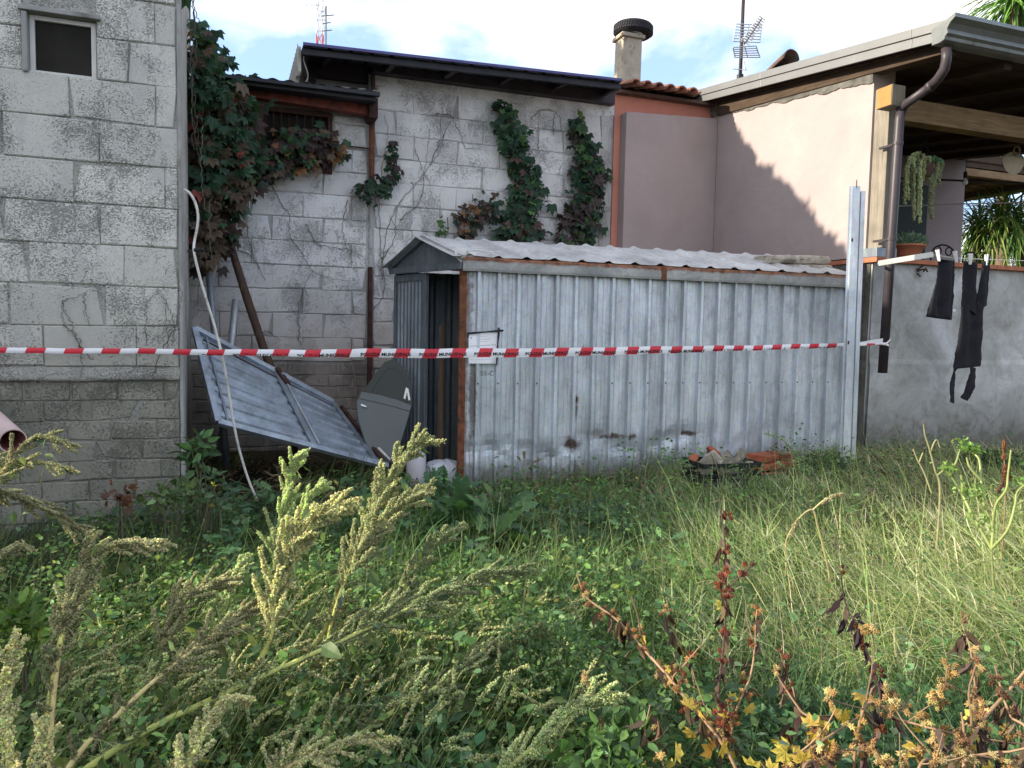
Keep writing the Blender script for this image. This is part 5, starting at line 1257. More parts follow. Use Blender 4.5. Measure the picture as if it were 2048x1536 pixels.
def cloth_sheet(poly, d, seed, nr=40, nc=14, fold=0.022):
    ys = [p[1] for p in poly]; y0, y1 = min(ys) + .5, max(ys) - .5; mb = MB(); rows = []
    for j in range(nr + 1):
        y = y0 + (y1 - y0) * j / nr; xs = []
        for k in range(len(poly)):
            (xa, ya), (xb, yb) = poly[k], poly[(k + 1) % len(poly)]
            if (ya <= y < yb) or (yb <= y < ya): xs.append(xa + (xb - xa) * (y - ya) / (yb - ya))
        if len(xs) < 2: xs = [0, 0] if not rows else [rows[-1][0], rows[-1][1]]
        rows.append((min(xs), max(xs), y))
    vs = []
    for (xa, xb, y) in rows:
        for i in range(nc + 1):
            x = xa + (xb - xa) * i / nc; t = (y - y0) / (y1 - y0)
            f = fold * (math.sin(x * .075 + seed + t * 1.2) * (1 - .35 * t) + .6 * mnoise.noise(Vector((x * .03, y * .012, seed))) * (0.3 + t)) + .006 * mnoise.noise(Vector((x * .08, y * .06, seed)))
            vs.append(DS(*c3(x, y), d) + BK * f)
    n = nc + 1; mb.add(vs, [(j * n + i, j * n + i + 1, (j + 1) * n + i + 1, (j + 1) * n + i) for j in range(nr) for i in range(nc)]); return mb
SK = make('black_skirt', cloth_sheet(((728, 180), (790, 190), (850, 184), (849, 260), (845, 355), (840, 430), (835, 490), (830, 552), (790, 549), (735, 541), (668, 536), (680, 480), (697, 400), (715, 310), (726, 240)), 4.74, 1.0), M['cloth'], None, loc=DS(1890, 525, 4.74), smooth=True, thick=0.006)
tag(SK, 'short flared black garment hanging from two white pegs', 'laundry')
LG = thing('black_dungarees', 'long black garment hung upside down with two straps dangling', 'laundry', DS(1940, 525, 4.74))
for k_, (nm, pl) in enumerate((('leg', ((905, 190), (970, 192), (973, 260), (977, 340), (985, 400), (985, 470), (975, 520), (885, 470), (876, 458), (885, 370), (893, 280), (900, 230))),
              ('leg', ((1005, 192), (1068, 194), (1060, 300), (1052, 400), (1046, 467), (1022, 464), (1020, 480), (982, 505), (974, 420), (985, 370), (996, 280))),
              ('bib', ((884, 462), (980, 440), (1022, 462), (1016, 520), (1008, 620), (1000, 700), (1000, 832), (975, 848), (935, 840), (895, 842), (870, 850), (848, 882), (846, 900), (830, 880), (850, 790), (864, 700), (876, 600), (884, 520))),
              ('strap', ((836, 870), (850, 880), (842, 980), (840, 1066), (826, 1064), (813, 1054), (817, 1030), (806, 990), (806, 945), (820, 905))),
              ('strap', ((935, 842), (968, 844), (964, 960), (940, 1010), (918, 1050), (900, 1042), (880, 1029), (900, 1000), (915, 940), (932, 880))))):
    make(nm, cloth_sheet(pl, 4.735 + .004 * k_, k_ * 1.7 + 2, 30, 8 if k_ < 3 else 4, 0.020 if k_ < 3 else .008), M['cloth'], LG, smooth=True, thick=0.005)
mb = MB(); x = DS(*c3(838, 493), 4.72); mb.box(x.dot(E1) - .012, x.dot(E1) + .014, 4.72, 4.724, x.z - .012, x.z + .012); make('care_tag', mb, M['white'], SK)
for (x, y, lab, dx) in ((738, 158, 'leftmost white clothes peg at the left corner of the short garment', .06), (845, 165, 'white clothes peg at the right corner of the short garment', .05), (937, 180, 'white clothes peg on the left leg of the long garment', 0), (1036, 185, 'rightmost white clothes peg, on the right leg of the long garment', 0)):
    p = DS(*c3(x, y), 4.72); 
    PG = thing('clothes_peg', lab, 'peg', p, 'clothes pegs on the line')
    for sgn in (-1, 1):
        mb = MB(); mb.bar(p + ZZ * 0.048 - E1 * dx * .25 + BK * 0.012 * sgn, p - ZZ * 0.045 + E1 * dx * .25 + BK * 0.004 * sgn, 0.016, 0.009); make('half', mb, M['white'], PG, bevel=0.002)
# hanging plant, bag, bulb, chair are hung inside the porch
hp = DS(1848, 335, 5.75)
HPL = thing('hanging_plant', 'hanging pot of pale trailing succulent under the porch beam', 'hanging plant', hp)
mb = MB(); mb.lathe(hp - ZZ * 0.02, [(0.0, -0.08), (0.07, -0.08), (0.095, 0.04), (0.09, 0.05), (0.0, 0.03)], 18); make('pot', mb, M['tile_old'], HPL, smooth=True)
hk = DS(1855, 225, 5.6)
mb = MB(); jn = hp + Vector((0, 0, .30)); mb.tube([hk, jn], 0.0035, 5)
for i in range(3):
    a = 2.1 * i + .4; mb.tube([jn, hp + Vector((math.cos(a) * .09, math.sin(a) * .09, 0.03))], 0.003, 5)
make('chain', mb, M['iron'], HPL)
hb = DS(2027, 322, 5.8)
SB = thing('straw_bag', 'round pale straw bag with a ring handle hanging under the porch', 'bag', hb)
mb = MB()
rB = 0.165; zc = hb.z + 0.03
def sb(u, v):
    a = math.pi + math.pi * u; r = rB * v
    z = math.sin(a) * r * 1.0; 
    return hb + E1 * math.cos(a) * r * 1.0 + ZZ * (0.03 + z * 1.05) + BK * (-0.045 * (1 - v ** 2.5))
mb.grid(sb, 24, 8); mb.grid(lambda u, v: sb(u, v) + BK * 0.09 * (1 - v ** 2.5), 24, 8)
make('body', mb, M['straw'], SB, smooth=True)
mb = MB(); mb.add([hb + E1 * rB * c_ + ZZ * z for (c_, z) in ((-1, .03), (-.55, .075), (-.25, .09), (.25, .09), (.55, .075), (1, .03))], [(0, 1, 2, 3, 4, 5)]); make('flap', mb, M['straw'], SB, thick=0.03)
mb = MB(); rc = hb + ZZ * 0.10 - BK * .03; mb.tube([rc + E1 * 0.045 * math.cos(a) + ZZ * 0.045 * math.sin(a) for a in np.linspace(0, 2 * math.pi, 20)], 0.008, 6); make('ring_handle', mb, M['straw'], SB, smooth=True)
mb = MB(); mb.tube([rc + ZZ * .04, rc + ZZ * 0.42], 0.003, 5); make('cord', mb, M['iron'], SB)
lb = DS(1930, 362, 6.3)
LB2 = thing('light_bulb', 'white unlit bulb hanging from a dark socket inside the porch', 'light bulb', lb)
mb = MB(); mb.lathe(lb, [(0, -0.045), (0.02, -0.04), (0.03, -0.02), (0.028, 0.0), (0.016, 0.025), (0.013, 0.04)], 16); make('bulb', mb, M['bulb'], LB2, smooth=True)
mb = MB(); mb.lathe(lb, [(0.016, 0.03), (0.02, 0.04), (0.02, 0.10), (0.0, 0.105)], 12); mb.tube([lb + ZZ * .1, lb + ZZ * .3], 0.004, 5); make('socket', mb, M['black'], LB2)
ic = DS(1886, 515, 5.9)
IC = thing('iron_chair', 'black wrought iron scrollwork chair back behind the garden wall', 'chair', ic)
mb = MB()
for sgn in (-1, 1):
    sp_ = [ic + E1 * sgn * (0.02 + 0.065 * (1 - t * .55) * math.cos(t * 7 + 0) + 0.06) + ZZ * (0.06 + 0.055 * (1 - t * .55) * math.sin(t * 7)) for t in np.linspace(0, 1, 24)]
    mb.tube(sp_, 0.007, 6)
arch = [ic + E1 * 0.17 * math.cos(a) + ZZ * (0.0 + 0.13 * math.sin(a)) for a in np.linspace(math.pi, 0, 20)]
mb.tube(arch, 0.009, 6); make('scroll_back', mb, M['iron'], IC, smooth=True)
mb = MB()
for sgn in (-1, 1): mb.tube([ic + E1 * 0.17 * sgn, ic + E1 * 0.17 * sgn - ZZ * 0.85], 0.009, 6)
make('leg', mb, M['iron'], IC)
ic2 = DS(1940, 516, 5.9)
IC2 = thing('iron_chair', 'lower black wrought iron chair top just right of the scrollwork one', 'chair', ic2)
mb = MB(); mb.tube([ic2 + E1 * 0.10 * math.cos(a) + ZZ * (0.06 * math.sin(a)) for a in np.linspace(math.pi, 0, 16)], 0.009, 6); make('scroll_back', mb, M['iron'], IC2, smooth=True)
for sgn in (-1, 1):
    mb = MB(); mb.tube([ic2 + E1 * 0.10 * sgn, ic2 + E1 * 0.10 * sgn - ZZ * 0.85], 0.009, 6); make('leg', mb, M['iron'], IC2)
# rusty wall bracket on grey wall
p = DS(1842, 545, 5.33)
mb = MB()
for i in range(7):
    q = p + Vector((rnd.uniform(-.05, .05), 0, rnd.uniform(-.05, .05))); mb.tube([q, q + Vector((rnd.uniform(-.05, .05), -.02, rnd.uniform(-.05, .05)))], 0.008, 5)
o = make('rusty_bracket', mb, M['rustdark'], None, loc=p); tag(o, 'small rusty hook fixed to the grey wall behind the drying arm', 'hook')

# ================================================================== CRATE, RUBBLE, TERRACOTTA
c = W(1440, 1000, 5.75); gz = ground_z(c.x, c.y) + 0.02
CR = thing('plastic_crate', 'black slatted plastic crate full of rubble in front of the shed', 'crate', Vector((c.x, c.y, gz)))
cx, cy = c.x, c.y; w2, dp2, hh = 0.245, 0.16, 0.19
def crp(x, y, z): return Vector((cx, cy, gz)) + ax * x + (-nf) * y + ZZ * z
def crate_side(a, b):
    for j, (z0, z1) in enumerate(((0.0, 0.03), (0.05, 0.072), (0.09, 0.112), (0.155, 0.19))):
        mb = MB(); mb.bar(crp(*a, (z0 + z1) / 2), crp(*b, (z0 + z1) / 2), 0.010, z1 - z0); make('slat', mb, M['black'], CR)
    n = 6
    for i in range(n + 1):
        t = i / n; p = (a[0] + (b[0] - a[0]) * t, a[1] + (b[1] - a[1]) * t); mb = MB(); mb.bar(crp(*p, 0.0), crp(*p, hh), 0.016, 0.014); make('rib', mb, M['black'], CR)
crate_side((-w2, -dp2), (w2, -dp2)); crate_side((w2, -dp2), (w2, dp2)); crate_side((-w2, dp2), (w2, dp2)); crate_side((-w2, -dp2), (-w2, dp2))
mb = MB(); mb.hexa([crp(-w2, -dp2, 0), crp(w2, -dp2, 0), crp(w2, dp2, 0), crp(-w2, dp2, 0), crp(-w2, -dp2, 0.01), crp(w2, -dp2, 0.01), crp(w2, dp2, 0.01), crp(-w2, dp2, 0.01)]); make('base', mb, M['black'], CR)
def rock(name, c, r, mat, label, cat, grp, sq=(1, 1, 1), seed=0):
    import bmesh
    bm = bmesh.new(); bmesh.ops.create_icosphere(bm, subdivisions=3, radius=1.0)
    for v in bm.verts:
        n_ = mnoise.noise(v.co * 1.3 + Vector((seed * 7, 0, 0))) * 0.45 + mnoise.noise(v.co * 3.7 + Vector((seed, 5, 0))) * 0.22
        co_ = v.co * (1 + n_); co_ = Vector([math.copysign(min(abs(k), 0.58 + 0.12 * abs(k)), k) for k in co_]); v.co = Vector((co_.x * sq[0], co_.y * sq[1], co_.z * sq[2])) * r
    me = bpy.data.meshes.new(name); bm.to_mesh(me); bm.free(); me.materials.append(mat)
    o = bpy.data.objects.new(name, me); COL.objects.link(o); o.location = c; o.rotation_euler = (seed * 1.3, seed * .7, seed * 2.1); return tag(o, label, cat, grp)
stones = [((-0.12, -0.03, 0.17), 0.10, (1.4, .9, .6), 'largest pale stone at the left in the black crate', 'slab'), ((0.02, -0.03, 0.19), 0.075, (.8, 1, 1.1), 'dark upright stone in the middle of the black crate', 'rubble'), ((0.15, 0.0, 0.20), 0.065, (1.7, .7, .6), 'tilted pale stone at the right end of the black crate', 'slab'), ((-0.02, 0.08, 0.23), 0.062, (1.6, .9, .45), 'terracotta chunk lying at the back of the black crate', 'brickred'), ((-0.19, 0.09, 0.19), 0.05, (1.6, .9, .5), 'small terracotta chunk at the rear left of the black crate', 'brickred'), ((0.05, -0.07, 0.10), 0.10, (1.4, .7, .6), 'dark stone low in the middle of the black crate seen between slats', 'rubble'), ((-0.06, -0.10, 0.15), 0.05, (1.2, 1, .8), 'small dark stone against the front slats of the black crate', 'rubble'), ((0.10, 0.09, 0.18), 0.07, (1.2, 1, .6), 'brown stone behind the others at the right of the black crate', 'rubble'), ((0.20, -0.06, 0.14), 0.05, (1, 1.2, .8), 'small brown stone in the right front corner of the black crate', 'rubble')]
for i, (p, r, sq, lab, m) in enumerate(stones): rock('rubble_stone', crp(*p), r, M[m], lab, 'stone', 'rubble in the black crate', sq, i + 1)
tb = [((1542, 968, 6.25), 0.42, 0.10, 0.055, 0.0, 'lowest terracotta block of the pile right of the crate'), ((1560, 958, 6.3), 0.45, 0.16, 0.05, 0.08, 'middle flat terracotta block of the pile right of the crate'), ((1548, 938, 6.35), 0.36, 0.2, 0.055, 0.15, 'top terracotta block of the pile right of the crate')]
for i, (pp_, l, w_, h, tl_, lab) in enumerate(tb):
    p = W(*pp_); p.z = 0.22 + 0.065 * i + 0.03
    a = p - ax * l / 2; b = p + ax * l / 2 + ZZ * (0.02 if i == 1 else -0.01) - nf * tl_
    mb = MB(); mb.bar(a, b, w_, h); o = make('terracotta_block', mb, M['brickred'], None, loc=p, bevel=0.006); tag(o, lab, 'brick', 'terracotta blocks beside the crate')
# ================================================================== VEGETATION
TL = A3([(0, 0, 0), (.28, .26, .03), (.28, -.26, .03), (.62, .22, .01), (.62, -.22, .01), (1, 0, -.10), (.33, 0, -.03), (.66, 0, -.05)])
FL = np.array([(0, 6, 1), (0, 2, 6), (1, 6, 7), (1, 7, 3), (2, 7, 6), (2, 4, 7), (3, 7, 5), (4, 5, 7)])
def creeper_leaf():
    V = []; F = []
    for a, l in ((-75, .62), (-38, .88), (0, 1.0), (38, .88), (75, .62)):
        a = math.radians(a); c, s = math.cos(a), math.sin(a); n = len(V)
        for (x, y, z) in ((0, 0, 0), (.5 * l, .25 * l, .03), (.5 * l, -.25 * l, .03), (.55 * l, 0, -.03), (l, 0, -.12 - .05 * abs(a))):
            V.append((x * c - y * s, x * s + y * c, z))
        F += [(n, n + 3, n + 1), (n, n + 2, n + 3), (n + 1, n + 3, n + 4), (n + 2, n + 4, n + 3)]
    return A3(V), np.array(F)
TC, FC = creeper_leaf()
# jagged lobed leaf (young thistle-like rosette leaves)
def lobed():
    ed = [(0, .03), (.15, .05), (.22, .16), (.32, .08), (.42, .22), (.52, .10), (.62, .22), (.72, .10), (.82, .14), (1.0, 0)]
    V = []; F = []
    for (x, y) in ed: V += [(x, y, .04 * abs(y) * 4 - .12 * x * x), (x, 0, -.12 * x * x), (x, -y, .04 * abs(y) * 4 - .12 * x * x)]
    for i in range(len(ed) - 1):
        a = i * 3; b = a + 3
        F += [(a, a + 1, b + 1), (a, b + 1, b), (a + 1, a + 2, b + 2), (a + 1, b + 2, b + 1)]
    return A3(V), np.array(F)
TB, FB = lobed()
TT = A3([(1, 0, 0), (-.4, .9, .1), (-.5, -.5, .8), (-.4, -.5, -.75)]); FT = np.array([(0, 1, 2), (0, 2, 3), (0, 3, 1), (1, 3, 2)])
def bur():
    p = (1 + 5 ** .5) / 2
    v = [(-1, p, 0), (1, p, 0), (-1, -p, 0), (1, -p, 0), (0, -1, p), (0, 1, p), (0, -1, -p), (0, 1, -p), (p, 0, -1), (p, 0, 1), (-p, 0, -1), (-p, 0, 1)]
    f = [(0, 11, 5), (0, 5, 1), (0, 1, 7), (0, 7, 10), (0, 10, 11), (1, 5, 9), (5, 11, 4), (11, 10, 2), (10, 7, 6), (7, 1, 8), (3, 9, 4), (3, 4, 2), (3, 2, 6), (3, 6, 8), (3, 8, 9), (4, 9, 5), (2, 4, 11), (6, 2, 10), (8, 6, 7), (9, 8, 1)]
    v = [A3(q) / np.linalg.norm(q) * .68 for q in v]; F = []
    for t in f:
        c = (v[t[0]] + v[t[1]] + v[t[2]]) / 3; v.append(c * (1.95 if (t[0] + t[1] * 3) % 3 else 2.5)); n = len(v) - 1
        F += [(t[0], t[1], n), (t[1], t[2], n), (t[2], t[0], n)]
    V = A3(v); V[:, 0] *= 1.45; return V, np.array(F)
TBU, FBU = bur()
def gz_np(x, y):
    t = np.clip((y - 3.0) / 3.2, 0, 1); t = t * t * (3 - 2 * t)
    b = .13 * t + .05 * np.clip(x + .5, 0, 4) * t
    return b + .02 * np.sin(x * 1.9 + 1) * np.cos(y * 1.7)
def unit(n):
    v = rng.normal(size=(n, 3)); return v / np.linalg.norm(v, axis=1, keepdims=True)
def np_tube(P, R, n=6, col=(1, 1, 1)):
    P = np.asarray(P, float); k = len(P); T = np.gradient(P, axis=0); T /= np.linalg.norm(T, axis=1, keepdims=True) + 1e-9
    ref = np.array([0.31, 0.9, 0.2]); X = np.cross(T, ref); X /= np.linalg.norm(X, axis=1, keepdims=True) + 1e-9; Y = np.cross(T, X)
    a = np.arange(n) * 2 * np.pi / n; R = np.broadcast_to(np.asarray(R, float), (k,))
    V = P[:, None] + (X[:, None] * np.cos(a)[None, :, None] + Y[:, None] * np.sin(a)[None, :, None]) * R[:, None, None]
    F = []
    for i in range(k - 1):
        for j in range(n):
            q = (i * n + j, i * n + (j + 1) % n, (i + 1) * n + (j + 1) % n, (i + 1) * n + j); F += [(q[0], q[1], q[2]), (q[0], q[2], q[3])]
    return V.reshape(-1, 3), np.array(F), np.tile(A3(col), (k * n, 1))

def creeper(name, label, spine, D, n, pal, size=(.05, .085), depth=.12, seed=0, stems=None, group=None, cat='creeper'):
    global rng; rng = np.random.default_rng(seed + 100)
    sp_ = [(*WS(x, y, D), r) for (x, y, r) in spine]; S_ = A3([(a, b) for a, b, r in sp_]); Rr = A3([r * 1.0 for *_, r in sp_]) / 1500 * 8.0 * (D / 8.05)
    seg = np.linalg.norm(np.diff(S_, axis=0), axis=1); wt = seg * (Rr[:-1] + Rr[1:]) ** 1.3; i = rng.choice(len(seg), n, p=wt / wt.sum()); t = rng.random(n)
    c = S_[i] * (1 - t)[:, None] + S_[i + 1] * t[:, None]; r = Rr[i] * (1 - t) + Rr[i + 1] * t
    a = rng.random(n) * 2 * np.pi; q = np.sqrt(rng.random(n)) * (1 + .22 * np.sin(a * 3 + t * 9 + seed)); stray = rng.random(n) < .10; q = q * np.where(stray, 1.35, 1.0); c = c + np.stack([np.cos(a), np.sin(a)], 1) * (r * q)[:, None]
    out = 0.02 + depth * rng.random(n) * np.clip(1.1 - q * q, .15, 1)
    e1, bk = A3(E1), A3(BK); P = c[:, :1] * e1 + (D - out)[:, None] * bk + np.stack([0 * out, 0 * out, c[:, 1]], 1)
    d = np.stack([np.zeros(n), np.zeros(n), -np.ones(n)], 1) * rng.uniform(.5, 1.2, n)[:, None] + rng.normal(0, .55, (n, 3)) - bk * .25
    up = -bk * 1.0 + A3((0, 0, .55)) + rng.normal(0, .42, (n, 3))
    cols = []
    for k, (c0, w0, w1) in enumerate(pal): pass
    f = t * 0 + (i + t) / len(seg); W_ = np.stack([w0 * (1 - f) + w1 * f for (c0, w0, w1) in pal], 1)
    nz = 0.5 + 0.5 * np.sin(c[:, :1] * 9 + np.arange(len(pal)) * 2.1 + seed) * np.cos(c[:, 1:] * 8 + np.arange(len(pal)) * 1.3); W_ = W_ * (.25 + nz ** 2 * 2); W_ /= W_.sum(1, keepdims=True)
    ch = (W_.cumsum(1) < rng.random((n, 1))).sum(1).clip(0, len(pal) - 1); C = A3([p[0] for p in pal])[ch] * (1 + rng.normal(0, .2, (n, 1))); C = np.clip(C, .004, 1)
    sz = rng.uniform(size[0], size[1], n) * (0.5 + .75 * rng.random(n))
    th = thing(name, label, cat, tuple(P.mean(0) * [1, 1, 0] + [0, 0, P[:, 2].min()]), group)
    od = np.argsort(-(out + .03 * rng.random(n))); a_, b_ = od[:300], od[300:]; Fr = frames(d, up)
    scatter_parts('leaf', TC, FC, P[a_], Fr[a_], sz[a_], C[a_], M['leaf'], th, 8)
    if len(b_): npmesh('foliage', [inst(TC, FC, P[b_], Fr[b_], sz[b_], C[b_])], M['leaf'], th, 'stuff')
    ch2 = []
    path = A3([tuple(Q(s, D - .02, z)) for s, z in S_]); 
    for k in range(stems or 3):
        pp = smooth_path(path + rng.normal(0, .03, path.shape), 26); ch2.append(np_tube(pp, np.linspace(.006, .003, 26), 5, (.09, .065, .045)))
    [npmesh('stem', [c_], M['stem'], th) for c_ in ch2]; return th
G1, G2, G3 = (.06, .13, .075), (.085, .18, .06), (.035, .08, .05)
PU, PU2, RD, OR, YE, BR = (.075, .055, .055), (.11, .07, .062), (.30, .08, .06), (.34, .17, .08), (.48, .40, .10), (.16, .115, .08)
creeper('virginia_creeper', 'large creeper mass turning green to dark red in the corner beside the tall building', [(398, 62, 18), (415, 130, 40), (440, 200, 62), (440, 280, 70), (440, 350, 70), (430, 420, 50), (420, 470, 34), (415, 520, 26)], 7.7, 900,
        [(G1, 1.6, .15), (G2, .9, .05), (G3, .9, .3), (PU2, .05, 1.6), (BR, .05, 1.1), (RD, .0, .16), (OR, .02, .12)], (.08, .14), .38, 1, 8)
creeper('virginia_creeper', 'creeper branch with purple, green and yellow leaves spread across the lean-to window', [(470, 285, 40), (515, 312, 34), (560, 305, 36), (610, 298, 38), (645, 290, 34), (685, 300, 14)], 7.95, 330,
        [(PU, 1, .8), (PU2, 1.5, .7), (G1, .4, 1.2), (G2, .1, .6), (YE, .1, .08), (OR, .1, .12), (BR, .6, .4)], (.07, .12), .2, 2, 4)
creeper('virginia_creeper', 'lower spray of dark creeper hanging under the left end of the lean-to window', [(460, 370, 40), (500, 355, 34), (545, 340, 26), (575, 345, 14)], 7.93, 150, [(PU, 1, 1), (G3, 1, .6), (BR, .5, .8), (OR, .2, .1), (RD, .3, .1)], (.06, .1), .18, 3, 3)
creeper('virginia_creeper', 'small dark creeper tuft around the rusty post with one branch climbing right', [(722, 385, 16), (738, 384, 26), (765, 375, 16), (782, 350, 15), (783, 315, 12), (788, 285, 9)], 7.98, 120, [(G3, 1, 1), (PU, .7, .5), (G1, .3, .8), (RD, .08, .02)], (.06, .09), .12, 4, 2)
creeper('virginia_creeper', 'left of two creeper columns climbing the whitewashed wall behind the shed', [(1000, 215, 15), (1012, 245, 32), (1022, 275, 34), (1035, 310, 30), (1052, 350, 32), (1058, 385, 34), (1040, 420, 44), (1035, 455, 46), (1035, 485, 50)], 8.0, 470, [(G1, 1.5, .5), (G2, .7, .35), (G3, .8, 1), (PU, .3, 1.1), (PU2, .1, .4), (YE, 0, .05)], (.07, .12), .16, 5, 4, None)
creeper('virginia_creeper', 'reddish creeper spray reaching left from the foot of the left creeper column', [(990, 405, 26), (960, 425, 24), (930, 435, 22), (912, 440, 10), (925, 465, 12), (950, 465, 10)], 8.0, 130, [(G3, .7, .2), (PU, .8, .8), (BR, .3, .8), (OR, .1, .3)], (.06, .09), .12, 6, 2)
creeper('virginia_creeper', 'right of two creeper columns on the whitewashed wall, nearest the pink house', [(1150, 245, 15), (1150, 275, 28), (1172, 310, 28), (1185, 350, 34), (1172, 385, 38), (1165, 420, 44), (1150, 455, 46), (1140, 482, 46)], 8.0, 420, [(G1, 1.2, .5), (G2, .6, .3), (G3, 1, 1.1), (PU, .15, 1.1), (PU2, .05, .4)], (.07, .12), .16, 7, 4)
creeper('young_creeper', 'small light green sprig at the top of the right creeper column', [(1158, 225, 6), (1160, 240, 8), (1165, 250, 6)], 7.98, 22, [((.16, .26, .06), 1, 1)], (.035, .05), .05, 8, 1)
creeper('young_creeper', 'small light green sprig on the wall just above the shed ridge', [(883, 440, 8), (884, 460, 12), (884, 475, 10)], 7.98, 34, [((.12, .22, .08), 1, 1)], (.035, .055), .05, 9, 1)

rng = np.random.default_rng(909); n = 1500; dv = rng.uniform(5.3, 9.7, n); bulk = .08 + .14 * np.abs(np.sin(dv * 3.1)) + .10 * np.abs(np.sin(dv * 8.3 + 1))
off = rng.normal(0, 1, (n, 2)); off /= np.linalg.norm(off, axis=1, keepdims=True); off *= (bulk * np.sqrt(rng.random(n)))[:, None]
P = (LS1 - .25 + off[:, 0])[:, None] * A3(E1) + dv[:, None] * A3(BK); P[:, 2] = np.maximum(3.72, 3.72 + (dv - 5.85) * .86) + np.abs(off[:, 1]) - .05
RC = thing('roof_creeper', 'creeper overgrowing the sloping roof edge above the tall left building', 'creeper', Q(LS1 - .2, 7.5, 5.7))
npmesh('foliage', [inst(TC, FC, P, frames(unit(n), unit(n)), rng.uniform(.12, .2, n), pick([G1, G2, PU2], n, None, .2))], M['leaf'], RC, 'stuff')
# dry vine stems on the walls
def vine(label, lines, D, r=.0035, name='dry_vine'):
    p0 = WS(*lines[0][0], D); th = thing(name, label, 'vine', Q(p0[0], D - .01, p0[1])); rr = np.random.default_rng(int(lines[0][0][0]))
    for ln in lines:
        P = [tuple(Q(*((lambda q: (q[0], D - .012, q[1]))(WS(x, y, D))))) for x, y in ln]
        pp = smooth_path(P, 8 * len(P)); pp += rr.normal(0, .006, pp.shape); npmesh('stem', [np_tube(pp, r * np.linspace(1.2, .6, len(pp)), 5, (.17, .15, .125))], M['stem'], th)
vine('dry bare vine branching on the lower middle of the tall left building', [[(185, 720), (160, 690), (140, 640), (125, 605), (138, 600), (172, 588)], [(175, 705), (150, 670), (130, 650), (122, 610)], [(172, 588), (170, 620), (180, 650)], [(160, 690), (165, 730), (160, 780)]], LD - .004, .0022)
vine('dry bare vine near the right corner of the tall left building', [[(305, 760), (320, 710), (350, 650), (362, 600), (355, 545)], [(350, 650), (335, 610), (325, 590)], [(350, 650), (345, 695)], [(296, 690), (292, 640), (295, 605), (328, 573)], [(335, 695), (332, 640), (333, 600)]], LD - .004, .0022)
vine('thin dry runners trailing along the cement ledge of the left building', [[(0, 762), (50, 760), (100, 765), (150, 755)], [(60, 770), (100, 750), (145, 745)], [(205, 800), (230, 775), (260, 745), (290, 725)], [(160, 790), (165, 830)], [(50, 780), (95, 830), (110, 800)]], LD - .03, .002)
vine('dry vine network on the lean-to wall between window and fallen panel', [[(540, 365), (560, 405), (578, 430), (580, 470), (600, 500), (630, 545), (690, 562)], [(500, 380), (495, 430), (500, 490), (530, 560)], [(612, 450), (640, 490), (700, 500), (735, 520)], [(520, 665), (535, 662), (560, 680)], [(600, 690), (596, 630), (606, 580), (625, 540)], [(470, 500), (500, 510), (520, 540)], [(695, 400), (685, 460), (700, 520)]], BD - .004)
vine('dry vine network on the workshop wall left of the shed roof', [[(765, 560), (770, 480), (790, 420), (830, 370), (860, 330), (880, 300), (888, 270)], [(762, 540), (760, 470), (758, 400), (765, 330), (775, 270), (768, 230)], [(800, 440), (840, 400), (850, 330), (860, 260)], [(765, 520), (790, 470), (780, 430)], [(730, 640), (760, 600), (770, 560), (755, 530), (775, 500)], [(830, 300), (845, 340), (860, 370)], [(880, 280), (860, 330), (900, 240)]], BD - .004)
vine('dry vine arching across the top blocks between the two creeper columns', [[(1060, 240), (1080, 222), (1105, 222), (1120, 240), (1122, 260)], [(1075, 300), (1078, 225)], [(870, 228), (900, 232), (920, 270), (930, 295), (960, 298)], [(1105, 270), (1108, 225)]], BD - .004)
vine('long dry tendrils hanging down the edge of the tall building past its corner', [[(383, -10), (388, 40), (392, 100), (388, 160), (392, 230), (398, 300)], [(386, 0), (398, 50), (404, 80)], [(378, 0), (380, 80), (384, 200), (388, 300)], [(390, 20), (385, 120), (386, 240), (400, 330)], [(404, 250), (402, 330), (410, 420)], [(420, 400), (418, 460), (425, 520)]], 6.2)

# ---------------------------------------------------------------- ground cover
def region(n, y0, y1, u0=-.8, u1=.8, pw=.7):
    t = rng.random(n); Y = (y0 ** (1 + pw) + t * (y1 ** (1 + pw) - y0 ** (1 + pw))) ** (1 / (1 + pw)); u = rng.uniform(u0, u1, n)
    return u * Y, Y
def free(x, y):
    s = x * E1.x + y * E1.y; d = x * BK.x + y * BK.y
    r = np.hypot(x - pA.x, y - pA.y); side = (x - pA.x) * nf.x + (y - pA.y) * nf.y; al = (x - pA.x) * ax.x + (y - pA.y) * ax.y
    bad = (s < LS1 + .02) & (d > LD - .02)
    bad |= (side < .03) & (al > -.02) & (al < SLEN + 0.02) & (side > -1.4)
    bad |= (s > HS - .08) & (d > HD - .02); bad |= d > BD
    q = (x - cx) * ax.x + (y - cy) * ax.y; e = (x - cx) * nf.x + (y - cy) * nf.y; bad |= (np.abs(q) < .30) & (e > -.25) & (e < .34); bad |= (q > .2) & (q < .8) & (e > -.9) & (e < .15)
    return ~bad
def nse(x, y, s=1.0, k=0): return .5 + .25 * np.sin(x * 2.3 * s + k) * np.cos(y * 1.9 * s + 2 * k) + .25 * np.sin(x * 5.1 * s + y * 3.7 * s + k * 3)
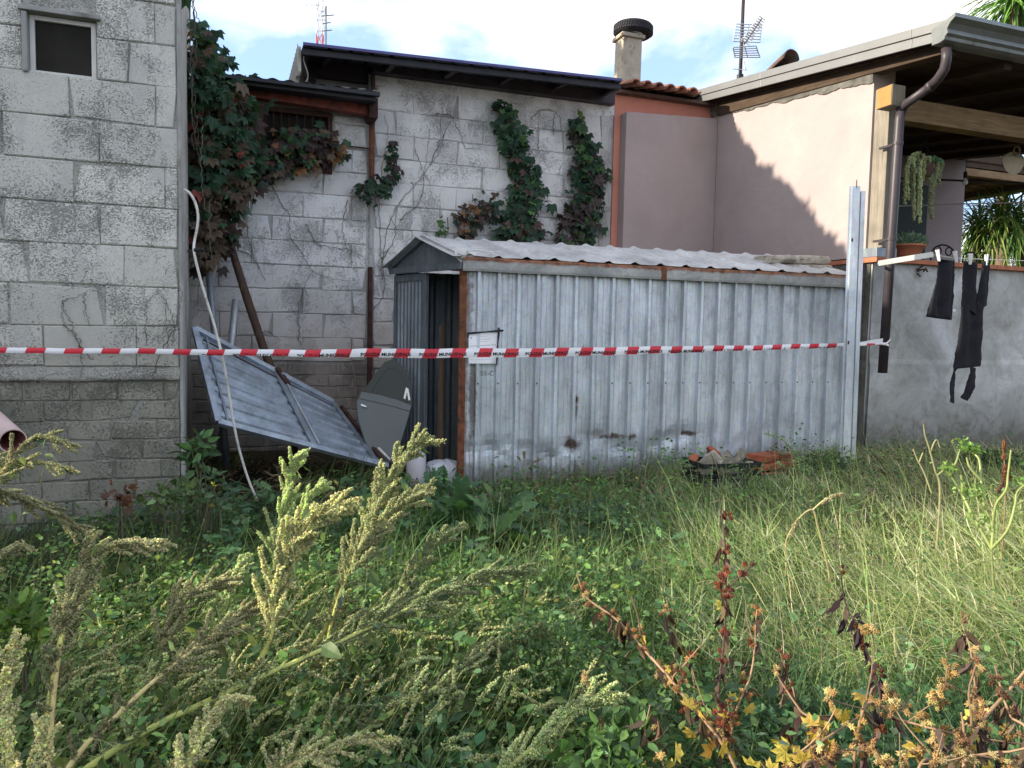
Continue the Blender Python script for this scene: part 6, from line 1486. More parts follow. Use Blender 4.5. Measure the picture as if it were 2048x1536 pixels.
def blades(x, y, L, az, lean, curl, w, col, k=4, z0=None):
    n = len(x); z = gz_np(x, y) - .01 if z0 is None else z0; P = np.stack([x, y, z], 1); rows = []
    D_ = np.stack([np.cos(az), np.sin(az), 0 * az], 1); wa = az + np.pi / 2 + rng.normal(0, .9, n); Wd = np.stack([np.cos(wa), np.sin(wa), 0 * wa], 1)
    for i in range(k):
        t = i / k; ww = (w * (1 - t) ** .6)[:, None] * .5; rows += [P - Wd * ww, P + Wd * ww]
        th = lean + curl * (t + .5 / k); P = P + (D_ * np.sin(th)[:, None] + A3((0, 0, 1)) * np.cos(th)[:, None]) * (L / k)[:, None]
    rows.append(P); V = np.stack(rows, 1); F = []
    for i in range(k - 1): a = 2 * i; F += [(a, a + 1, a + 3), (a, a + 3, a + 2)]
    a = 2 * (k - 1); F.append((a, a + 1, a + 2)); F = np.array(F); m = 2 * k + 1
    return V.reshape(-1, 3), (F[None] + (np.arange(n) * m)[:, None, None]).reshape(-1, 3), np.repeat(col, m, 0)

def grass_patch(name, label, n, *a, **k): return grass_patch_(name, label, n, *a, **k)
def grass_patch_(name, label, n, y0, y1, u0, u1, L, w, pal, wts, az0, lean=(.25, .3), curl=(1.0, .5), dens=None, cat='grass', seed=1, pw=.7, hfall=.55, mat_h=None):
    global rng; rng = np.random.default_rng(seed)
    x, y = region(n, y0, y1, u0, u1, pw); m = free(x, y)
    if dens is not None: m &= rng.random(n) < dens(x, y)
    # gather blades into tufts
    x, y = x[m], y[m]; tx_, ty2 = np.round(x / .11) * .11 + .05 * np.sin(x * 40), np.round(y / .11) * .11; g = .35
    x = x * (1 - g) + tx_ * g; y = y * (1 - g) + ty2 * g; n = len(x)
    far = np.clip((y - 3.6) / 2.2, 0, 1); hf = 1 - hfall * far
    tf = nse(x, y, 1.4, seed); az = az0 + (nse(x, y, .8, seed + 2) - .5) * 3.2 + rng.normal(0, .75, n)
    ln = rng.uniform(L[0], L[1], n) * (.55 + .75 * tf) * hf
    C = pick(pal, n, wts, .22) * (0.8 + .4 * nse(x, y, 2.2, seed + 5))[:, None]
    o = npmesh(name, [blades(x, y, ln, az, np.abs(rng.normal(lean[0], lean[1], n)), rng.normal(curl[0], curl[1], n), rng.uniform(w[0], w[1], n), np.clip(C, .01, 1), z0=None if mat_h is None else gz_np(x, y) + mat_h * rng.random(n) ** .7 * (.5 + .8 * nse(x, y, 1.7, 9)) * hf)], M['grass'], None, 'stuff'); o['label'] = label; o['category'] = cat
    return o
GG = [(.08, .16, .045), (.11, .21, .055), (.06, .12, .045), (.17, .25, .075), (.30, .30, .14)]
under = lambda x, y: np.where((y > 4.9) & (x < -.3) & (x > -2.4), .12, 1.0)
grass_patch('green_grass', 'dense deep green grass over the left and middle of the yard', 42000, 1.9, 7.2, -.80, .36, (.14, .36), (.0035, .010), GG, [4, 3, 3, 1.2, .5], 0.0, (.3, .3), (1.3, .6), lambda x, y: under(x, y) * np.clip(.35 + nse(x, y, 1.0, 3), 0, 1), seed=3)
grass_patch('long_grass', 'long combed blue green grass in the lower middle and right foreground', 30000, 1.5, 3.7, -.15, 1.1, (.24, .44), (.004, .008), [(.075, .15, .055), (.11, .20, .06), (.055, .11, .05), (.18, .25, .10)], [3, 2, 3, 1], 2.6, (.45, .3), (1.5, .6), lambda x, y: np.where((x / y > .32) & (y > 2.75), .12, 1.0), seed=4)
grass_patch('pale_grass', 'sunlit pale green and straw coloured grass below the steel post', 29000, 2.7, 7.4, .20, 1.12, (.2, .42), (.003, .006), [(.42, .50, .20), (.56, .60, .32), (.70, .66, .44), (.30, .40, .13), (.16, .26, .08)], [3, 2.4, 2.2, 2.4, 1.4], 2.9, (.5, .4), (1.6, .8), None, seed=5)
grass_patch('fine_weeds', 'fine dull weeds growing against the foot of the left building', 12000, 3.4, 5.2, -.82, -.3, (.14, .4), (.003, .007), [(.06, .11, .05), (.10, .13, .07), (.13, .11, .07)], [3, 2, 1], .5, (.2, .3), (1.0, .7), None, seed=6)
grass_patch('matted_grass', 'matted pale sunlit grass lying flat over the right half of the yard', 44000, 2.7, 7.2, .22, 1.12, (.16, .34), (.004, .008), [(.42, .50, .20), (.56, .60, .32), (.70, .66, .44), (.30, .40, .13), (.20, .30, .09)], [2.4, 2.2, 1.8, 2.6, 2], 2.6, (1.15, .3), (.5, .6), lambda x, y: np.clip(-.35 + 1.9 * nse(x, y, 1.9, 2), 0, 1) * np.where(y > 5.6, .5, 1), seed=21, mat_h=.26)
grass_patch('matted_grass', 'flattened green grass lying combed across the middle of the yard', 16000, 2.2, 5.8, -.75, .3, (.16, .34), (.004, .008), GG, [3, 3, 1, 3, 1.4], .6, (1.1, .35), (.6, .6), lambda x, y: under(x, y) * np.clip(.2 + nse(x, y, 1.2, 4), 0, 1), seed=22, mat_h=.16)
grass_patch('tall_tufts', 'knee high tufts of broad bladed green grass through the middle of the yard', 9000, 2.9, 6.2, -.30, .42, (.34, .62), (.005, .011), [(.10, .19, .06), (.15, .25, .08), (.20, .28, .10), (.30, .33, .16)], [3, 3, 2, 1], .3, (.3, .25), (1.3, .6), lambda x, y: np.clip(nse(x, y, 2.6, 12) * 3.4 - 1.7, 0, 1), seed=23, hfall=.3)
grass_patch('wispy_weeds', 'tall wispy yellow green stalks standing in the sunlit right of the yard', 2600, 2.7, 6.0, .24, 1.0, (.5, .85), (.0025, .005), [(.36, .42, .16), (.46, .48, .22), (.26, .34, .12)], [2, 2, 2], 2.7, (.2, .25), (.8, .5), lambda x, y: np.clip(nse(x, y, 2.2, 13) * 3.2 - 1.4, 0, 1), seed=24, hfall=.35)
grass_patch('dry_grass', 'thin dry straw stalks along the foot of the metal shed', 5200, 4.6, 6.9, -.02, .62, (.25, .55), (.0022, .004), [(.34, .29, .20), (.22, .18, .12), (.45, .42, .27)], [3, 2, 2], 2.0, (.5, .45), (.9, 1.0), None, seed=7, hfall=.45)
grass_patch('dry_grass', 'scattered bleached stalks over the sunlit right side of the yard', 9500, 2.6, 7.2, .20, 1.12, (.3, .62), (.002, .0038), [(.60, .56, .36), (.66, .62, .44)], [1, 1], 2.4, (.6, .45), (1.5, 1.1), None, seed=8)
grass_patch('tangled_stalks', 'tangle of thin arching pale stalks through the left foreground', 5200, 1.7, 4.2, -.8, .2, (.35, .7), (.002, .004), [(.26, .30, .14), (.36, .36, .18), (.18, .24, .10)], [2, 1, 2], .4, (.7, .4), (1.2, 1.0), None, seed=9, hfall=.3)

def herb_cover(name, label, n, y0, y1, u0, u1, T, F, size, h, pal, wts, dens=None, seed=1, cat='ground cover', flat=.6, mat='leaf'):
    global rng; rng = np.random.default_rng(seed); x, y = region(n, y0, y1, u0, u1); m = free(x, y)
    if dens is not None: m &= rng.random(n) < dens(x, y)
    x, y = x[m], y[m]; n = len(x); g = nse(x, y, 2.0, seed); z = gz_np(x, y) + h * (.15 + .85 * rng.random(n)) * (.35 + g)
    a = rng.random(n) * 2 * np.pi; d = np.stack([np.cos(a), np.sin(a), rng.normal(.15, .4, n)], 1); up = A3((0, 0, 1)) * flat + rng.normal(0, .35, (n, 3)) + A3((-.2, -.25, 0))
    o = npmesh(name, [inst(T, F, np.stack([x, y, z], 1), frames(d, up), rng.uniform(size[0], size[1], n), np.clip(pick(pal, n, wts, .22) * (.7 + .6 * g)[:, None], .008, 1))], M[mat], None, 'stuff'); o['label'] = label; o['category'] = cat; return o
LG_ = [(.08, .17, .05), (.13, .24, .06), (.06, .13, .055), (.19, .27, .08), (.36, .36, .08)]
herb_cover('leafy_weeds', 'small leafy green weeds filling the foreground between the tall stalks', 15000, 1.7, 4.6, -.8, .25, TL, FL, (.012, .036), .28, LG_, [4, 3, 3, 1, .2], seed=11)
herb_cover('leafy_weeds', 'leafy green weeds in the middle of the yard before the metal shed', 9000, 3.6, 5.7, -.3, .35, TL, FL, (.018, .045), .16, LG_, [3, 4, 2, 1.6, .2], seed=12, dens=lambda x, y: np.where((y > 5.1) & (x < -.4), .25, 1))
herb_cover('jagged_weeds', 'jagged broad blue green leaves near the shed corner', 800, 3.3, 5.6, -.25, .10, TB, FB, (.08, .20), .12, [(.05, .11, .06), (.08, .16, .07), (.12, .20, .06)], [3, 2, 1], seed=13, dens=lambda x, y: np.clip(nse(x, y, 1.5, 1) * 1.6 - .4, 0, 1))
herb_cover('leafy_weeds', 'broad dull weeds at the foot of the tall left building', 2600, 4.0, 5.2, -.62, -.36, TL, FL, (.025, .07), .26, [(.055, .11, .06), (.08, .14, .06), (.10, .13, .05)], [3, 2, 1], seed=14)
herb_cover('tall_leafy_weeds', 'tall soft leafy weeds rising through the grass in the foreground', 9000, 1.75, 3.6, -.72, .30, TL, FL, (.02, .05), .38, [(.10, .20, .06), (.15, .26, .07), (.07, .15, .06), (.26, .32, .09)], [4, 3, 2, .8], seed=31, dens=lambda x, y: np.clip(nse(x, y, 2.2, 7) * 2.2 - .7, 0, 1))
herb_cover('tall_leafy_weeds', 'tall leafy weeds with blue green leaves in the middle distance', 5200, 3.4, 5.0, -.40, .22, TB, FB, (.05, .12), .30, [(.09, .18, .08), (.12, .23, .09), (.07, .14, .07)], [3, 3, 2], seed=32, dens=lambda x, y: np.clip(nse(x, y, 1.8, 5) * 2.0 - .75, 0, 1))
herb_cover('tall_leafy_weeds', 'leafy weeds among the dried cockleburs in the right foreground', 5000, 1.8, 3.4, .10, 1.1, TL, FL, (.02, .05), .36, [(.10, .20, .07), (.15, .25, .08), (.16, .24, .14)], [3, 2, 1], seed=33, dens=lambda x, y: np.clip(nse(x, y, 2.2, 3) * 2.2 - .9, 0, 1))
herb_cover('dead_thatch', 'dry brown dead thatch lying under the grass', 11000, 1.8, 7.0, -.8, 1.1, TL * A3((1, .35, 1)), FL, (.04, .12), .10, [(.20, .15, .09), (.28, .22, .13), (.13, .09, .06)], [2, 1, 2], seed=34, flat=1.2, mat='deadleaf')
herb_cover('tall_leafy_weeds', 'knee high green weeds standing along the front of the metal shed', 3800, 4.6, 6.6, -.12, .46, TL, FL, (.02, .05), .34, [(.10, .19, .07), (.15, .25, .08), (.08, .15, .06)], [3, 2, 2], seed=35, dens=lambda x, y: np.clip(nse(x, y, 2.4, 8) * 2.4 - 1.0, 0, 1))
herb_cover('tall_leafy_weeds', 'bushy green weeds scattered through the sunlit grass on the right', 8500, 2.6, 6.4, .18, 1.1, TL, FL, (.015, .042), .40, [(.12, .22, .08), (.18, .29, .10), (.09, .17, .07)], [3, 2, 2], seed=36, dens=lambda x, y: np.clip(nse(x, y, 2.6, 6) * 2.6 - 1.15, 0, 1))
herb_cover('tall_leafy_weeds', 'fresh green leafy growth under the seeding stalks in the left foreground', 9000, 1.8, 3.6, -.75, .15, TL, FL, (.014, .04), .34, [(.14, .25, .08), (.20, .31, .10), (.10, .19, .08), (.28, .33, .10)], [3, 3, 2, 1], seed=37)
herb_cover('leafy_weeds', 'low silvery leaves along the bottom edge of the yard', 2600, 1.45, 2.6, -.2, .7, TL, FL, (.03, .07), .22, [(.12, .20, .11), (.08, .16, .07), (.05, .12, .05)], [2, 3, 3], seed=15)
herb_cover('leafy_weeds', 'fresh green leaves between the sunlit grass stalks at the right', 9000, 2.4, 6.4, .3, 1.1, TL, FL, (.012, .032), .25, [(.10, .19, .06), (.16, .25, .08), (.07, .14, .05)], [3, 2, 2], seed=16)
herb_cover('fallen_litter', 'dry brown leaf litter on the bare soil under the fallen panel', 3500, 4.4, 6.8, -.42, .0, TL, FL, (.02, .05), .03, [(.10, .07, .045), (.06, .045, .03), (.16, .12, .08)], [2, 3, 1], seed=17, flat=1.5, mat='deadleaf')

# ---------------------------------------------------------------- amaranth
def spike_florets(P, R, dens, sz, col, var=.18):
    P = np.asarray(P); L = np.linalg.norm(np.diff(P, axis=0), axis=1); tot = L.sum(); n = max(8, int(dens * tot)); cum = np.concatenate([[0], L.cumsum()])
    t = rng.random(n) * tot; pos = np.stack([np.interp(t, cum, P[:, k]) for k in range(3)], 1); r = np.interp(t, cum, R); lump = (.62 + .55 * np.abs(np.sin(t * 2 * np.pi / .019 + rng.random() * 6)) * rng.uniform(.5, 1.15)) * (1 + .35 * np.sin(t * 90 + rng.random() * 6))
    d = unit(n); pos = pos + d * (r * lump * (.55 + .45 * rng.random(n)))[:, None]
    C = np.clip(A3(col) * (1 + rng.normal(0, var, (n, 1))) * (1 + rng.normal(0, .06, (n, 3))), .01, 1)
    return inst(TT, FT, pos, frames(unit(n), unit(n)), rng.uniform(sz * .7, sz * 1.3, n), C)
LEAFC = [(.11, .18, .07), (.15, .21, .08), (.24, .25, .08), (.08, .14, .07)]
def amaranth(label, pts, tone, seed, h0=.6, nsp=16, slen=.10, rad=.011, stem=(.30, .34, .13), srad=.009, leaves=10, big=0, low=14, termr=1.25, branch_dir=None):
    global rng; rng = np.random.default_rng(seed + 500)
    base = W(*pts[0]); nxt = W(*pts[1]); gz = ground_z(base.x, base.y)
    P = [W(*p) for p in pts]
    if base.z > gz + .03:
        dv = (base - nxt); dv = dv / max(.05, -dv.z) if dv.z < -.05 else Vector((0, 0, -1)); k = base.z - gz; P = [base + Vector((dv.x * .6, dv.y * .6, -1)) * k] + P
    th = thing('amaranth', label, 'amaranth', (P[0].x, P[0].y, gz), 'tall seeding amaranth weeds')
    S2 = smooth_path(P, 48); cum = np.concatenate([[0], np.linalg.norm(np.diff(S2, axis=0), axis=1).cumsum()]); tot = cum[-1]
    at = lambda t: np.array([np.interp(t * tot, cum, S2[:, k]) for k in range(3)])
    tan = lambda t: (lambda v: v / (np.linalg.norm(v) + 1e-9))(at(min(1, t + .02)) - at(max(0, t - .02)))
    fl = []; st = [np_tube(S2, np.linspace(srad, srad * .3, 48), 7, stem)]
    tt = np.linspace(h0 + (1 - h0) * .35, 1, 18); T_ = np.array([at(t) for t in tt]); fl.append(spike_florets(T_, rad * termr * np.linspace(1.1, .75, 18) ** 1, 3000, .0042, tone))
    for i in range(nsp):
        t = h0 + (1 - h0) * (i + rng.random()) / nsp * .93; p = at(t); d = tan(t); r = unit(1)[0]; r = r - d * (r @ d); r /= np.linalg.norm(r) + 1e-9
        L = slen * (1.15 - .6 * (t - h0) / (1 - h0)) * rng.uniform(.6, 1.25); v = d * .75 + r * .75; v /= np.linalg.norm(v); sp2 = [p]; k = 9
        for j in range(k): v = v + d * .10 + A3((0, 0, -.035)) + rng.normal(0, .04, 3); v /= np.linalg.norm(v); sp2.append(sp2[-1] + v * L / k)
        fl.append(spike_florets(np.array(sp2), rad * np.linspace(.9, .6, k + 1) * rng.uniform(.8, 1.1), 2300, .0042, A3(tone) * rng.uniform(.82, 1.12))); st.append(np_tube(np.array(sp2), .0015, 4, stem))
    for i in range(low):
        t = rng.uniform(.25, h0 + .1); p = at(t); d = tan(t); r = unit(1)[0]; v = d * .6 + r * .8; v /= np.linalg.norm(v); L = slen * rng.uniform(.25, .7); k = 5; sp2 = [p]
        for j in range(k): v = v + A3((0, 0, .03)) + rng.normal(0, .12, 3); v /= np.linalg.norm(v); sp2.append(sp2[-1] + v * L / k)
        fl.append(spike_florets(np.array(sp2), rad * np.linspace(.75, .4, k + 1), 1300, .0040, A3(tone) * .75)); st.append(np_tube(np.array(sp2), .0016, 4, stem))
    pos = []; dirs = []; szs = []
    for i in range(leaves + big):
        t = rng.uniform(.15, .93 if i < leaves else .8); p = at(t); d = tan(t); r = unit(1)[0]; v = d * .4 + r; v /= np.linalg.norm(v); L = rng.uniform(.03, .07) if i < leaves else .08; k = 5; sp2 = [p]
        for j in range(k): v = v + A3((0, 0, -.16)); v /= np.linalg.norm(v); sp2.append(sp2[-1] + v * L / k)
        st.append(np_tube(np.array(sp2), .0012, 4, (.34, .38, .16))); pos.append(sp2[-1]); dirs.append(v + A3((0, 0, -.5))); szs.append(rng.uniform(.025, .05) if i < leaves else rng.uniform(.06, .09))
    npmesh('stem', st[:1], M['stem'], th); npmesh('side_stems', st[1:], M['stem'], th, 'stuff'); npmesh('seed_head', fl, M['floret'], th, 'stuff')
    if pos:
        n = len(pos); scatter_parts('leaf', TL, FL, np.array(pos), frames(np.array(dirs), unit(n) * .6 + A3((-.3, -.5, .3))), np.array(szs), pick(LEAFC, n, [3, 3, 1, 2], .15), M['leaf'], th, 4)
    return th
Y1, Y2, GR, BN = (.66, .64, .36), (.56, .57, .31), (.56, .62, .33), (.62, .60, .34)
AM = [
 ('tallest amaranth leaning right up towards the shed opening with a drooping pale tip', [(560, 1500, 2.35), (625, 1320, 2.5), (695, 1150, 2.65), (752, 1010, 2.85), (800, 925, 2.95), (835, 885, 3.0), (866, 876, 3.0)], Y2, .50, 34, .13, .0125, 16, 3),
 ('brightest yellow amaranth arching over to the right in the centre left foreground', [(350, 1540, 2.0), (450, 1420, 2.1), (535, 1290, 2.15), (550, 1180, 2.2), (580, 1095, 2.2), (630, 1035, 2.2), (680, 1008, 2.2), (706, 1016, 2.2)], Y1, .56, 30, .10, .0125, 14, 3),
 ('amaranth head with blunt yellow tip just below the tallest one', [(640, 1420, 2.4), (660, 1260, 2.5), (700, 1140, 2.6), (760, 1050, 2.7), (820, 1000, 2.75), (868, 976, 2.8)], Y2, .55, 24, .10, .012, 10, 2),
 ('upright grey green amaranth spike standing in front of the fallen panel', [(545, 1200, 3.1), (552, 1090, 3.15), (565, 1020, 3.2), (578, 960, 3.2), (590, 915, 3.2), (612, 904, 3.2)], GR, .45, 22, .10, .0125, 6, 2),
 ('short grey green amaranth head beside the upright spike', [(560, 1180, 3.2), (585, 1080, 3.3), (610, 1010, 3.35), (635, 975, 3.4), (662, 966, 3.4)], GR, .5, 14, .08, .012, 4, 1),
 ('long amaranth stem lying low to the right ending in a pale head mid picture', [(230, 1500, 1.9), (420, 1400, 2.05), (620, 1310, 2.2), (770, 1240, 2.35), (900, 1180, 2.5), (1000, 1145, 2.6), (1076, 1142, 2.65)], GR, .62, 26, .10, .0115, 16, 4),
 ('amaranth branch with dense grey head leaning right below the mid picture one', [(640, 1540, 2.0), (760, 1440, 2.15), (880, 1370, 2.25), (960, 1310, 2.35), (1040, 1275, 2.4), (1108, 1262, 2.4)], GR, .6, 20, .09, .011, 10, 2),
 ('amaranth at the bottom centre with drooping grey green heads', [(1010, 1545, 1.9), (1090, 1480, 1.95), (1150, 1425, 2.0), (1200, 1392, 2.0), (1245, 1402, 2.0)], GR, .45, 22, .085, .010, 6, 1),
 ('slender tan amaranth at the left with brown tip bent to the right', [(100, 1545, 1.75), (104, 1430, 1.8), (120, 1300, 1.85), (148, 1190, 1.9), (180, 1110, 1.95), (225, 1090, 1.98), (290, 1085, 2.0), (332, 1100, 2.0)], BN, .58, 22, .075, .009, 10, 2),
 ('bright pale amaranth tuft in the fork above the tan stem at left', [(118, 1300, 1.85), (150, 1190, 1.9), (170, 1120, 1.92), (182, 1080, 1.94), (186, 1066, 1.95)], Y1, .55, 16, .06, .010, 4, 1),
 ('bright amaranth head cut by the left edge of the picture', [(30, 1600, 1.5), (10, 1470, 1.55), (8, 1400, 1.6), (20, 1320, 1.6), (32, 1262, 1.6)], Y1, .4, 20, .06, .010, 6, 1),
 ('bright amaranth head in the bottom left corner', [(40, 1640, 1.4), (60, 1550, 1.45), (78, 1490, 1.5), (90, 1435, 1.5)], Y1, .35, 18, .06, .010, 6, 1),
 ('thick stemmed amaranth rising diagonally from the bottom left', [(130, 1545, 1.7), (215, 1450, 1.8), (310, 1360, 1.9), (400, 1290, 2.05), (480, 1235, 2.2), (540, 1190, 2.3), (600, 1165, 2.35)], BN, .62, 22, .09, .010, 14, 2),
 ('low yellow green amaranth head near the bottom left of centre', [(370, 1560, 1.6), (400, 1480, 1.65), (430, 1420, 1.7), (465, 1395, 1.72), (505, 1402, 1.74)], Y1, .45, 22, .07, .010, 8, 2),
 ('dull amaranth with brownish spikes behind the diagonal stem', [(290, 1420, 2.3), (320, 1320, 2.35), (335, 1250, 2.4), (370, 1200, 2.45), (430, 1165, 2.5), (470, 1170, 2.5)], BN, .5, 20, .08, .010, 8, 1),
 ('grey green amaranth bush left of the tallest stalk', [(420, 1320, 2.5), (440, 1240, 2.55), (455, 1180, 2.6), (480, 1130, 2.65), (500, 1110, 2.7)], GR, .4, 18, .08, .011, 8, 1),
 ('dull amaranth drooping across the left edge near the pink pipe', [(-40, 1010, 2.9), (10, 940, 2.95), (60, 880, 3.0), (110, 878, 3.0), (155, 905, 3.0)], BN, .5, 14, .09, .010, 6, 1),
 ('large dull amaranth branch sweeping right below the pink pipe', [(-60, 1000, 2.6), (0, 985, 2.7), (70, 1010, 2.75), (130, 1040, 2.8), (190, 1072, 2.8)], BN, .35, 22, .12, .010, 8, 1),
 ('dull amaranth branch spreading over the left foot of the wall', [(-50, 960, 3.1), (20, 930, 3.2), (80, 925, 3.2), (130, 935, 3.2), (160, 945, 3.2)], BN, .3, 18, .1, .010, 6, 1),
 ('shaded grey amaranth clump at the far left middle', [(-60, 1180, 2.2), (-10, 1120, 2.3), (30, 1090, 2.35), (70, 1100, 2.4)], BN, .3, 18, .1, .010, 6, 1),
 ('leaning amaranth with brown green spikes right of the tallest stalk', [(700, 1330, 2.6), (770, 1230, 2.7), (830, 1140, 2.8), (880, 1080, 2.85), (935, 1052, 2.9)], GR, .45, 26, .09, .011, 10, 2),
 ('small amaranth low in the bottom centre with dark spike', [(560, 1560, 1.8), (640, 1510, 1.85), (720, 1480, 1.9), (800, 1482, 1.9)], BN, .4, 16, .07, .009, 4, 1),
 ('pale stemmed amaranth crossing behind the arching yellow one', [(480, 1540, 2.2), (600, 1430, 2.3), (700, 1320, 2.4), (770, 1230, 2.5)], GR, .7, 12, .07, .010, 12, 3),
 ('shaded amaranth with upright green spikes between the left stems', [(250, 1560, 1.9), (260, 1450, 2.0), (290, 1370, 2.1), (330, 1310, 2.2)], GR, .4, 16, .07, .010, 8, 1),
]
for i, (lab, pts, tone, h0, nsp, sl2, rad, lv, bg_) in enumerate(AM):
    amaranth(lab, pts, tone, i, h0, int(nsp * 1.5), sl2 * 1.15, rad * 1.05, leaves=int(lv * 1.8) + 4, big=bg_ + 1, low=22, stem=((.60, .60, .17) if tone in (Y1, Y2) else (.52, .55, .17) if tone == GR else (.55, .46, .20)), srad=.0105 if i in (0, 1, 5, 6) else .008)

# low seedy undergrowth between the big stalks
rng = np.random.default_rng(303); n = 900; u = rng.uniform(-.62, .12, n); Y = rng.uniform(1.9, 3.3, n); z0 = gz_np(u * Y, Y) + rng.uniform(.08, .42, n) * (1 - .25 * (Y - 1.9)); ch = []
for i in range(n):
    p = A3((u[i] * Y[i], Y[i], z0[i])); v = A3((.8, .1, .7)) + rng.normal(0, .45, 3); v /= np.linalg.norm(v); sp2 = [p]
    for j in range(5): v = v + rng.normal(0, .12, 3) + A3((0, 0, -.05)); v /= np.linalg.norm(v); sp2.append(sp2[-1] + v * rng.uniform(.012, .028))
    ch.append(spike_florets(np.array(sp2), np.linspace(.010, .004, 6) * rng.uniform(.7, 1.3), 950, .0042, A3([Y2, GR, GR, BN, (.2, .26, .13)][rng.integers(5)]) * .9)); ch.append(np_tube(np.vstack([p - A3((.10, .02, .18)), np.array(sp2)]), .0014, 4, (.34, .38, .17)))
o = npmesh('seedy_undergrowth', ch, M['floret'], None, 'stuff'); o['label'] = 'tangle of small grey green seed spikes between the tall stalks'; o['category'] = 'undergrowth'
# ---------------------------------------------------------------- cocklebur
def cocklebur(label, pts, tone, seed, nb_=40, leaves=5, yel=2, srad=.006, t0=.15, stemc=(.24, .16, .10), deadc=(.075, .055, .05), side=3):
    global rng; rng = np.random.default_rng(seed + 900); P = [W(*p) for p in pts]; base = P[0]; gz = ground_z(base.x, base.y)
    if base.z > gz + .03: P = [Vector((base.x, base.y + .05, gz))] + P
    th = thing('cocklebur', label, 'cocklebur', (P[0].x, P[0].y, gz), 'dried cocklebur stalks'); S2 = smooth_path(P, 40); cum = np.concatenate([[0], np.linalg.norm(np.diff(S2, axis=0), axis=1).cumsum()]); tot = cum[-1]
    at = lambda t: np.array([np.interp(t * tot, cum, S2[:, k]) for k in range(3)]); st = [np_tube(S2, np.linspace(srad, srad * .45, 40), 7, stemc)]; pos = []; dr = []; paths = [(at, 1.0)]
    for i in range(side):
        t = rng.uniform(.3, .8); p = at(t); v = unit(1)[0] * A3((1, .6, .3)) + A3((0, 0, .55)); v /= np.linalg.norm(v); L = tot * rng.uniform(.12, .26); sp2 = [p]
        for j in range(8): v = v + rng.normal(0, .1, 3) + A3((0, 0, .06)); v /= np.linalg.norm(v); sp2.append(sp2[-1] + v * L / 8)
        sp2 = np.array(sp2); st.append(np_tube(sp2, np.linspace(srad * .5, srad * .3, 9), 5, stemc)); paths.append(((lambda S3: (lambda t: np.array([np.interp(t, np.linspace(0, 1, len(S3)), S3[:, k]) for k in range(3)])))(sp2), .5))
    ncl = max(3, int(nb_ * 1.25 / 5))
    for i in range(ncl):
        f, wgt = paths[0] if rng.random() < .6 or len(paths) == 1 else paths[rng.integers(1, len(paths))]
        c = f(t0 + (1 - t0) * (i + rng.random()) / ncl if wgt == 1.0 else rng.uniform(.3, 1)) + rng.normal(0, .006, 3)
        for j in range(rng.integers(3, 8)): d = unit(1)[0]; pos.append(c + d * rng.uniform(.006, .017) * A3((1.1, 1.1, 1.3))); dr.append(d)
    n = len(pos); Cb = pick(tone, n, None, .2); scatter_parts('bur', TBU, FBU, np.array(pos), frames(np.array(dr), unit(n)), rng.uniform(.0052, .0078, n), Cb, M['bur'], th, 6)
    [npmesh('stem', [s_], M['stem'], th) for s_ in st]
    lp = []; ld = []; ls = []
    for i in range(leaves):
        t = rng.uniform(t0, .95); p = at(t) + rng.normal(0, .01, 3); lp.append(p); ld.append(A3((0, 0, -1)) + rng.normal(0, .3, 3)); ls.append(rng.uniform(.035, .075))
    if lp:
        n = len(lp); TW, FW = TL * A3((1, .6, 2.5)), FL
        TW = np.vstack([TW, TL[:, [0, 2, 1]] * A3((.9, 2.2, .45))]); FW = np.vstack([FL, FL + len(TL)])
        scatter_parts('withered_leaf', TW, FW, np.array(lp), frames(np.array(ld) + rng.normal(0, .2, (n, 3)), unit(n)), np.array(ls), pick([deadc, (.13, .09, .06), (.19, .13, .08)], n, [3, 1, 1], .3), M['deadleaf'], th, 5)
    lp = [at(rng.uniform(t0, .7)) + rng.normal(0, .03, 3) for _ in range(int(yel * 2.4) + 1)]
    if lp:
        n = len(lp); scatter_parts('yellow_leaf', TC * A3((.8, 1.1, 1)), FC, np.array(lp), frames(unit(n) * A3((1, .3, 1)), A3((-.2, -1, .4)) + rng.normal(0, .3, (n, 3))), rng.uniform(.022, .045, n), pick([(.66, .48, .08), (.55, .42, .09)], n, None, .12), M['leaf'], th, 3)
    return th
RB = [(.22, .08, .045), (.28, .11, .055), (.15, .06, .04)]; OB = [(.42, .24, .09), (.30, .14, .06), (.46, .31, .13), (.20, .11, .06)]; YB = [(.52, .41, .17), (.42, .33, .13), (.38, .22, .09), (.24, .16, .08)]
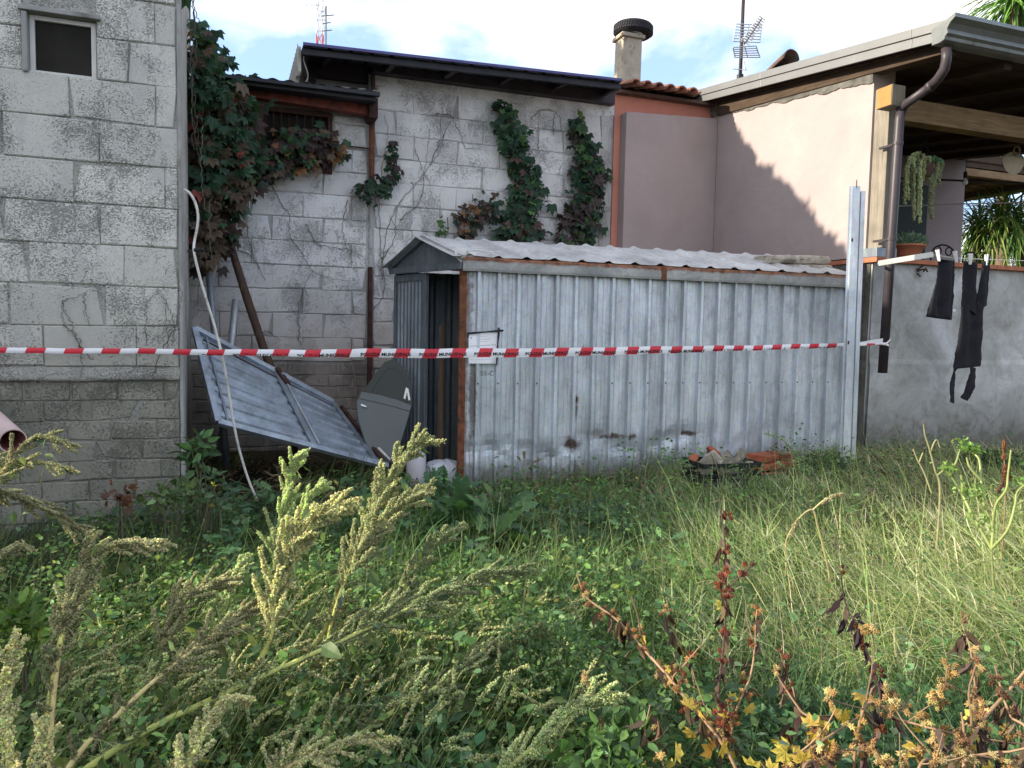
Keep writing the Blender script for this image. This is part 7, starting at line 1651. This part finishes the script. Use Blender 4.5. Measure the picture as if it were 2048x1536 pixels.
CK = [
 ('rust brown cocklebur standing upright right of centre', [(1440, 1545, 1.95), (1437, 1391, 2.1), (1448, 1279, 2.2), (1452, 1180, 2.3), (1450, 1090, 2.35), (1442, 1018, 2.4)], RB, 105, 8, 0, .006, .34, 4),
 ('long cocklebur leaning from lower right up to the left with orange burs', [(1474, 1545, 1.9), (1361, 1384, 2.0), (1286, 1297, 2.1), (1234, 1240, 2.15), (1174, 1195, 2.2), (1153, 1147, 2.2)], OB, 95, 8, 4, .006, .3, 3),
 ('thin cocklebur with brown and yellow burs just right of the upright one', [(1466, 1447, 2.1), (1500, 1354, 2.15), (1510, 1290, 2.2), (1511, 1250, 2.2), (1514, 1215, 2.25)], OB + RB, 60, 5, 1, .0045, .2, 3),
 ('cocklebur stem slanting up from the bottom to a yellow leaf near the lower right', [(1571, 1540, 1.8), (1620, 1500, 1.85), (1670, 1465, 1.9), (1712, 1437, 1.95)], YB, 30, 1, 7, .0065, .4, 2),
 ('cocklebur with yellow leaves slanting left at lower right', [(1642, 1476, 1.9), (1600, 1420, 1.95), (1560, 1360, 2.0), (1549, 1330, 2.0)], OB + YB, 55, 4, 7, .005, .1, 3),
 ('long arching cocklebur stem running right along the bottom with pale yellow burs', [(1725, 1424, 1.85), (1800, 1440, 1.85), (1888, 1463, 1.8), (1970, 1478, 1.8), (2060, 1490, 1.8)], YB, 150, 3, 2, .005, .02, 5),
 ('blackened cocklebur stalk alone in the pale grass', [(1760, 1420, 2.1), (1747, 1340, 2.2), (1715, 1260, 2.25), (1690, 1203, 2.3), (1681, 1142, 2.3)], [(.12, .045, .03), (.2, .07, .03)], 30, 10, 0, .0045, .35, 2),
 ('withered cocklebur with tan burs in front of the pale grass at right', [(1959, 1470, 1.9), (1951, 1380, 1.95), (1941, 1300, 2.0), (1925, 1250, 2.05), (1922, 1222, 2.05)], [(.34, .24, .12), (.26, .17, .09)], 60, 6, 1, .0045, .3, 2),
 ('thick brown cocklebur at the lower right edge bending left', [(1930, 1530, 1.7), (1959, 1450, 1.75), (2010, 1390, 1.8), (2060, 1330, 1.8)], [(.26, .15, .08), (.34, .22, .10)], 110, 10, 2, .0085, .05, 5),
 ('mass of yellow burs low in the bottom right corner', [(1830, 1560, 1.6), (1880, 1520, 1.65), (1950, 1510, 1.65), (2040, 1530, 1.65)], YB, 150, 4, 2, .005, .02, 6),
 ('short cocklebur with orange burs low at bottom right of centre', [(1600, 1560, 1.7), (1640, 1520, 1.75), (1700, 1500, 1.8), (1770, 1510, 1.8)], YB + OB, 80, 4, 3, .005, .05, 4),
 ('small brown cocklebur with few burs left of the upright one', [(1390, 1420, 2.3), (1380, 1330, 2.35), (1345, 1260, 2.4), (1325, 1210, 2.4)], RB + OB, 26, 2, 0, .0035, .6, 1),
 ('yellow leafed cocklebur seedling at the bottom right of centre', [(1330, 1560, 1.8), (1310, 1500, 1.85), (1290, 1470, 1.9), (1300, 1410, 1.9)], OB + YB, 24, 4, 7, .004, .2, 1),
 ('rust coloured cocklebur tip in the grass left of the yellow leaves', [(1590, 1420, 2.1), (1575, 1350, 2.15), (1562, 1310, 2.15), (1566, 1290, 2.15)], RB, 26, 3, 1, .0035, .3, 1),
 ('yellow cocklebur cluster low behind the leaning orange one', [(1230, 1500, 2.0), (1190, 1420, 2.1), (1175, 1370, 2.1), (1165, 1340, 2.1)], YB, 24, 1, 2, .0035, .5, 1),
 ('withered cocklebur cluster with dark leaves at right edge', [(2060, 1500, 1.7), (2020, 1430, 1.75), (2000, 1370, 1.8), (1990, 1330, 1.8)], [(.26, .15, .08), (.16, .09, .05)], 70, 14, 1, .005, .2, 3),
]
for i, (lab, pts, tone, nb, lv, ye, sr, t0, sd) in enumerate(CK): cocklebur(lab, pts, tone, i, int(nb * .75), int(lv * 1.5) + 9, ye, sr * .85, t0, side=sd, stemc=(.07, .04, .04) if i == 6 else (.10, .06, .05) if i == 0 else (.34, .22, .13), deadc=(.05, .035, .04) if i == 6 else (.10, .07, .055))

# ---------------------------------------------------------------- forked stems on the right
def stems(name, label, cat, lines, col, r0, r1, tips=None, tipcol=(.18, .27, .08), seed=1, fl=None):
    global rng; rng = np.random.default_rng(seed + 40); b = W(*lines[0][0]); th = thing(name, label, cat, (b.x, b.y, ground_z(b.x, b.y))); ch = []
    for k, ln in enumerate(lines):
        P = [W(*p) for p in ln]
        if k == 0 and P[0].z > ground_z(P[0].x, P[0].y): P = [Vector((P[0].x, P[0].y, ground_z(P[0].x, P[0].y) - .02))] + P
        pp = smooth_path(P, 10 * len(P)); f = 1 if k == 0 else .7; o = npmesh('stem', [np_tube(pp, np.linspace(r0 * f, r1, len(pp)), 7, col)], M['stem'], th)
    if tips:
        T_ = []
        for (x, y, Y, r, n) in tips:
            c = A3(tuple(W(x, y, Y))); rr = r / 1500 * Y; p = c + unit(n) * (rr * rng.random((n, 1)) ** .5) * A3((1, .7, .7)); T_.append(p)
        T_ = np.concatenate(T_); n = len(T_); npmesh('small_leaves', [inst(TL, FL, T_, frames(unit(n) + A3((0, 0, .3)), unit(n)), rng.uniform(.010, .024, n), pick([tipcol, A3(tipcol) * 1.4], n, None, .2))], M['leaf'], th, 'stuff')
    if fl:
        c2 = [spike_florets(np.array([tuple(W(*q)) for q in ln]), np.full(len(ln), .011), 2200, .005, col2) for ln, col2 in fl]; npmesh('seed_head', c2, M['floret'], th, 'stuff')
    return th
stems('forked_weed', 'tall yellow green forking weed standing in the grass at the right', 'weed',
      [[(1989, 1215, 3.3), (1986, 1150, 3.3), (1983, 1098, 3.3)], [(1983, 1098, 3.3), (1940, 1020, 3.35), (1925, 990, 3.4), (1900, 950, 3.4), (1878, 935, 3.4)], [(1983, 1098, 3.3), (1985, 1050, 3.3), (1968, 1010, 3.3), (1962, 960, 3.3), (1958, 920, 3.35), (1945, 905, 3.4)],
       [(1983, 1098, 3.3), (2015, 1060, 3.2), (2030, 1010, 3.2), (2034, 985, 3.2), (2055, 965, 3.15)], [(1985, 1055, 3.3), (1992, 1010, 3.25), (2012, 980, 3.2), (2016, 950, 3.2), (2022, 900, 3.2)], [(1925, 990, 3.4), (1922, 950, 3.4), (1905, 930, 3.4), (1875, 950, 3.4)], [(1900, 950, 3.4), (1912, 925, 3.4), (1920, 898, 3.4)], [(2030, 1010, 3.2), (2050, 1000, 3.2)], [(1962, 960, 3.3), (1940, 935, 3.3), (1933, 915, 3.3)]],
      (.30, .35, .13), .0095, .0035, [(1925, 888, 3.4, 22, 90), (1950, 900, 3.4, 16, 60), (1895, 938, 3.4, 20, 80), (1945, 985, 3.3, 40, 120), (2040, 960, 3.2, 14, 30), (1960, 1040, 3.3, 30, 60)], (.17, .27, .07), 1)
stems('dead_stalk', 'pair of bare ochre stalks left of the forking weed', 'stalk', [[(1880, 985, 4.2), (1870, 940, 4.2), (1858, 895, 4.2), (1850, 870, 4.2), (1847, 848, 4.2)], [(1863, 985, 4.25), (1848, 945, 4.25), (1835, 920, 4.25), (1826, 898, 4.25)], [(1860, 905, 4.2), (1872, 880, 4.2), (1880, 895, 4.2)], [(1838, 925, 4.25), (1846, 905, 4.25)]], (.33, .31, .16), .007, .003, [(1846, 846, 4.2, 5, 8)], (.2, .15, .1), 2)
stems('dock_stalk', 'rusty seed stalk standing at the far right by the grey wall', 'stalk', [[(2010, 1010, 3.9), (2010, 950, 3.9), (2008, 905, 3.9), (2008, 878, 3.9)]], (.3, .2, .12), .004, .002, None, fl=[([(2008, 965, 3.9), (2010, 930, 3.9)], (.28, .13, .08)), ([(2008, 918, 3.9), (2008, 880, 3.9)], (.34, .17, .08)), ([(1995, 985, 3.9), (2008, 965, 3.9)], (.2, .1, .07)), ([(2020, 960, 3.9), (2014, 930, 3.9)], (.2, .1, .07))], seed=3)
stems('bent_stalk', 'bent straw yellow stalk arching in the pale grass', 'stalk', [[(1660, 1165, 3.6), (1648, 1100, 3.6), (1635, 1050, 3.6), (1625, 1020, 3.6), (1600, 1035, 3.6), (1575, 1075, 3.6), (1570, 1110, 3.6)], [(1625, 1020, 3.6), (1650, 1000, 3.6), (1685, 990, 3.6)]], (.52, .46, .22), .006, .004, None, fl=[([(1640, 1010, 3.6), (1665, 992, 3.6), (1690, 988, 3.6)], (.5, .45, .28)), ([(1598, 1036, 3.6), (1580, 1070, 3.6)], (.5, .44, .25))], seed=4)
stems('leafy_sprig', 'arching sprig with small pale leaves left of the steel post foot', 'weed', [[(1620, 960, 5.4), (1600, 925, 5.35), (1580, 895, 5.3), (1558, 875, 5.3), (1533, 868, 5.3)], [(1595, 915, 5.35), (1605, 890, 5.3)], [(1575, 895, 5.3), (1560, 905, 5.3)]], (.2, .24, .12), .004, .002,
      [(1535, 868, 5.3, 7, 14), (1548, 872, 5.3, 7, 16), (1562, 878, 5.3, 7, 16), (1575, 890, 5.3, 8, 20), (1588, 905, 5.3, 10, 26), (1598, 922, 5.3, 14, 40), (1608, 940, 5.3, 18, 60)], (.22, .30, .14), 5)
def bush(name, label, cx_, cy_, Y, rx, ry, n, pal, size=(.02, .045), seed=1, T=TL, F=FL, mat='leaf', cat='bush'):
    global rng; rng = np.random.default_rng(seed + 60); c = A3(tuple(W(cx_, cy_, Y))); gz = ground_z(c[0], c[1]); th = thing(name, label, cat, (c[0], c[1], gz))
    q = unit(n) * rng.random((n, 1)) ** .4; p = c + q * A3((rx, rx, ry)) / 1500 * Y; p[:, 2] = np.maximum(p[:, 2], gz + .01)
    Fr = frames(unit(n) + q * .8, unit(n) + A3((0, -.3, .6))); ss = rng.uniform(*size, n); cc = pick(pal, n, None, .25)
    if size[1] >= .05: scatter_parts('leaf', T, F, p[:300], Fr[:300], ss[:300], cc[:300], M[mat], th, 5)
    k0 = 300 if size[1] >= .05 else 0
    if n > k0: npmesh('foliage', [inst(T, F, p[k0:], Fr[k0:], ss[k0:], cc[k0:])], M[mat], th, 'stuff')
    ch = []
    for k in range(7): e = p[rng.integers(n)]; ch.append(np_tube(smooth_path([A3((c[0] + rng.normal(0, .03), c[1], gz)), (A3((c[0], c[1], gz)) + e) / 2 + rng.normal(0, .03, 3), e], 10), np.linspace(.005, .002, 10), 5, (.14, .13, .08)))
    [npmesh('stem', [c_], M['stem'], th) for c_ in ch]
bush('low_shrub', 'dark leafy shrub at the foot of the steel post', 1655, 935, 5.9, 60, 32, 900, [(.04, .08, .03), (.06, .11, .04), (.10, .15, .07)], (.02, .04), 1)
bush('low_shrub', 'pale small leafed shrub right of the black crate', 1560, 985, 5.2, 55, 24, 420, [(.22, .29, .16), (.14, .2, .09)], (.02, .04), 2)
bush('low_shrub', 'shadowy brown twigged shrub against the grey wall beside the post', 1760, 945, 6.2, 80, 28, 900, [(.06, .08, .035), (.12, .10, .06), (.09, .12, .05)], (.02, .045), 3)
bush('low_shrub', 'dark green tuft in front of the grey wall at the far right', 1985, 935, 6.3, 70, 34, 900, [(.035, .08, .03), (.05, .10, .035)], (.03, .06), 4)
bush('broad_weed', 'broad leafed weed against the corner of the tall left building', 395, 905, 4.5, 26, 38, 70, [(.08, .16, .08), (.11, .2, .08)], (.05, .10), 5, cat='weed')
bush('broad_weed', 'leafy vine like weed low before the left building beside its corner', 350, 990, 4.2, 62, 24, 190, [(.09, .16, .08), (.12, .20, .08), (.15, .22, .08)], (.03, .065), 6, cat='weed')
bush('red_creeper_tuft', 'small tuft of red and orange leaves at the foot of the left building', 245, 992, 4.0, 36, 26, 20, [(.20, .085, .05), (.26, .13, .07), (.14, .07, .05)], (.03, .055), 7, TC, FC, cat='weed')
bush('thistle', 'blue green jagged leaves right below the plastic bag', 880, 985, 5.3, 60, 16, 60, [(.07, .14, .08), (.09, .17, .08)], (.10, .2), 8, TB, FB, cat='weed')
bush('thistle', 'tall jagged green plant in the middle of the yard below the shed corner', 950, 1050, 4.4, 90, 45, 130, [(.07, .14, .07), (.10, .2, .07)], (.12, .26), 9, TB, FB, cat='weed')
bush('twiggy_weed', 'dark twiggy plant in front of the shed right of the crate', 1560, 905, 6.3, 26, 22, 90, [(.06, .05, .035), (.09, .1, .05)], (.015, .03), 10, cat='weed')
bush('broad_weed', 'upright leafy weed in the far left foreground catching light', 40, 1250, 2.3, 60, 60, 350, [(.15, .24, .05), (.10, .18, .05)], (.02, .045), 11, cat='weed')
bush('broad_weed', 'leafy green weed with broad leaves at the bottom centre', 1230, 1500, 1.9, 110, 50, 260, [(.08, .16, .05), (.11, .21, .06), (.14, .22, .11)], (.03, .07), 12, cat='weed')
bush('broad_weed', 'bushy pale green weed with fine leaves left of the leaning cocklebur', 1090, 1310, 2.4, 110, 90, 1300, [(.08, .15, .06), (.11, .19, .07)], (.012, .03), 13, cat='weed')
stems('grass_seed_head', 'tan feathery seed stalk standing in front of the shed panel', 'stalk', [[(1052, 990, 5.6), (1050, 955, 5.6), (1050, 920, 5.6), (1048, 905, 5.6)], [(1050, 940, 5.6), (1065, 925, 5.6), (1080, 918, 5.6)], [(1050, 930, 5.6), (1040, 918, 5.6)]], (.36, .32, .18), .003, .0015, None, fl=[([(1065, 925, 5.6), (1080, 918, 5.6)], (.42, .36, .2)), ([(1049, 915, 5.6), (1048, 903, 5.6)], (.42, .36, .2)), ([(1040, 920, 5.6), (1036, 914, 5.6)], (.42, .36, .2))], seed=6)
for i, (x, y) in enumerate(((427, 970), (420, 1012))):
    bush('yellow_flower', ('upper', 'lower')[i] + ' tiny yellow flower in the weeds before the conduit', x, y, 4.3, 4, 3, 14, [(.75, .6, .05)], (.012, .018), 20 + i, cat='flower')

# succulents
def succ(root, c, n, R_, pal, size, nm='foliage', up=True):
    q = unit(n); q[:, 2] = np.abs(q[:, 2]) if up else q[:, 2]; p = A3(tuple(c)) + q * A3(R_) * (rng.random((n, 1)) ** .4)
    npmesh(nm, [inst(TL * A3((1, 1, 1)), FL, p, frames(q + unit(n) * .5 + A3((0, 0, .4)), unit(n)), rng.uniform(*size, n), pick(pal, n, None, .2))], M['leaf'], root, 'stuff')
rng = np.random.default_rng(77)
succ(BO, cB + ZZ * .13, 420, (.2, .16, .12), [(.16, .23, .17), (.11, .18, .13)], (.022, .042))
succ(HPL, hp + ZZ * .03 + E1 * .04, 260, (.13, .12, .06), [(.14, .28, .22), (.20, .34, .24)], (.025, .045))
ch = []
for i, (x, y0, y1) in enumerate(((1817, 320, 400), (1822, 315, 360), (1828, 312, 420), (1833, 312, 390), (1838, 330, 445), (1843, 315, 370), (1850, 320, 360), (1856, 320, 362), (1864, 325, 365), (1870, 330, 372), (1878, 325, 368), (1880, 330, 350), (1811, 335, 408), (1826, 350, 440), (1835, 340, 430), (1862, 365, 438), (1859, 372, 430), (1872, 330, 360))):
    a, b = DS(x, y0, 5.70), DS(x + rnd.uniform(-3, 3), y1, 5.72); P = smooth_path([A3(tuple(hp + ZZ * .03)), A3(tuple(a)) + A3((0, -.03, .02)), A3(tuple(a.lerp(b, .5))) + rng.normal(0, .008, 3), A3(tuple(b))], 22)[5:]
    ch.append(spike_florets(P, np.full(len(P), .013), 900,   .011, (.66, .70, .45), .12))
[npmesh('trailing_stem', [c_], M['floret'], HPL) for c_ in ch]

# palms / yuccas behind the house
def strap(k=7):
    V = []; F = []; x = 0.0; z = 0.0; th = 0.0
    for i in range(k):
        t = i / k; w_ = (.5 + 2 * t if t < .25 else (1 - t) ** .7 + .1) * .02; V += [(x, -w_, z), (x, 0, z - w_ * .5), (x, w_, z)]; th += .09 + .12 * t; x += math.cos(th) / k; z -= math.sin(th) / k
    V.append((x, 0, z))
    for i in range(k - 1): a = 3 * i; F += [(a, a + 1, a + 4), (a, a + 4, a + 3), (a + 1, a + 2, a + 5), (a + 1, a + 5, a + 4)]
    a = 3 * (k - 1); F += [(a, a + 1, a + 3), (a + 1, a + 2, a + 3)]; return A3(V), np.array(F)
TS, FS = strap()
def palm(label, px, py, Y, n, L, seed, spread=1.0):
    global rng; rng = np.random.default_rng(seed + 20); c = A3(tuple(W(px, py, Y))); th = thing('palm', label, 'palm', (c[0], c[1], 0))
    q = unit(n); q[:, 2] = q[:, 2] * .9 + .15; q /= np.linalg.norm(q, axis=1, keepdims=True); up = A3((0, 0, 1)) + rng.normal(0, .15, (n, 3))
    scatter_parts('leaf', TS, FS, np.tile(c, (n, 1)) + q * .1 + rng.normal(0, .10 * spread, (n, 3)), frames(q, up), rng.uniform(.75, 1.15, n) * L, pick([(.12, .24, .05), (.18, .32, .07), (.07, .15, .04), (.30, .36, .11)], n, None, .2), M['leaf'], th, 8)
    tp_ = [A3((c[0] + .1, c[1] + .1, 0)), A3((c[0] - .05, c[1], c[2] * .5)), c]; npmesh('trunk', [np_tube(smooth_path(tp_, 14), .11, 10, (.16, .12, .08))], M['stem'], th)
palm('sunlit palm crown rising behind the top right corner of the pink house roof', 2035, -5, 16.5, 290, 1.35, 1)
palm('second palm crown further right behind the roof corner', 2130, 60, 17.0, 180, 1.35, 2)
palm('small dense palm against the left side of the porch opening', 1955, 455, 15.4, 220, 1.0, 6)
palm('short palm between the larger ones seen through the porch', 2050, 470, 15.2, 240, 1.1, 7)
palm('sunlit palm leaves seen under the porch roof at right', 2010, 440, 14.9, 290, 0.95, 3)
palm('low shaded palm behind the porch at the far right', 2090, 520, 15.8, 240, 1.0, 4)
palm('low palm crown just right of the inner porch wall', 1960, 520, 16.2, 200, .8, 5)

# added hedge out of view, placed and shaped to shade the left of the yard
rng = np.random.default_rng(5)
HG = thing('shade_hedge', 'added unseen leafy hedge along the left boundary of the yard', 'shade_hedge', Q(-5.2, 3.2, 0))
n = 7000; sv = rng.uniform(-5.6, -4.8, n); dv = rng.uniform(0.9, 5.0, n); hv = 2.15 + .45 * np.sin(dv * 2.6) + .25 * np.sin(dv * 7.1 + 1); zv = hv * rng.random(n) ** .6 + rng.normal(0, .12, n)
P = sv[:, None] * A3(E1) + dv[:, None] * A3(BK) + np.stack([0 * zv, 0 * zv, np.abs(zv)], 1)
npmesh('foliage', [inst(TL, FL, P, frames(unit(n), unit(n)), rng.uniform(.12, .22, n), pick(GG[:3], n, None, .2))], M['leaf'], HG, 'stuff')
ch = [np_tube(smooth_path([A3(tuple(Q(-5.2, d, 0))), A3(tuple(Q(-5.2 + rnd.uniform(-.1, .1), d, 1.2))), A3(tuple(Q(-5.2, d + .1, 2.3)))], 8), .035, 6, (.12, .09, .06)) for d in np.arange(1.1, 5, .45)]
[npmesh('trunk', [c_], M['stem'], HG) for c_ in ch]
